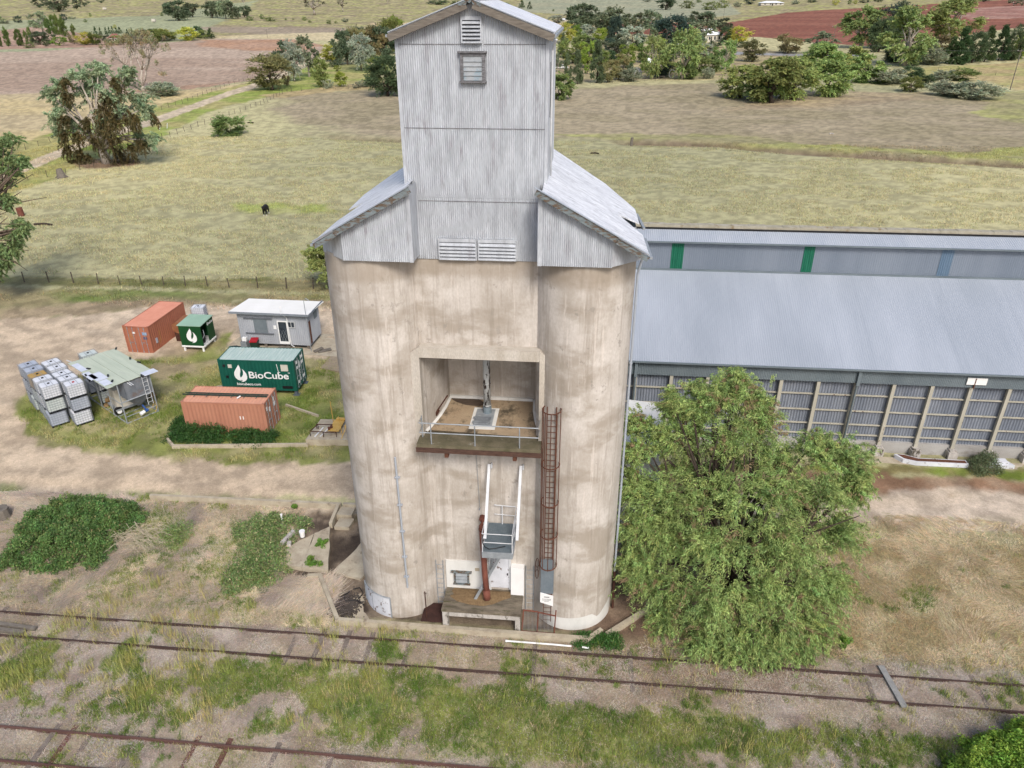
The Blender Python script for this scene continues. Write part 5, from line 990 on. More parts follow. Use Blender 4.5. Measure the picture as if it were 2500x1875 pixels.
def make_tote(tm, capm, label, loc, rz):
    t = thing('caged_tote', label, 'tote tank', loc, rz, 'caged liquid totes'); tankmesh().build('tank', tm, t); cagemesh().build('cage', M['cage'], t); palletmesh().build('pallet', M['black'], t); capmesh().build('cap', capm, t); return t
protos = {}
def tote(kd, label, loc, rz):
    tm = {'w': M['tote'], 'y': M['totey'], 'g': M['toteg'], 'm': M['totem']}[kd[0]]; cp = M['red'] if len(kd) > 1 else M['black']
    if kd not in protos: protos[kd] = make_tote(tm, cp, label, loc, rz); return protos[kd]
    c = dup(protos[kd], None, loc, rz); c['label'] = label; return c
AZ = radians(51); U = np.array([cos(AZ), sin(AZ)]); V_ = np.array([-sin(AZ), cos(AZ)])
TH = 1.1; rows = [
 ('A', (-37.55, 42.95), [('www', 'wgw'), ('ww', 0), ('y', 0), ('g', 0), ('g', 0)]),
]
def stack(org, i, kinds, where, off=0.0):
    p = np.array(org)+V_*(1.13*i+off)+U*.6+V_*.5; z = hgt(*p)
    for k, kd in enumerate(kinds):
        lv = {1: ['lying alone'], 2: ['lower', 'upper'], 3: ['bottom', 'middle', 'top']}[len(kinds)][k]
        look = {'w': 'white', 'wr': 'white red-capped', 'y': 'yellowed', 'g': 'blue grey', 'm': 'greenish white'}[kd]
        tote(kd, f'{look} caged tote, {lv} of {where}', (p[0]+.05*((k*7+i) % 3-1), p[1]+.05*((k*5+i) % 3-1), z+k*TH), AZ+.045*((k*5+i*7) % 5-2)*.5)
A0, B0, C0_ = (-37.6, 42.9), (-35.95, 43.25), (-34.6, 45.3)
stack(A0, 0, ['g', 'm', 'w'], 'the front left stack nearest the camera'); stack(A0, 1, ['m', 'w', 'w'], 'the second stack back in the left row'); stack(A0, 2, ['m', 'm', 'y'], 'the third stack back in the left row'); stack(A0, 3, ['m', 'g', 'g'], 'the fourth stack back in the left row'); stack(A0, 4, ['g', 'g', 'g'], 'the last stack of the left row, by the track')
stack(B0, 0, ['w', 'g', 'wr'], 'the front stack of the second row'); stack(B0, 1, ['w', 'w', 'w'], 'the second stack of the second row'); stack(B0, 2, ['w', 'w', 'w'], 'the third stack of the second row'); stack(B0, 3.15, ['m', 'g', 'w'], 'the fourth stack of the second row'); stack(B0, 4.15, ['w', 'w', 'w'], 'the rearmost stack of the second row')
stack(C0_, 1.6, ['m', 'w'], 'the short stack half under the sheet roof'); stack(C0_, 3.7, ['g', 'm', 'm'], 'the rear right stack beside the sheet roof')
tote('w', 'lower white caged tote behind the green cabinet, against the far orange container', (-35.2, 61.3, hgt(-35, 61)), .1)
tote('w', 'white caged tote standing on another one behind the green cabinet', (-35.2, 61.3, hgt(-35, 61)+TH), .13)
# cream tank on a trailer
t = wthing('tank_trailer', 'cream square tank on a small trailer beside the tote stacks, under the sheet roof', 'trailer', (-34.3, 46.3, .5))
m = MB(); m.obox((-34.0, 46.2, 1.75), (1.5, 1.4, 1.5), AZ); m.build('tank', M['cream'], t); m = MB(); m.obox((-34.0, 46.2, .95), (1.9, 1.7, .12), AZ); m.build('deck', M['gal'], t)
m = MB(); c = np.array([-33.9, 45.2, .82]); m.tube([tuple(c-np.array([V_[0], V_[1], 0])*.1), tuple(c+np.array([V_[0], V_[1], 0])*.1)], .34, 16); w1 = m.build('wheel', M['black'], t); m = MB(); m.tube([tuple(c-np.array([V_[0], V_[1], 0])*.12), tuple(c+np.array([V_[0], V_[1], 0])*.12)], .18, 12); m.build('rim', LW, w1)
# ---------------------------------------------------------------- framed sheet roof with hopper
fz = hgt(-34, 45.5); FA = radians(55.7)
F_ = thing('sheet_roofed_frame', 'open steel frame with a patched pale green sheet roof and a hopper inside', 'shelter', (-32.6, 43.95, fz-.02), FA)
# local x = along the near edge (2.36), local y = away (6.1)
def P3(x, y, z): return (x, y, z)
m = MB()
for x in (0, 2.36):
    m.tube([(x, 0, .05), (x, 6.1, .05)], .05, 8)
    for y in (0, 2.0, 4.0, 6.1): m.tube([(x, y, 0), (x, y, 3.2)], .045, 8)
for y in (0, 1.5, 3.2, 6.1):
    m.tube([(0, y, .05), (2.36, y, .05)], .045, 8)
m.tube([(0, 0, 1.75), (2.36, 0, 1.75)], .045, 8); m.tube([(0, 0, .55), (2.36, 0, .55)], .03, 6); m.tube([(0, 6.1, 1.6), (0, 0, 1.6)], .03, 6)
for x in (0, 2.36): m.tube([(x, 0, 3.2), (x, 6.1, 3.2)], .04, 8)
m.build('frame', M['gal'], F_)
RS = pm('pale_green_sheet', S(188, 198, 180), S(202, 210, 192), .8, (4, .5, 1), .7, fine=.08, c3=S(175, 182, 172), c3t=(.6, .8)); RS2 = pm('bright_zinc_sheet', S(205, 212, 228), S(222, 228, 240), 2, fine=.08)
strips = 7; W0, W1, D0, D1 = -.75, 2.75, -.15, 6.25
for k in range(strips):
    x0 = W0+(W1-W0)*k/strips; x1 = W0+(W1-W0)*(k+1)/strips-.015; z = 3.28+.012*(k % 2)
    m = MB(); m.slab([(x0, D0+.05*(k % 3), z), (x1, D0+.05*(k % 3), z), (x1, D1-.07*((k*5) % 4), z), (x0, D1-.07*((k*5) % 4), z)], .02); m.build('roof_sheet', RS, F_)
for x0, x1, y0, y1 in ((-.75, -.28, 3.9, 5.6), (-.7, .1, 1.4, 2.9), (-.7, -.1, .3, 1.3), (1.9, 2.9, -.4, .35), (-.9, -.4, 1.9, 3.5)):
    m = MB(); m.slab([(x0, y0, 3.33), (x1, y0, 3.33), (x1, y1, 3.33), (x0, y1, 3.33)], .02); m.build('patch_sheet', RS2, F_)
for x, y in ((-.2, 3.95), (.2, 1.7), (.0, .6), (1.75, -.2), (2.7, 2.1), (2.6, 3.3), (2.75, 5.9), (-.8, 3.0)):
    m = MB(); m.obox((x, y, 3.36), (.12, .34, .05), (x*7) % 1.2-.6); m.build('tie_down_weight', M['black'], F_)
m = MB(); m.box(.45, 2.32, .0, .03, 1.75, 3.15); m.box(.45, .48, 0, 1.4, 1.75, 3.15); m.box(2.29, 2.32, 0, 1.4, 1.75, 3.15); m.box(.45, 2.32, 1.38, 1.4, 1.75, 3.15)
m.add([(.45, 0, 1.75), (2.32, 0, 1.75), (2.32, 1.4, 1.75), (.45, 1.4, 1.75), (1.3, .6, .75), (1.5, .6, .75), (1.5, .8, .75), (1.3, .8, .75)], [(0, 1, 5, 4), (1, 2, 6, 5), (2, 3, 7, 6), (3, 0, 4, 7)])
m.build('hopper', pm('dusty_mesh_steel', S(120, 128, 138), S(148, 152, 160), 2, fine=.25, c3=S(128, 108, 100), c3t=(.55, .7)), F_)
m = MB(); [m.tube([(x, -.12, 3.2), (x, -.14, .9)], .022, 6) for x in (1.75, 2.1)]; [m.tube([(1.75, -.13, z), (2.1, -.13, z)], .016, 5) for z in np.arange(1.1, 3.1, .33)]; m.build('ladder', M['galw'], F_)
m = MB(); m.tube([(1.0, -.15, .42), (1.35, -.1, .5)], .13, 12); m.build('white_motor', LW, F_); m = MB(); m.tube([(1.4, -.1, .5), (1.62, -.08, .54)], .12, 12); m.tube([(1.55, -.05, .5), (1.5, .4, .8)], .06, 8); m.build('blue_pump', M['blue'], F_)
m = MB(); m.tube([(2.0, 0, .5), (2.25, -.05, 1.0), (2.3, -.1, .5), (2.1, -.1, .15)], .022, 6); m.build('hose', M['yellow'], F_)
m = MB(); [m.tube([(.75+a, .1, 3.1), (.75+a, -.6, 3.08)], .035, 8) for a in (0, .14)]; m.build('projecting_pipe', M['galw'], F_)
m = MB(); m.tube([(-.35, 6.0, 3.2), (-.55, 6.9, 3.25)], .035, 8); m.build('projecting_pipe', M['galw'], F_)
for i, (x, y, lb) in enumerate(((-35.2, 46.9, 'left'), (-34.3, 47.4, 'middle'), (-33.5, 48.2, 'right'))):
    m = MB(); rr = random.Random(i)
    for k in range(40): m.obox((x+rr.gauss(0, .3), y+rr.gauss(0, .3), hgt(x, y)+.1+.5*rr.random()), (.45, .3, .12), rr.random()*3, (rr.random()*.3, rr.random()*.3, 0))
    tag(m.build('sack_heap', pm('brown_sacking', S(168, 138, 96), S(190, 160, 120), 3, fine=.2) if i == 0 else bpy.data.materials['brown_sacking']), f'{lb} heap of brown sacks behind the steel frame under its roof', 'sacks')
# ---------------------------------------------------------------- concrete pad with yellow frame
pz = hgt(-17, 43); o = MB().prism([(-18.55, 42.3), (-15.9, 42.5), (-13.8, 42.6), (-13.8, 45.3), (-18.4, 45.1)], pz-.3, pz+.5).build('concrete_pad', M['conc2']); tag(o, 'raised pale concrete pad carrying the yellow steel frame, left of the silo', 'concrete pad')
pz += .5
t = wthing('yellow_weigh_frame', 'yellow steel platform with bent rails standing on the concrete pad', 'steel frame', (-16.8, 43.6, pz))
m = MB(); m.obox((-16.75, 43.75, pz+.35), (.75, 1.5, .06)); m.obox((-15.85, 43.85, pz+.42), (.55, .7, .06)); m.obox((-16.5, 44.55, pz+.45), (1.0, .25, .06)); m.build('platform', M['yellow'], t)
for i, (p, q) in enumerate((((-16.2, 43.1, 0), (-16.3, 43.1, 1.5)), ((-15.9, 44.3, 0), (-15.95, 44.3, 1.9)), ((-15.5, 44.6, 0), (-15.5, 44.6, 1.8)), ((-17.2, 44.4, 0), (-17.25, 44.4, 1.9)), ((-16.1, 42.6, 0), (-15.8, 43.4, .8)), ((-15.3, 43.6, .4), (-15.6, 44.4, 1.1)))):
    m = MB(); m.tube([(p[0], p[1], pz+p[2]), (q[0], q[1], pz+q[2])], .028, 6); m.build('post', M['yellow'], t)
m = MB(); m.tube([(-15.95, 44.3, pz+1.9), (-16.15, 44.2, pz+1.5), (-16.2, 44.1, pz+1.2)], .03, 6); m.build('bent_bar', M['yellow'], t)
for p, q in (((-18.2, 43.7), (-17.05, 43.75)), ((-18.35, 42.75), (-17.4, 42.75)), ((-18.35, 42.75), (-18.1, 43.7)), ((-17.4, 42.7), (-16.5, 42.8))):
    m = MB(); m.bar((p[0], p[1], pz+.4), (q[0], q[1], pz+.4), .05); m.tube([(p[0], p[1], pz), (p[0], p[1], pz+.4)], .025, 6); m.tube([(q[0], q[1], pz), (q[0], q[1], pz+.4)], .025, 6); m.build('side_rail', M['rustdk'], t)
for x, y in ((-17.0, 43.35), (-17.1, 43.15)): m = MB(); m.tube([(x, y, pz+.38), (x, y, pz+.55)], .09, 12); m.build('roller', M['rust'], t)
m = MB(); m.obox((-17.9, 43.25, pz+.05), (.08, 1.3, .05), -.15); m.obox((-17.5, 43.3, pz+.05), (.06, 1.3, .05), -.2); m.build('loose_slat', LW, t)
o = beam([(-28.5, 42.0), (-27.6, 41.15), (-25.2, 41.4), (-18.4, 42.2)], .16, .75, .2, M['conc2'], 'garden_kerb'); tag(o, 'low weathered concrete kerb in the grass in front of the near orange container', 'kerb')
o = beam([(-19.0, 46.2), (-22.0, 47.6)], .12, .68, .3, M['conc2'], 'garden_kerb'); tag(o, 'short buried concrete strip in the grass beside the green container', 'kerb')
m = MB(); m.tube([(-28.1, 49.5, .4), (-28.1, 49.5, .62)], .75, 18); tag(m.build('manhole_slab', M['conc4']), 'round grey concrete tank lid in the grass behind the near orange container', 'lid')
# ---------------------------------------------------------------- fences
def fence(label, pts, step, k=1.0, ph=1.15, world=None, wires=3, rad=.05, strain=()):
    P = [np.array(p) for p in (world or [at(x, y, k) for x, y in pts])]; P = [np.array([p[0], p[1], hgt(p[0], p[1])]) for p in P]
    t = wthing('wire_fence', label, 'fence', P[0]); rr = random.Random(len(label)); posts = []; proto = None
    for a, b in zip(P[:-1], P[1:]):
        L = np.linalg.norm((b-a)[:2]); n = max(1, int(round(L/step)))
        for i in range(n): q = a+(b-a)*(i/n); q[2] = hgt(q[0], q[1]); posts.append(q.copy())
    posts.append(P[-1]); posts = posts[:99]
    m = MB(); m.tube([(0, 0, -.1), (0, 0, ph)], rad, 6); me = None
    for i, q in enumerate(posts):
        if me is None: o = m.build('post', M['post'], None); me = o.data; o.parent = t
        else: o = bpy.data.objects.new('post', me); link(o, t)
        o.location = [float(v) for v in (q-P[0])]; o.rotation_euler = (rr.uniform(-.1, .1), rr.uniform(-.1, .1), rr.random()*3); s = rr.uniform(.85, 1.15); o.scale = (s, s, s)
    m = MB()
    for w_ in range(wires):
        h = ph*(w_+1)/(wires+.3)
        for a, b in zip(posts[:-1], posts[1:]): m.tube([(a[0], a[1], a[2]+h), (b[0], b[1], b[2]+h)], .008, 3, False)
    m.build('wire', M['wire'], t); return t
fence('leaning post and wire fence along the near edge of the paddock above the gravel yard', [(-40, 687), (0, 688), (120, 690), (240, 693), (400, 697), (560, 702), (700, 705), (830, 708)], 2.9, rad=.055)
fence('wire fence on the paddock side of the country road, past the big gum tree', [(-20, 452), (41, 449), (69, 440), (161, 425), (260, 396), (397, 341), (484, 310), (560, 283), (637, 256), (690, 230), (712, 222)], 3.4)
fence('wire fence between the straw coloured field and the country road', [(-60, 398), (31, 376), (123, 347), (250, 312), (446, 253), (548, 212), (606, 194), (660, 178)], 4.2)
fence('thin fence along the far side of the right paddock below the grove', [(1380, 208), (1441, 206), (1600, 198), (1763, 190), (1790, 196)], 4.0)
fence('thin fence beside the road behind the grey bushes at far right', [(2290, 172), (2350, 178), (2430, 184), (2520, 190)], 5.0)
fence('old fence line leading from the road to the trees behind the tower', [(712, 224), (760, 219), (850, 218), (940, 214)], 4.0)
# ---------------------------------------------------------------- poles and wires
def pole(label, x, y, hp, arm=0, r=.13):
    P = at(x, y, 1); h = tall(P, x, y, hp); t = wthing('power_pole', label, 'power pole', P)
    m = MB(); m.tube([(P[0], P[1], P[2]), (P[0]+h*.0, P[1], P[2]+h)], [r, r*.7], 8); m.build('pole', M['timber'], t)
    if arm: m = MB(); m.bar((P[0]-arm, P[1], P[2]+h-.5), (P[0]+arm, P[1], P[2]+h-.5), .12); m.build('crossarm', M['timber'], t); [MB().tube([(P[0]+a, P[1], P[2]+h-.45), (P[0]+a, P[1], P[2]+h-.2)], .06, 8).build('insulator', M['white2'], t) for a in (-arm*.9, 0.01, arm*.9)]
    return P, h
p1, h1 = pole('tall grey power pole at the far right edge of the paddock', 2466, 219, 100, 1.1, .16)
p2, h2 = pole('small pole with crossarm standing before the red field', 2036, 90, 27, 2.0)
p3, h3 = pole('pale pole standing among the trees beside the white canopy', 1624, 144, 58)
p4, h4 = pole('thin pole at the left end of the red ploughed field', 1766, 47, 28)
pole('thin pole in the dry strip left of the tower', 653, 92, 22, .5); pole('short pole on the tan hillside above the far tree line', 946, 46, 14, .5)
m = MB(); a = np.array([p1[0], p1[1], p1[2]+h1-.45]); b = at(2060, 118, 1)+np.array([0, 0, 3.2])
for o_ in (-.9, .9):
    m.tube([tuple(a*(1-t)+b*t+np.array([o_, 0, -4*1.5*t*(1-t)])) for t in np.linspace(0, 1, 14)], .03, 4)
tag(m.build('power_line', M['wire']), 'pair of sagging power wires running left from the tall pole', 'power line')
P = at(2428, 236, 1); m = MB(); m.tube([tuple(P), (P[0]+1.2, P[1], P[2]+2.4)], .09, 6); tag(m.build('leaning_stake', M['timber']), 'short leaning grey stake near the tall power pole', 'stake')
# ---------------------------------------------------------------- small paddock things
P = at(650, 525, 1); cw = wthing('cow', 'black cow with pale feet standing end-on alone in the green paddock', 'cow', P)
cow = bpy.data.meshes.new('body'); bm = __import__('bmesh').new()
pts = {'rump': (0, .75, 1.15), 'mid': (0, .1, 1.05), 'chest': (0, -.5, 1.1), 'neck': (0, -.9, 1.3), 'head': (.0, -1.15, 1.35), 'muz': (0, -1.35, 1.1), 'el': (-.22, -1.1, 1.45), 'er': (.22, -1.1, 1.45)}
rad = {'rump': .3, 'mid': .38, 'chest': .34, 'neck': .2, 'head': .15, 'muz': .1, 'el': .05, 'er': .05}
for s in (-1, 1):
    for n_, y in (('f', -.5), ('h', .7)):
        pts[f'{n_}k{s}'] = (s*.2, y+(.06 if n_ == 'f' else .12), .62); pts[f'{n_}a{s}'] = (s*.2, y+(.0 if n_ == 'f' else .16), .32); pts[f'{n_}p{s}'] = (s*.2, y-(.02 if n_ == 'f' else -.08), .04)
        rad[f'{n_}k{s}'] = .13; rad[f'{n_}a{s}'] = .07; rad[f'{n_}p{s}'] = .065
vv = {k: bm.verts.new(np.array(p)) for k, p in pts.items()}
E_ = [('mid', 'rump'), ('mid', 'chest'), ('chest', 'neck'), ('neck', 'head'), ('head', 'muz'), ('head', 'el'), ('head', 'er')]
for s in (-1, 1): E_ += [('chest', f'fk{s}'), (f'fk{s}', f'fa{s}'), (f'fa{s}', f'fp{s}'), ('rump', f'hk{s}'), (f'hk{s}', f'ha{s}'), (f'ha{s}', f'hp{s}')]
for a, b in E_: bm.edges.new((vv[a], vv[b]))
bm.to_mesh(cow); bm.free(); co = bpy.data.objects.new('body', cow); link(co, cw); md = co.modifiers.new('skin', 'SKIN'); co.modifiers.new('ss', 'SUBSURF').levels = 1; co.modifiers['ss'].render_levels = 1
for i, k in enumerate(pts): cow.skin_vertices[0].data[i].radius = (rad[k], rad[k]); cow.skin_vertices[0].data[i].use_root = (k == 'mid')
cow.materials.append(M['cow'])
for s in (-1, 1):
    for y in (-.52, .78): m = MB(); m.tube([(s*.2, y, .0), (s*.2, y, .22)], .075, 8); o = m.build('foot', M['cream'], None); o.parent = cw
m = MB(); m.tube([(0, 1.0, 1.2), (0, 1.1, .9), (0, 1.08, .5)], [.04, .03, .05], 6); o = m.build('tail', M['cow'], None); o.parent = cw
cw.rotation_euler = (0, 0, .15)
P = at(53, 527, 1); m = MB(); m.tube([tuple(P), (P[0]-.08, P[1], P[2]+1.15)], .42, 14); tag(m.build('rusty_drum', M['pipe']), 'rusty red drum standing in the paddock near the left edge', 'drum')
P = at(152, 434, 1); t = wthing('tree_stump', 'weathered grey stump with splayed roots beside the road fence', 'stump', P); m = MB(); m.tube([tuple(P), (P[0]-.2, P[1], P[2]+1.5)], [.8, .45], 9); m.build('trunk', M['timber'], t)
m = MB(); [m.tube([(P[0], P[1], P[2]+.7), (P[0]+1.1*cos(a), P[1]+1.1*sin(a), P[2]+.02)], [.2, .08], 6) for a in (.3, 1.8, 3.4, 4.6)]; m.build('root', M['timber'], t)
P = at(1541, 356, 1); m = MB(); m.tube([tuple(P), (P[0]+.1, P[1], P[2]+1.6)], .28, 8); tag(m.build('old_post', M['timber']), 'thick grey timber post standing at the gully edge', 'post')
for x, y, w_, lb in ((106, 550, 2.6, 'dark hollow log lying in the paddock near the left edge'), (1452, 376, 1.6, 'short dark branch lying on the grass right of the tower'), (2030, 328, .9, 'pale stone lying in the brown paddock'), (612, 301, 1.5, 'short dark branch on the grass beside the lone bush')):
    P = at(x, y, 1); m = MB(); m.tube([(P[0]-w_/2, P[1], P[2]+.12), (P[0], P[1]+.15, P[2]+.2), (P[0]+w_/2, P[1], P[2]+.1)], .14, 6); tag(m.build('fallen_log' if 'stone' not in lb else 'stone', M['barkd'] if 'stone' not in lb else M['conc4']), lb, 'log' if 'stone' not in lb else 'stone')
for dx in (0, 18):
    P = at(390+dx, 318-dx*.25, 1); m = MB(); m.bar(tuple(P), (P[0]+.3, P[1], P[2]+1.1), .16, .08); tag(m.build('guide_post', M['white2']), f'{"left" if dx == 0 else "right"} of the two white guide posts at the road culvert', 'guide post')
P = at(760, 262+0, 1)
# houses
def house(label, x, y, wp, hp, roofm, wallm, name='farmhouse', deep=.6, rz=0., hip=True):
    P = at(x, y, 1); dd = depth(P); w_ = wp*dd/FPX; h = tall(P, x, y, hp); t = thing(name, label, 'house', P, rz); D_ = w_*deep; wh = h*.55
    m = MB(); m.box(-w_/2, w_/2, -D_/2, D_/2, 0, wh); m.build('wall', wallm, t)
    e = w_*.04; a, b = w_/2+e, D_/2+e; r = a-b*.9 if hip else a
    m = MB(); m.add([(-a, -b, wh), (a, -b, wh), (a, b, wh), (-a, b, wh), (-r, 0, h), (r, 0, h)], [(0, 1, 5, 4), (1, 2, 5), (2, 3, 4, 5), (3, 0, 4), (0, 3, 2, 1)]); m.build('roof', roofm, t)
    for q in (-.32, -.08, .16, .36):
        m = MB(); m.box(w_*q-w_*.035, w_*q+w_*.035, -D_/2-.05, -D_/2, wh*.35, wh*.8); m.build('window', M['glass'], t)
    m = MB(); m.box(-w_*.02, w_*.03, -D_/2-.05, -D_/2, 0, wh*.8); m.build('door', M['dark'], t)
    return t
house('white weatherboard farmhouse with bright roof behind the dark round tree', 1724, 102, 64, 32, M['hroof'], M['cream'], rz=.5)
house('small far white homestead on the skyline above the red field', 1882, 13, 54, 11, M['hroof'], M['cream'])
house('far farmhouse with dull red roof inside the left garden hedge', 284, 104, 26, 22, M['roofred'], M['cream'])
house('tiny pale farm building on the hill above the red field centre', 1376, 52, 18, 7, M['hroof'], M['cream'], 'farm_building')
P = at(1592, 170, 1); t = thing('white_canopy', 'white tent-roofed canopy standing among the trees behind the paddock', 'canopy', P); dd = depth(P); w_ = 46*dd/FPX
m = MB(); a = w_/2; m.add([(-a, -a*.8, 2.6), (a, -a*.8, 2.6), (a, a*.8, 2.6), (-a, a*.8, 2.6), (-a*.45, 0, 4.2), (a*.45, 0, 4.2), (0, 0, 3.4)], [(0, 1, 6), (0, 6, 4), (1, 5, 6), (1, 2, 5), (2, 3, 4, 6, 5), (3, 0, 4)]); m.build('roof', M['hroof'], t)
for x in (-a*.9, a*.9):
    for y in (-a*.7, a*.7): m = MB(); m.tube([(x, y, 0), (x, y, 2.7)], .08, 6); m.build('post', M['white2'], t)
P = at(1555, 189, 1); t = thing('netted_tree_cover', 'pale netted dome over a small tree at the paddock fence', 'dome', P); dd = depth(P); r_ = 11.5*dd/FPX; h = tall(P, 1555, 189, 25)
m = MB(); m.tube([(0, 0, h*q) for q in (0, .25, .5, .7, .85, .95, 1)], [r_*q for q in (.85, 1, .98, .8, .5, .28, .05)], 16); m.build('netting', pm('grey_white_netting', S(178, 180, 182), S(205, 206, 206), 1.5, fine=.15), t, True)
P = at(1640, 190, 1); m = MB(); m.tube([(P[0]+1.0*cos(a), P[1], P[2]+1.3+1.3*sin(a)) for a in np.linspace(0, 2*pi, 20)], .14, 6, False); tag(m.build('white_ring', M['white2']), 'white ring ornament standing at the grove edge, right of the canopy', 'garden ornament')
P = at(1615, 192, 1); t = thing('garden_table', 'dark weathered table at the grove edge beside the round dark bush', 'table', P); m = MB(); m.box(-1.2, 1.2, -.5, .5, .75, .85); m.build('top', M['timber'], t)
for x in (-1, 1): m = MB(); m.box(x-.06, x+.06, -.4, .4, 0, .75); m.build('leg', M['timber'], t)
def car(label, x, y, L_, mt, rz=0., roofm=None):
    P = at(x, y, 1); t = thing('parked_car', label, 'car', P, rz)
    m = MB(); Q = [(-L_/2, .35), (L_/2, .35), (L_/2, .8), (L_/2-.9, .95), (L_/2-1.5, 1.45), (-L_/2+1.0, 1.45), (-L_/2+.4, 1.0), (-L_/2, .9)]
    m.add([(u, s*.85, v) for s in (-1, 1) for u, v in Q], [tuple(range(8)), tuple(range(15, 7, -1))]+[(i, (i+1) % 8, 8+(i+1) % 8, 8+i) for i in range(8)]); m.build('body', mt, t)
    m = MB(); m.box(-L_/2+1.0, L_/2-1.3, -.87, .87, 1.0, 1.35); m.build('side_window', M['glass'], t)
    for a in (-L_/2+.8, L_/2-.8):
        for b in (-.8, .8): m = MB(); m.tube([(a, b-.1, .32), (a, b+.1, .32)], .32, 12); m.build('wheel', M['black'], t)
    return t
car('white car half hidden by the right end of the garden hedge', 366, 100, 4.6, M['white2']); car('white four wheel drive glimpsed between the trees right of the tower', 1372, 168, 4.8, M['white2']); car('white car parked behind the big gum near the white farmhouse', 1645, 110, 4.6, M['white2']); car('silver car parked right of the white car by the farmhouse', 1690, 112, 4.6, M['gal'])
for x, y, wp, hp, lb in ((256, 24, 8, 7, 'small white trailer parked on the far left hillside'), (376, 54, 9, 5, 'pale water trough on the far brown slope left of the tall gums')):
    P = at(x, y, 1); dd = depth(P); t = thing('farm_trailer' if 'trailer' in lb else 'water_trough', lb, 'trailer' if 'trailer' in lb else 'trough', P); w_ = wp*dd/FPX; m = MB(); m.box(-w_/2, w_/2, -1, 1, .5, 2.6); m.build('body', M['cream'], t); m = MB(); m.box(-w_*.3, w_*.3, -1, 1, 0, .5); m.build('base', M['dark'], t)
# ---------------------------------------------------------------- vegetation
LG = 1.75
def leafmesh(clumps, n, ll, lw, base, rs, droop=.35, var=.26, cvar=.24, hue=.10, shell=.3, squash=1.0, alt=None, altp=0.0):
    """clumps: (k,4) centre+radius. n leaves in all, as narrow triangles"""
    C = np.asarray(clumps, float); wgt = C[:, 3]**2; ci = rs.choice(len(C), n, p=wgt/wgt.sum()); d = rs.normal(size=(n, 3)); d /= np.linalg.norm(d, axis=1)[:, None]
    r = rs.random(n)**(1/3.)*(1-shell)+shell*rs.random(n)**.25; P = C[ci, :3]+d*(C[ci, 3]*r)[:, None]*np.array([1, 1, squash])
    u = rs.normal(size=(n, 3)); u /= np.linalg.norm(u, axis=1)[:, None]; u = u*(1-droop)+np.array([0, 0, -1])*droop+d*.25; u /= np.linalg.norm(u, axis=1)[:, None]
    v = np.cross(u, rs.normal(size=(n, 3))); v /= np.linalg.norm(v, axis=1)[:, None]+1e-9; L = ll*rs.uniform(.6, 1.4, n)[:, None]; Wd = lw*rs.uniform(.7, 1.3, n)[:, None]
    V = np.stack([P-u*L/2-v*Wd/2*.6, P-u*L*.1+v*Wd, P+u*L/2], 1)
    cv = rs.uniform(1-cvar, 1+cvar, len(C)); ch = rs.normal(0, hue, len(C)); B = np.array(base); col = LG*B[None]*cv[ci][:, None]*rs.uniform(1-var, 1+var, n)[:, None]
    col[:, 0] *= np.exp(ch[ci]+rs.normal(0, .08, n)); 
    if alt is not None: k = rs.random(n) < altp*(rs.random(len(C))[ci]*2); col[k] = LG*np.array(alt)*rs.uniform(.8, 1.2, k.sum())[:, None]
    return V.reshape(-1, 3), np.repeat(col, 3, 0)
def sprays(clumps, ns, nl, L0, ll, lw, base, rs, droop=.6, var=.3, cvar=.16, svar=.18, up=.35, alt=None, altp=0., zmin=.15, jit=.07, center=None):
    """foliage as arching leafy twigs: ns twigs of nl leaves for every clump"""
    C = np.asarray(clumps, float); k = len(C)*ns; ci = np.repeat(np.arange(len(C)), ns); cen = C[:, :3].mean(0) if center is None else np.array(center)
    d = rs.normal(size=(k, 3)); out = C[ci, :3]-cen; out /= np.linalg.norm(out, axis=1)[:, None]+1e-6; d = d/np.linalg.norm(d, axis=1)[:, None]+out*.7+np.array([0, 0, up]); d /= np.linalg.norm(d, axis=1)[:, None]
    o = C[ci, :3]+rs.normal(0, .33, (k, 3))*C[ci, 3][:, None]; L = (L0*C[ci, 3]*rs.uniform(.55, 1.3, k))
    t = rs.random((k, nl))**.8; g = np.array([0, 0, -1.])
    P = o[:, None]+d[:, None]*(t*L[:, None])[..., None]+g*(droop*t**2*L[:, None])[..., None]; T = d[:, None]+g*(2*droop*t)[..., None]
    P = (P+rs.normal(0, jit, P.shape)*(C[ci, 3][:, None, None])).reshape(-1, 3); T = T.reshape(-1, 3); n = len(P)
    u = T/np.linalg.norm(T, axis=1)[:, None]+rs.normal(0, .55, (n, 3)); u /= np.linalg.norm(u, axis=1)[:, None]; v = np.cross(u, rs.normal(size=(n, 3))); v /= np.linalg.norm(v, axis=1)[:, None]+1e-9
    lL = ll*rs.uniform(.6, 1.4, n)[:, None]; lW = lw*rs.uniform(.7, 1.3, n)[:, None]; P[:, 2] = np.maximum(P[:, 2], zmin)
    V = np.stack([P-u*lL/2-v*lW*.3, P-u*lL*.1+v*lW, P+u*lL/2], 1)
    cc = rs.uniform(1-cvar, 1+cvar, len(C))[ci]*rs.uniform(1-svar, 1+svar, k); hue = rs.normal(0, .07, k); col = np.repeat(cc, nl)[:, None]*np.array(base)*LG*rs.uniform(1-var, 1+var, n)[:, None]; col[:, 0] *= np.exp(np.repeat(hue, nl)+rs.normal(0, .06, n))
    if alt is not None: q = np.repeat(rs.random(k) < altp, nl) | (rs.random(n) < altp*.4); col[q] = LG*np.array(alt)*rs.uniform(.75, 1.2, q.sum())[:, None]
    return V.reshape(-1, 3), np.repeat(col, 3, 0)
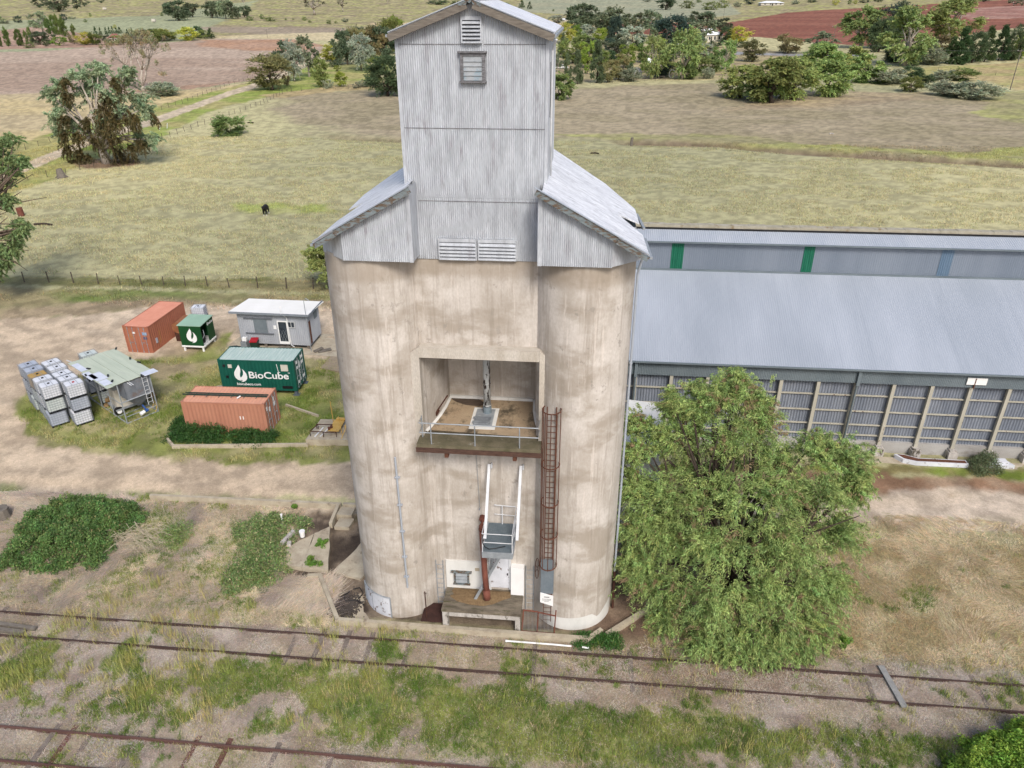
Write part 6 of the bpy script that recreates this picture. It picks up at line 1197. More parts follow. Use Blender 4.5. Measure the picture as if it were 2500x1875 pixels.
def limbs(H, clumps, r0, rs, fork=.25, k=10, droop=0.0, base=(0, 0)):
    m = MB(); f = np.array([base[0]+rs.normal(0, .02)*H, base[1]+rs.normal(0, .02)*H, H*fork]); m.tube([(base[0], base[1], -.1), (base[0]*.6+f[0]*.4, base[1]*.6+f[1]*.4, H*fork*.5), tuple(f)], [r0*1.25, r0, r0*.85], 8)
    C = np.asarray(clumps); idx = rs.permutation(len(C))[:k]
    for i in idx:
        c = C[i, :3]; mid = f+(c-f)*.5+np.array([rs.normal(0, .05)*H, rs.normal(0, .05)*H, .06*H]); q = f+(c-f)*.25+np.array([0, 0, .03*H])
        m.tube([tuple(f), tuple(q), tuple(mid), tuple(c)], [r0*.6, r0*.42, r0*.28, r0*.1], 6)
        for _ in range(2):
            e = mid+(c-mid)*.6+rs.normal(0, .08, 3)*H; m.tube([tuple(mid), tuple(e)], [r0*.2, r0*.06], 5)
    return m
def ell(rs, n, z0, z1, rx, rmin, rmax, prof=None, hollow=.35):
    out = []
    while len(out) < n:
        t = rs.random(); a = rs.random()*2*pi; pr = prof(t) if prof else math.sqrt(max(0, 1-(2*t-1)**2)); R = rx*pr*(hollow+(1-hollow)*rs.random()**.5)
        out.append((R*cos(a), R*sin(a), z0+(z1-z0)*t, rs.uniform(rmin, rmax)))
    return out
KINDS = {  # H=10 m, width about 8 m ; colours, leaf size, droop ...
 'gum':    dict(c=S(128, 142, 112), z=(3.0, 9.1), rx=3.2, r=(.8, 1.5), n=16, bark='barkw', r0=.28, fork=.28, droop=.5, k=12, lt=.42),
 'gumg':   dict(c=S(140, 158, 98), z=(2.3, 9.1), rx=3.4, r=(.9, 1.6), n=20, bark='barkw', r0=.28, fork=.22, droop=.5, k=12, lt=.4),
 'gumd':   dict(c=S(98, 112, 86), z=(2.0, 9.1), rx=3.4, r=(.9, 1.6), n=20, bark='bark', r0=.26, fork=.25, droop=.4, k=12, lt=.4),
 'grey':   dict(c=S(156, 164, 146), z=(2.6, 9.2), rx=3.0, r=(.9, 1.5), n=20, bark='bark', r0=.2, fork=.22, droop=.4, k=10, lt=.38),
 'round':  dict(c=S(112, 128, 70), z=(1.6, 9.0), rx=3.3, r=(1.0, 1.6), n=26, bark='bark', r0=.25, fork=.15, droop=.2, k=10, lt=.3),
 'brown':  dict(c=S(128, 124, 84), z=(1.6, 9.0), rx=3.2, r=(.9, 1.5), n=26, bark='bark', r0=.25, fork=.15, droop=.3, k=10, lt=.3),
 'dark':   dict(c=S(80, 100, 68), z=(.9, 9.0), rx=3.2, r=(1.0, 1.6), n=30, bark='barkd', r0=.25, fork=.12, droop=.1, k=6, lt=.3),
 'blue':   dict(c=S(66, 84, 74), z=(1.2, 9.0), rx=3.3, r=(1.1, 1.7), n=30, bark='barkd', r0=.3, fork=.12, droop=.1, k=6, lt=.3),
 'casu':   dict(c=S(98, 112, 80), z=(.8, 9.4), rx=3.0, r=(.7, 1.2), n=34, bark='barkd', r0=.2, fork=.1, droop=.3, k=6, lt=.28, prof=lambda t: (1-t)**.6*min(1, 3*t+.5)),
 'pine':   dict(c=S(68, 92, 56), z=(.5, 9.6), rx=3.2, r=(.5, .95), n=50, bark='barkd', r0=.2, fork=.1, droop=.1, k=4, lt=.25, prof=lambda t: (1-t)**.8),
 'poplar': dict(c=S(92, 112, 58), z=(.8, 9.4), rx=2.4, r=(.8, 1.4), n=34, bark='bark', r0=.2, fork=.1, droop=-.3, k=4, lt=.28, prof=lambda t: math.sin(pi*min(1, t*.85+.12))**.6),
 'pepper': dict(c=S(132, 150, 88), z=(1.2, 8.8), rx=3.4, r=(1.0, 1.7), n=26, bark='barkd', r0=.35, fork=.16, droop=.75, k=8, lt=.42),
 'yellow': dict(c=S(178, 176, 84), z=(1.2, 8.8), rx=3.3, r=(1.0, 1.6), n=26, bark='bark', r0=.2, fork=.12, droop=.1, k=6, lt=.3),
 'bright': dict(c=S(128, 152, 66), z=(1.6, 9.0), rx=3.2, r=(1.0, 1.6), n=22, bark='bark', r0=.2, fork=.18, droop=.3, k=8, lt=.32),
 'shrub':  dict(c=S(112, 128, 76), z=(.6, 8.0), rx=3.4, r=(1.4, 2.2), n=18, bark='barkd', r0=.15, fork=.1, droop=.1, k=5, lt=.4),
 'gshrub': dict(c=S(140, 146, 122), z=(.6, 7.6), rx=3.4, r=(1.4, 2.2), n=20, bark='barkd', r0=.12, fork=.1, droop=-.2, k=5, lt=.4),
 'bare':   dict(c=S(120, 122, 100), z=(4.5, 9.0), rx=3.3, r=(.5, 1.1), n=16, bark='barkw', r0=.3, fork=.3, droop=.2, k=16, lt=.35),
}
PROT = {}
def proto(kd, lod, var):
    key = (kd, lod, var)
    if key in PROT: return PROT[key]
    q = KINDS[kd]; rs = np.random.default_rng(sum(map(ord, kd))*13+lod*101+var*7); C = ell(rs, int(q['n']*1.25), q['z'][0], q['z'][1], q['rx'], q['r'][0]*.9, q['r'][1]*.9, q.get('prof'))
    ns, nl = {0: (7, 11), 1: (22, 20), 2: (30, 30)}[lod]; sc = {0: 1.7, 1: 1.05, 2: .72}[lod]
    if kd == 'bare': ns = max(2, ns//4)
    V, c = sprays(C, ns, nl, 1.15, q['lt']*sc*1.25, q['lt']*sc*.42, q['c'], rs, droop=max(-.1, q['droop']*.8), up=(.75 if kd == 'pepper' else .4) if q['droop'] > 0 else .9, center=(0, 0, 4.5)); F = np.arange(len(V)).reshape(-1, 3)
    o = rawmesh('crown', V, F, M['leaf'], None, c); cm_ = o.data; bpy.data.objects.remove(o)
    o = limbs(10, C, q['r0'], rs, q['fork'], q['k']).build('trunk', M[q['bark']], None, True); tm = o.data; bpy.data.objects.remove(o)
    PROT[key] = (cm_, tm); return PROT[key]
ORDN = ['first', 'second', 'third', 'fourth', 'fifth', 'sixth', 'seventh', 'eighth', 'ninth', 'tenth', 'eleventh', 'twelfth', 'thirteenth', 'fourteenth', 'fifteenth', 'sixteenth', 'seventeenth', 'eighteenth', 'nineteenth', 'twentieth']
LOOK = {'gum': 'grey green gum', 'gumg': 'bright green pale-trunked gum', 'gumd': 'dull green gum', 'grey': 'silvery grey tree', 'round': 'round olive green tree', 'brown': 'brownish green tree', 'dark': 'dense dark green tree', 'blue': 'blue-black dense tree', 'casu': 'dark feathery she-oak', 'pine': 'dark conical conifer', 'poplar': 'narrow upright poplar', 'pepper': 'weeping pepper tree', 'yellow': 'yellow green round tree', 'bright': 'bright green tree', 'shrub': 'green shrub', 'gshrub': 'grey green shrub', 'bare': 'thin-crowned half bare gum'}
NAME = {'gum': 'gum_tree', 'gumg': 'gum_tree', 'gumd': 'gum_tree', 'bare': 'gum_tree', 'casu': 'she_oak_tree', 'pine': 'conifer_tree', 'poplar': 'poplar_tree', 'pepper': 'pepper_tree', 'shrub': 'shrub', 'gshrub': 'shrub'}
def plant(x, y, hp, wp, kd, label, group=None, var=None, rr=random.Random(5)):
    P = at(x, y, 1); dd = depth(P); h = tall(P, x, y, hp); w_ = wp*dd/FPX; lod = 0 if hp < 26 else (1 if hp < 75 else 2)
    c, t_ = proto(kd, lod, rr.randrange(2) if lod else 0)
    t = thing(NAME.get(kd, 'broadleaf_tree'), label, 'shrub' if 'shrub' in kd else 'tree', P-np.array([0, 0, .05]), rr.random()*6.28, group)
    s = w_/6.6
    t.scale = (s, s, h/10.0)
    for nm, me in (('trunk', t_), ('crown', c)): link(bpy.data.objects.new(nm, me), t)
    return t
def grove(where, group, T, k=1.0, ox=0, oy=0):
    """rows of (x, y, height, width, kind) read from one enlarged view; labelled by order from the left"""
    T = sorted(T, key=lambda r: r[0]); seen = {}
    for r in T: seen.setdefault(r[4], []).append(r)
    for r in T:
        L_ = seen[r[4]]; i = L_.index(r); pos = '' if len(L_) == 1 else f', {ORDN[i]} such from left'
        plant(ox+r[0]/k, oy+r[1]/k, r[2]/k, r[3]/k, r[4], f'{LOOK[r[4]]} {where}{pos}', group)
grove('in the far clump at top left', 'trees on the far left slope', [(140, 192, 190, 205, 'gumd'), (270, 160, 145, 125, 'gumd'), (450, 166, 165, 125, 'gumd'), (497, 168, 168, 90, 'gumd'), (580, 176, 190, 130, 'gum'), (640, 178, 165, 120, 'gumd'), (755, 162, 118, 100, 'gumd'), (695, 172, 120, 70, 'gumd')], 3.814, 400)
grove('alone on the hillside left of the tower', 'lone trees on the tan hillside', [(1405, 138, 165, 200, 'bare'), (1670, 108, 130, 100, 'bare'), (745, 42, 60, 40, 'bare'), (2085, 38, 55, 40, 'bare')], 3.814, 400)
grove('on the far fence left of the tower', 'small shrubs along the far fence', [(915, 178, 48, 34, 'shrub'), (800, 193, 44, 60, 'shrub'), (990, 198, 42, 95, 'shrub'), (1310, 192, 40, 40, 'shrub'), (1360, 213, 27, 30, 'shrub'), (1535, 222, 38, 45, 'shrub'), (1690, 206, 42, 52, 'gshrub'), (1602, 217, 22, 26, 'shrub'), (1135, 187, 20, 18, 'shrub'), (1205, 187, 16, 16, 'shrub')], 3.814, 400)
grove('at the garden hedge right end', 'garden hedge trees', [(50, 378, 112, 140, 'round'), (215, 378, 128, 175, 'yellow'), (328, 352, 110, 100, 'dark'), (380, 358, 82, 110, 'round'), (440, 358, 98, 84, 'pine'), (-40, 380, 110, 130, 'round'), (-110, 378, 120, 120, 'gumd'), (10, 384, 50, 80, 'gshrub')], 3.814, 400)
grove('beside the country road bend', 'trees beside the country road', [(1010, 838, 345, 375, 'brown'), (1218, 758, 395, 200, 'grey'), (1355, 716, 385, 215, 'gum'), (1465, 812, 270, 155, 'round'), (1145, 798, 130, 60, 'brown'), (1530, 822, 92, 90, 'gshrub'), (1650, 808, 145, 105, 'bright'), (1620, 666, 62, 66, 'bright'), (1592, 622, 64, 95, 'dark'), (1792, 822, 66, 60, 'gshrub'), (1872, 808, 74, 115, 'gshrub'), (1130, 640, 260, 190, 'gumd')], 3.814, 400)
grove('in the grove left of the tower', 'grove left of the tower', [(1842, 660, 355, 225, 'grey'), (1570, 570, 170, 190, 'yellow'), (1650, 605, 300, 130, 'gumd'), (1710, 602, 330, 180, 'gumd'), (1800, 575, 330, 200, 'brown'), (1880, 560, 340, 210, 'gumd'), (1960, 560, 340, 220, 'brown'), (2060, 560, 350, 220, 'gumd'), (2130, 500, 340, 200, 'round'), (2160, 420, 270, 160, 'bright'), (2085, 895, 375, 330, 'dark'), (1995, 805, 290, 190, 'round')], 3.814, 400)
grove('in the row at far left', 'poplar row', [(14, 602, 225, 62, 'poplar'), (118, 597, 245, 90, 'poplar'), (268, 592, 215, 115, 'poplar'), (352, 562, 172, 56, 'poplar'), (412, 562, 214, 62, 'poplar'), (390, 615, 84, 120, 'shrub')], 5.267)
grove('in the farmyard beyond the ploughed field', 'farmyard planting', [(560, 420, 270, 230, 'gum'), (640, 440, 200, 90, 'poplar'), (715, 446, 250, 90, 'poplar'), (770, 450, 260, 90, 'poplar'), (830, 470, 250, 110, 'poplar'), (520, 575, 185, 180, 'gumd'), (600, 596, 96, 95, 'dark'), (772, 586, 122, 195, 'bright'), (900, 512, 84, 44, 'poplar'), (955, 458, 145, 66, 'poplar'), (1110, 578, 168, 195, 'yellow'), (960, 566, 120, 120, 'brown'), (680, 560, 120, 150, 'gumd'), (1240, 575, 178, 150, 'round'), (1400, 570, 120, 150, 'gumd'), (1530, 575, 130, 160, 'round'), (1800, 560, 130, 200, 'gumd'), (1660, 570, 130, 180, 'gumd'), (1960, 540, 170, 220, 'round'), (2110, 520, 150, 200, 'yellow')], 5.267)
grove('in the row by the red roofed house', 'conifer row', [(1240, 470, 130, 66, 'pine'), (1300, 460, 112, 48, 'pine'), (1372, 452, 105, 44, 'pine'), (1412, 435, 92, 44, 'pine'), (1452, 432, 98, 44, 'pine'), (1500, 432, 84, 50, 'pine'), (1545, 430, 84, 70, 'pine'), (1642, 450, 78, 50, 'pine'), (1710, 480, 124, 60, 'pine'), (1480, 372, 66, 40, 'yellow')], 5.267)
grove('on the far left hill', 'far left hill trees', [(235, 292, 88, 105, 'blue'), (370, 242, 58, 50, 'gshrub'), (8, 302, 94, 105, 'shrub'), (72, 303, 54, 95, 'gshrub'), (828, 262, 84, 85, 'blue'), (895, 247, 36, 36, 'shrub'), (942, 247, 42, 60, 'gshrub'), (1165, 212, 50, 30, 'shrub'), (1100, 287, 44, 38, 'shrub'), (2085, 207, 46, 38, 'shrub'), (508, 97, 110, 165, 'gumd'), (590, 82, 100, 80, 'gum'), (690, 158, 104, 75, 'gum'), (757, 152, 205, 235, 'gumd'), (985, 118, 130, 115, 'gumd'), (1085, 82, 110, 115, 'gumd'), (1305, 37, 60, 90, 'gumd'), (1525, 32, 60, 50, 'bare'), (1640, 20, 50, 50, 'bare'), (2180, 190, 160, 110, 'gumd')], 5.267)
grove('in the right grove front row', 'front row of the right grove', [(295, 872, 345, 135, 'casu'), (190, 832, 275, 110, 'casu'), (495, 862, 435, 185, 'casu'), (610, 855, 250, 160, 'brown'), (722, 830, 300, 210, 'brown'), (850, 845, 160, 170, 'gshrub'), (830, 732, 100, 84, 'dark'), (1075, 822, 455, 230, 'gumg'), (1160, 800, 185, 190, 'blue'), (1385, 824, 545, 320, 'gumg'), (1420, 820, 160, 185, 'shrub'), (1560, 755, 215, 200, 'shrub'), (1650, 745, 185, 230, 'shrub'), (1640, 815, 120, 112, 'gshrub'), (995, 756, 145, 100, 'bright'), (90, 745, 190, 90, 'gum'), (400, 770, 110, 80, 'bright')], 4.254, 1340)
grove('in the right grove middle', 'middle of the right grove', [(250, 655, 310, 260, 'round'), (400, 705, 300, 190, 'bright'), (450, 560, 180, 200, 'gumd'), (800, 705, 270, 170, 'bright'), (640, 645, 125, 130, 'dark'), (620, 522, 130, 120, 'blue'), (150, 600, 260, 130, 'casu'), (1500, 600, 260, 190, 'gumd'), (1600, 640, 200, 180, 'grey'), (1830, 722, 315, 190, 'gumg'), (2110, 640, 225, 235, 'brown'), (930, 505, 160, 110, 'dark'), (540, 700, 180, 160, 'round'), (700, 600, 200, 170, 'gumd'), (1000, 650, 220, 180, 'round'), (1250, 640, 240, 180, 'gumd'), (1250, 770, 170, 150, 'round'), (1480, 730, 200, 140, 'dark'), (350, 560, 200, 170, 'round'), (1700, 640, 150, 160, 'round'), (750, 500, 150, 150, 'gumd'), (1150, 560, 170, 150, 'bright')], 4.254, 1340)
grove('in the right grove rear belt', 'rear belt of the right grove', [(180, 445, 210, 165, 'yellow'), (285, 402, 155, 100, 'bright'), (400, 385, 130, 150, 'grey'), (530, 432, 155, 120, 'bright'), (330, 300, 265, 250, 'gumd'), (440, 290, 240, 200, 'gumd'), (620, 405, 360, 270, 'gumd'), (690, 455, 295, 125, 'blue'), (70, 260, 104, 160, 'grey'), (862, 522, 262, 220, 'grey'), (1050, 385, 295, 200, 'gum'), (940, 330, 200, 150, 'gumd'), (820, 300, 160, 140, 'gumd'), (1270, 445, 290, 330, 'blue'), (1520, 255, 140, 150, 'gumd'), (1630, 262, 155, 140, 'gumd'), (1600, 462, 272, 260, 'gum'), (1810, 335, 150, 160, 'gumd'), (1830, 440, 170, 115, 'dark'), (1970, 442, 168, 205, 'yellow'), (1730, 492, 84, 150, 'dark'), (1985, 492, 62, 150, 'dark'), (1100, 370, 60, 80, 'dark'), (250, 340, 150, 150, 'gumd'), (560, 330, 190, 170, 'gumd'), (760, 380, 200, 160, 'gumd'), (1150, 330, 150, 140, 'gumd'), (1420, 330, 150, 150, 'gumd'), (1700, 330, 130, 130, 'gumd')], 4.254, 1340)
grove('on the far hill above the right grove', 'far hill trees right', [(1435, 87, 86, 118, 'shrub'), (1210, 102, 130, 160, 'gumd'), (1680, 102, 90, 145, 'shrub'), (1800, 82, 88, 110, 'shrub'), (1960, 72, 62, 70, 'gshrub'), (45, 118, 24, 24, 'shrub'), (1135, 178, 44, 32, 'pine'), (2085, 46, 60, 110, 'blue'), (1020, 18, 30, 80, 'gumd'), (1560, 26, 30, 60, 'shrub')], 4.254, 1340)
grove('on the slope behind the tower roof', 'trees behind the tower roof', [(690, 55, 60, 250, 'dark'), (920, 62, 62, 150, 'dark'), (1690, 98, 105, 80, 'pine'), (1785, 108, 88, 70, 'pine'), (1500, 75, 50, 80, 'dark')], 4.916, 930)
grove('in the right paddock thicket', 'pepper tree thicket', [(-60, 925, 420, 400, 'pepper'), (-340, 880, 300, 330, 'pepper'), (120, 890, 380, 330, 'pepper'), (430, 862, 325, 345, 'pepper'), (370, 690, 310, 320, 'pepper'), (-160, 905, 250, 300, 'pepper'), (660, 650, 240, 220, 'pepper'), (765, 742, 265, 260, 'pepper')], 3.687, 1900)
grove('near the sealed road at right', 'trees near the sealed road', [(90, 480, 195, 215, 'brown'), (385, 490, 205, 250, 'gum'), (740, 435, 385, 320, 'gumg'), (1128, 595, 540, 430, 'gumg'), (1525, 380, 400, 420, 'gumg'), (960, 440, 400, 260, 'blue'), (900, 470, 300, 200, 'dark'), (1100, 330, 330, 200, 'gumd'), (1020, 560, 140, 170, 'dark'), (1300, 565, 190, 210, 'dark'), (1400, 585, 170, 160, 'gshrub'), (1440, 500, 180, 200, 'brown'), (1210, 590, 110, 120, 'dark')], 3.687, 1900)
grove('in the dark belt at far right', 'dark conifer belt', [(1540, 575, 250, 180, 'pine'), (1620, 575, 320, 220, 'pine'), (1740, 566, 280, 190, 'dark'), (1850, 556, 310, 180, 'pine'), (1975, 546, 310, 190, 'pine'), (2090, 542, 270, 180, 'dark'), (2180, 530, 250, 170, 'bright'), (2190, 300, 90, 140, 'dark')], 3.687, 1900)
grove('in the bush line at the paddock corner', 'grey bush line', [(1000, 756, 155, 245, 'gshrub'), (900, 752, 120, 150, 'shrub'), (1195, 705, 115, 175, 'dark'), (1190, 826, 135, 190, 'round'), (1310, 785, 120, 150, 'dark'), (1470, 858, 150, 190, 'gshrub'), (1620, 875, 150, 200, 'gshrub'), (1780, 888, 170, 300, 'gshrub'), (1650, 725, 120, 210, 'shrub'), (1480, 720, 100, 180, 'gshrub')], 3.687, 1900)
grove('in the row above the red field', 'far row above the red field', [(510, 48, 60, 56, 'yellow'), (640, 38, 48, 40, 'poplar'), (690, 38, 46, 40, 'yellow'), (770, 26, 40, 90, 'blue'), (300, 24, 30, 80, 'dark'), (150, 38, 40, 60, 'gshrub'), (900, 18, 30, 80, 'dark'), (1850, 16, 40, 120, 'gumd'), (2120, 52, 60, 100, 'gum'), (2190, 52, 60, 100, 'gum'), (1130, 8, 34, 30, 'bare')], 3.687, 1900)
plant(125/4.254+1340, 1035/4.254, 275/4.254, 225/4.254, 'pepper', 'small weeping tree standing at the near edge of the grove, right of the tower')
plant(565, 331, 58, 66, 'shrub', 'lone rounded green bush standing in the open paddock left of the tower')
plant(396, 234, 36, 66, 'gshrub', 'small grey half bare bush at the foot of the dead-looking gum')
plant(806, 702, 116, 90, 'pepper', 'weeping green tree tucked behind the left bin of the silo')
# ---------------------------------------------------------------- special trees
def gyp(px, py, Y): d = ray(px, py); t = Y/d[1]; return np.array([d[0]*t, Y, HC+d[2]*t])
def special(name, label, cat, P, clumps, n, ll, lw, base, seed, r0, bark, fork=.2, k=14, mat='leaf0', H=None, **kw):
    rs = np.random.default_rng(seed); t = wthing(name, label, cat, P); C = np.array(clumps, float); C[:, :3] -= P
    V, c = (sprays(C, n[0], n[1], n[2], ll, lw, base, rs, **kw) if isinstance(n, tuple) else leafmesh(C, n, ll, lw, base, rs, **kw)); rawmesh('crown', V, np.arange(len(V)).reshape(-1, 3), M[mat], t, c)
    H = H or C[:, 2].max(); o = limbs(H, C, r0, rs, fork, k); oo = o.build('trunk', M[bark], None, True); oo.parent = t; return t, C
# the big pepper tree
PT = [(1720, 960, 33.8, 1.2), (1800, 950, 33.8, 1.2), (1650, 1000, 33.5, 1.2), (1870, 1040, 33, 1.5), (1690, 1010, 33.5, 1.5), (1760, 985, 33.6, 1.3), (1840, 1005, 33.4, 1.5), (1620, 1060, 33, 1.3), (1560, 1120, 32, 1.2), (1700, 1110, 32.6, 1.9), (1800, 1090, 32.4, 1.8), (1900, 1120, 32.2, 1.6), (1990, 1095, 32.2, 1.4), (2060, 1130, 31.8, 1.2), (1590, 1210, 30.6, 1.6), (1690, 1220, 30.6, 1.8), (1790, 1210, 30.4, 1.9), (1890, 1210, 30.6, 1.8), (1990, 1200, 31, 1.7), (2060, 1220, 31.4, 1.3), (1560, 1300, 29.6, 1.3), (1640, 1330, 29.2, 1.6), (1740, 1330, 29, 1.8), (1850, 1320, 29, 1.8), (1950, 1320, 29.6, 1.8), (2040, 1310, 30.6, 1.4), (1570, 1400, 28.8, 1.2), (1660, 1440, 28.3, 1.5), (1760, 1440, 28.0, 1.7), (1860, 1440, 28, 1.7), (1950, 1440, 28.5, 1.6), (2020, 1430, 29.5, 1.3), (1620, 1520, 28.2, 1.0), (1720, 1540, 27.4, 1.3), (1820, 1550, 27.0, 1.4), (1910, 1550, 27.2, 1.4), (1990, 1530, 28.0, 1.2), (1780, 1610, 26.8, .9), (1870, 1620, 26.6, 1.0), (1950, 1600, 27.0, 1.0), (1560, 1040, 33.5, .9), (1950, 1240, 33.2, 1.8), (1750, 1150, 33.4, 2.0), (1660, 1270, 31.5, 2.0), (1860, 1270, 31.8, 2.2), (2075, 1170, 32.5, 1.0), (1540, 1180, 31.5, 1.0), (1545, 1370, 29.5, .9)]
cl = [(*gyp(a, b, Y), r) for a, b, Y, r in PT]; rs = np.random.default_rng(3); fine = []
for c in cl:
    for _ in range(4): d = rs.normal(size=3); d *= rs.uniform(.2, .9)/np.linalg.norm(d); fine.append((c[0]+d[0]*c[3]*.7, c[1]+d[1]*c[3]*.7, max(.6, c[2]+d[2]*c[3]*.7), c[3]*rs.uniform(.45, .8)))
special('pepper_tree', 'huge sprawling pepper tree with hanging green foliage against the right side of the silo', 'tree', np.array([8.3, 30.2, 0.]), fine, (36, 58, 1.25), .19, .028, S(138, 158, 94), 11, .32, 'barkd', .12, 60, droop=.55, up=.5, alt=S(140, 120, 92), altp=.05, var=.38, cvar=.12, svar=.28, H=10, jit=.06, center=(0, .5, 3.5))
# big gum with mistletoe at the left
P = at(262, 399, 1); H = tall(P, 262, 399, 230); rs = np.random.default_rng(8)
def cp(L, Y0): return [(*gyp(a, b, Y0+dy), r) for a, b, dy, r in L]
Yb = P[1]
L1 = [(190, 190, 0, 2.0), (240, 175, 1, 1.8), (150, 215, -1, 1.6), (215, 230, 2, 2.2), (300, 200, 1, 1.6), (270, 240, -2, 2.2), (160, 260, 0, 2.0), (140, 290, 1, 1.7), (330, 245, 1, 1.7), (350, 265, 0, 1.6), (300, 270, 2, 1.8), (250, 290, -1, 2.0), (190, 300, 1, 1.8), (370, 340, 0, 1.2), (340, 330, 1, 1.4), (310, 180, 0, 1.2), (125, 230, 0, 1.2), (150, 320, 0, 1.2), (225, 200, 2, 1.8)]
t, C = special('gum_tree', 'big spreading gum tree hung with dark brown mistletoe beside the left road', 'tree', P, cp(L1, Yb), (34, 40, 1.15), .55, .15, S(138, 154, 120), 21, .75, 'barkw', .16, 19, droop=.5, up=.4, var=.3, cvar=.15, H=H)
L2 = [(160, 200, -2, .9), (165, 235, -2, .9), (280, 205, -2, 1.1), (255, 270, -3, 1.5), (250, 310, -3, 1.5), (270, 340, -2, 1.2), (235, 340, -1, 1.0), (160, 290, -2, .9), (160, 330, -2, .9), (165, 360, -1, .7), (190, 330, -1, .9), (195, 370, -1, .8), (310, 290, -2, .9), (325, 285, -2, .8), (368, 285, 0, .7), (215, 300, -2, 1.0), (215, 385, 0, .9), (340, 350, -1, .9), (320, 360, 0, .8), (285, 370, 0, 1.1), (180, 395, 0, .5), (275, 300, -3, 1.2), (260, 240, -3, 1.0)]
C2 = np.array(cp(L2, Yb)); C2[:, :3] -= P; V, c = sprays(C2, 26, 26, 1.5, .7, .12, S(84, 76, 46), rs, droop=1.3, up=.1, var=.3); rawmesh('mistletoe', V, np.arange(len(V)).reshape(-1, 3), M['leaf0'], t, c)
# the pale, thin tree beside the ploughed field
P = at(350, 221, 1); H = tall(P, 350, 221, 140); rs = np.random.default_rng(9); t = wthing('gum_tree', 'tall half bare gum with pale twisting limbs in front of the ploughed field', 'tree', P)
m = MB(); tips = []
def grow(p, d, L, r, dep):
    q = p+d*L*.5+rs.normal(0, .05, 3)*L; e = q+(d+rs.normal(0, .18, 3))*L*.5; m.tube([tuple(p), tuple(q), tuple(e)], [r, r*.85, r*.68], 6)
    if dep == 0: tips.append(e); return
    for s in range(2 if dep < 4 else 3):
        nd = d+rs.normal(0, .42, 3)+np.array([0, 0, .10]); nd[0] += .15*(rs.random()-.5); nd /= np.linalg.norm(nd); grow(e, nd, L*.76, r*.62, dep-1)
for dd_ in (np.array([-.45, 0, .9]), np.array([.5, .1, .85]), np.array([.05, .2, 1.])): grow(np.zeros(3)+np.array([0, 0, 1.2]), dd_/np.linalg.norm(dd_), H*.30, .42, 5)
m.tube([(0, 0, -.2), (0, 0, 1.3)], [.75, .6], 8); o = m.build('trunk', M['barkw'], None, True); o.parent = t
C = [(e[0], e[1], e[2], .7) for e in tips if rs.random() < .75]; V, c = leafmesh(C, 7000, .5, .13, S(136, 134, 98), rs, droop=.4, alt=S(142, 108, 78), altp=.12); rawmesh('crown', V, np.arange(len(V)).reshape(-1, 3), M['leaf0'], t, c)
# left edge tree
P = at(-60, 742, 1); Y0 = P[1]
L = [(20, 345, 4, 1.0), (0, 380, 4, 1.4), (-30, 420, 3, 2.0), (35, 400, 3, .8), (60, 395, 2, .7), (20, 420, 3, 1.0), (0, 500, 2, 1.3), (20, 495, 2, .8), (-30, 540, 2, 1.8), (40, 560, 1, .9), (60, 555, 1, .8), (15, 590, 1, 1.0), (35, 600, 1, .8), (-20, 620, 0, 1.4), (15, 620, 0, .9), (0, 650, 0, .8), (-60, 380, 3, 2.2), (-70, 470, 2, 2.4), (-60, 600, 0, 2.0)]
rs = np.random.default_rng(5); fine = []
for c in [(*gyp(a, b, Y0+dy), r) for a, b, dy, r in L]:
    for _ in range(5): d = rs.normal(size=3); fine.append((c[0]+d[0]*c[3]*.4, c[1]+d[1]*c[3]*.4, c[2]+d[2]*c[3]*.35, c[3]*rs.uniform(.3, .5)))
special('gum_tree', 'gum tree standing just off the left edge with branches reaching into view', 'tree', P, fine, (12, 30, 2.0), .34, .08, S(118, 138, 90), 31, .4, 'bark', .3, 40, droop=.45, var=.3)
# ---------------------------------------------------------------- brambles and weeds
def thicket(name, label, poly, hmax, n, ll, lw, base, seed, world=False, **kw):
    Q = np.array(poly) if world else W(poly); rs = np.random.default_rng(seed); lo, hi = Q.min(0), Q.max(0); x = rs.uniform(lo[0], hi[0], 6000); y = rs.uniform(lo[1], hi[1], 6000); sdv = polysd(Q, x, y)+2.0*(fbm(x, y, 1.1, seed, 4)-.47); k = sdv > -.12
    x, y, s_ = x[k][:1000], y[k][:1000], sdv[k][:1000]; top = hmax*sst((s_+.2)/1.3)*(.6+.8*fbm(x, y, 1.6, seed+3, 3)); z = height(x, y)+.06+top*rs.uniform(.3, 1, len(x))
    C = np.stack([x, y, z, rs.uniform(.16, .34, len(x))], 1); V, c = leafmesh(C, n, ll, lw, base, rs, **kw); P = np.array([Q[:, 0].mean(), Q[:, 1].mean(), 0.]); t = wthing(name, label, 'bush', P)
    rawmesh('foliage', V-P, np.arange(len(V)).reshape(-1, 3), M['leaf0'], t, c)
    m = MB()
    for i in range(0, len(x), 60): m.tube([(x[i]+rs.normal(0, .2), y[i]+rs.normal(0, .2), height(x[i], y[i])), (x[i], y[i], z[i])], .012, 4, False)
    m.build('stem', M['barkd'], t); return t
thicket('bramble_thicket', 'large dark green bramble mound at the left end of the bank', [(20, 1180), (60, 1130), (130, 1095), (230, 1085), (300, 1100), (310, 1130), (260, 1170), (230, 1210), (150, 1228), (100, 1240), (20, 1225)], 1.15, 70000, .11, .055, S(92, 120, 66), 41, droop=.1, var=.4, cvar=.35, alt=S(150, 140, 100), altp=.05)
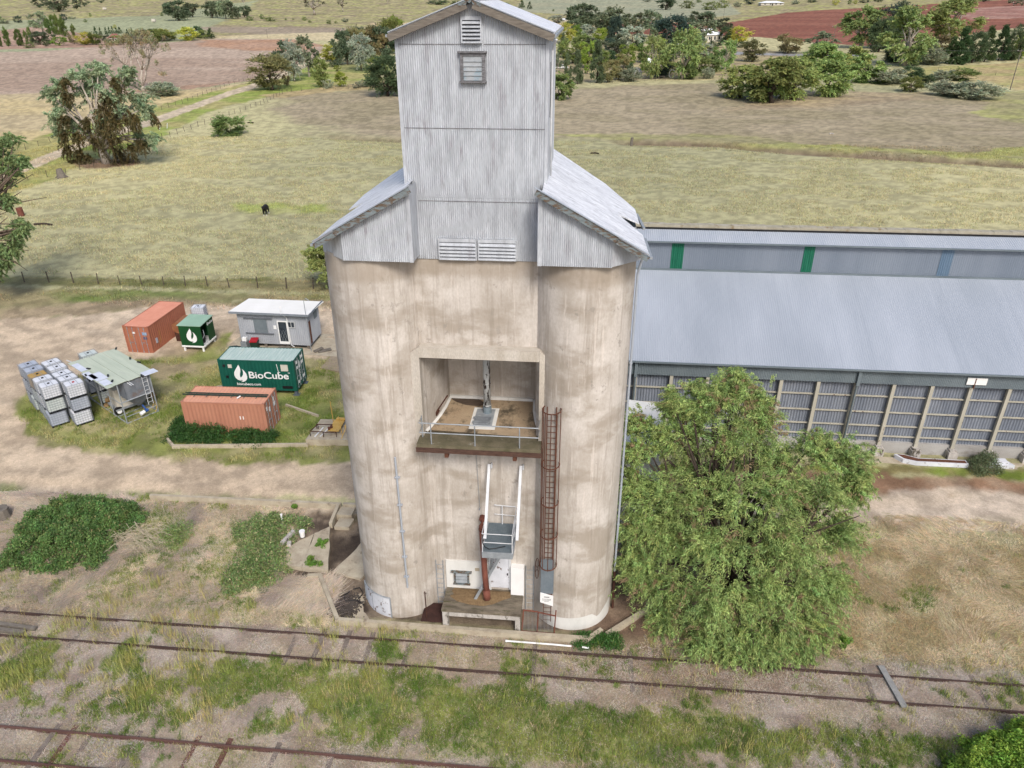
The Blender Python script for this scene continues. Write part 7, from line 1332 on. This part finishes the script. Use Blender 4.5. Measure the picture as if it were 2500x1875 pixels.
thicket('bramble_thicket', 'lower green bramble patch spreading left of the broken slabs', [(500, 1150), (560, 1120), (620, 1110), (655, 1130), (630, 1180), (640, 1240), (600, 1265), (500, 1290), (470, 1240), (530, 1200)], .4, 20000, .12, .045, S(112, 134, 80), 42, droop=.0, var=.4, cvar=.35, alt=S(180, 168, 130), altp=.10)
thicket('bramble_thicket', 'small weedy green patch in the dry canes between the two bramble mounds', [(340, 1150), (400, 1130), (430, 1150), (400, 1190), (350, 1190)], .3, 2600, .12, .035, S(122, 142, 84), 43, droop=0, var=.35)
thicket('ivy_bush', 'dark green creeper growing along the foot of the near orange container', [(365, 950), (380, 915), (420, 905), (450, 920), (520, 935), (600, 945), (590, 962), (480, 958), (400, 960)], .75, 26000, .10, .06, S(52, 84, 38), 44, droop=.1, var=.35, cvar=.3)
thicket('kerb_weeds', 'dark green weeds beside the right end of the white pipe', [(1240, 1378), (1290, 1372), (1340, 1385), (1310, 1400), (1250, 1402)], .5, 6000, .09, .04, S(62, 98, 44), 45, droop=0, var=.3)
thicket('shed_weeds', 'grey green weeds growing at the foot of the shed ledge', [(2085, 1005), (2110, 990), (2150, 1000), (2160, 1022), (2110, 1030)], 1.1, 5000, .11, .04, S(92, 104, 74), 46, droop=0, var=.3)
thicket('corner_bush', 'bright green bush filling the bottom right corner beside the rails', [(2040, 1665), (2060, 1610), (2110, 1585), (2212, 1570), (2330, 1580), (2330, 1800), (2050, 1800)], 1.5, 60000, .11, .05, S(124, 154, 62), 47, droop=.1, var=.32, cvar=.28)
for i, (x, y, r, lb) in enumerate(((697, 1183, .38, 'upper small green weed rooted in the broken slab'), (678, 1225, .42, 'lower small green weed at the broken slab edge'), (638, 1098, .22, 'tiny green weed on the bare earth above the slabs'), (1820, 1395, .35, 'tall dark weed stalk standing in the dry grass right of the pepper tree'))):
    P = at(x, y, K); rs = np.random.default_rng(60+i); C = [(rs.normal(0, r*.4), rs.normal(0, r*.4), r*rs.uniform(.4, 1.4), r*.4) for _ in range(9)]; V, c = leafmesh(C, 700, .12, .05, S(96, 128, 52), rs, droop=0)
    t = thing('weed', lb, 'weed', P); rawmesh('leaves', V, np.arange(len(V)).reshape(-1, 3), M['leaf0'], t, c); m = MB(); [m.tube([(0, 0, 0), (q[0], q[1], q[2])], .012, 4, False) for q in C]; m.build('stem', M['barkd'], t)
rs = np.random.default_rng(77); P = at(292, 1165, K); m = MB()
for i in range(60):
    a = rs.uniform(-.7, .7)+(pi if rs.random() < .4 else 0); L_ = rs.uniform(.7, 1.9); b = (P[0]+rs.normal(0, .5), P[1]+rs.normal(0, .5)); m.tube([(b[0], b[1], P[2]+.1), (b[0]+.5*L_*cos(a), b[1]+.5*L_*sin(a), P[2]+.4+.2*rs.random()), (b[0]+L_*cos(a), b[1]+L_*sin(a), P[2]+.12)], .012, 4, False)
o = m.build('fallen_canes', M['straw']); tag(o, 'tangle of bleached fallen canes right of the large bramble mound', 'canes'); kind(o, 'stuff')
P = at(8, 1118, K); m = MB(); m.tube([tuple(P), (P[0], P[1], P[2]+.7)], [.5, .42], 10); tag(m.build('tree_stump', M['timber']), 'old grey sawn stump at the left edge above the brambles', 'stump')
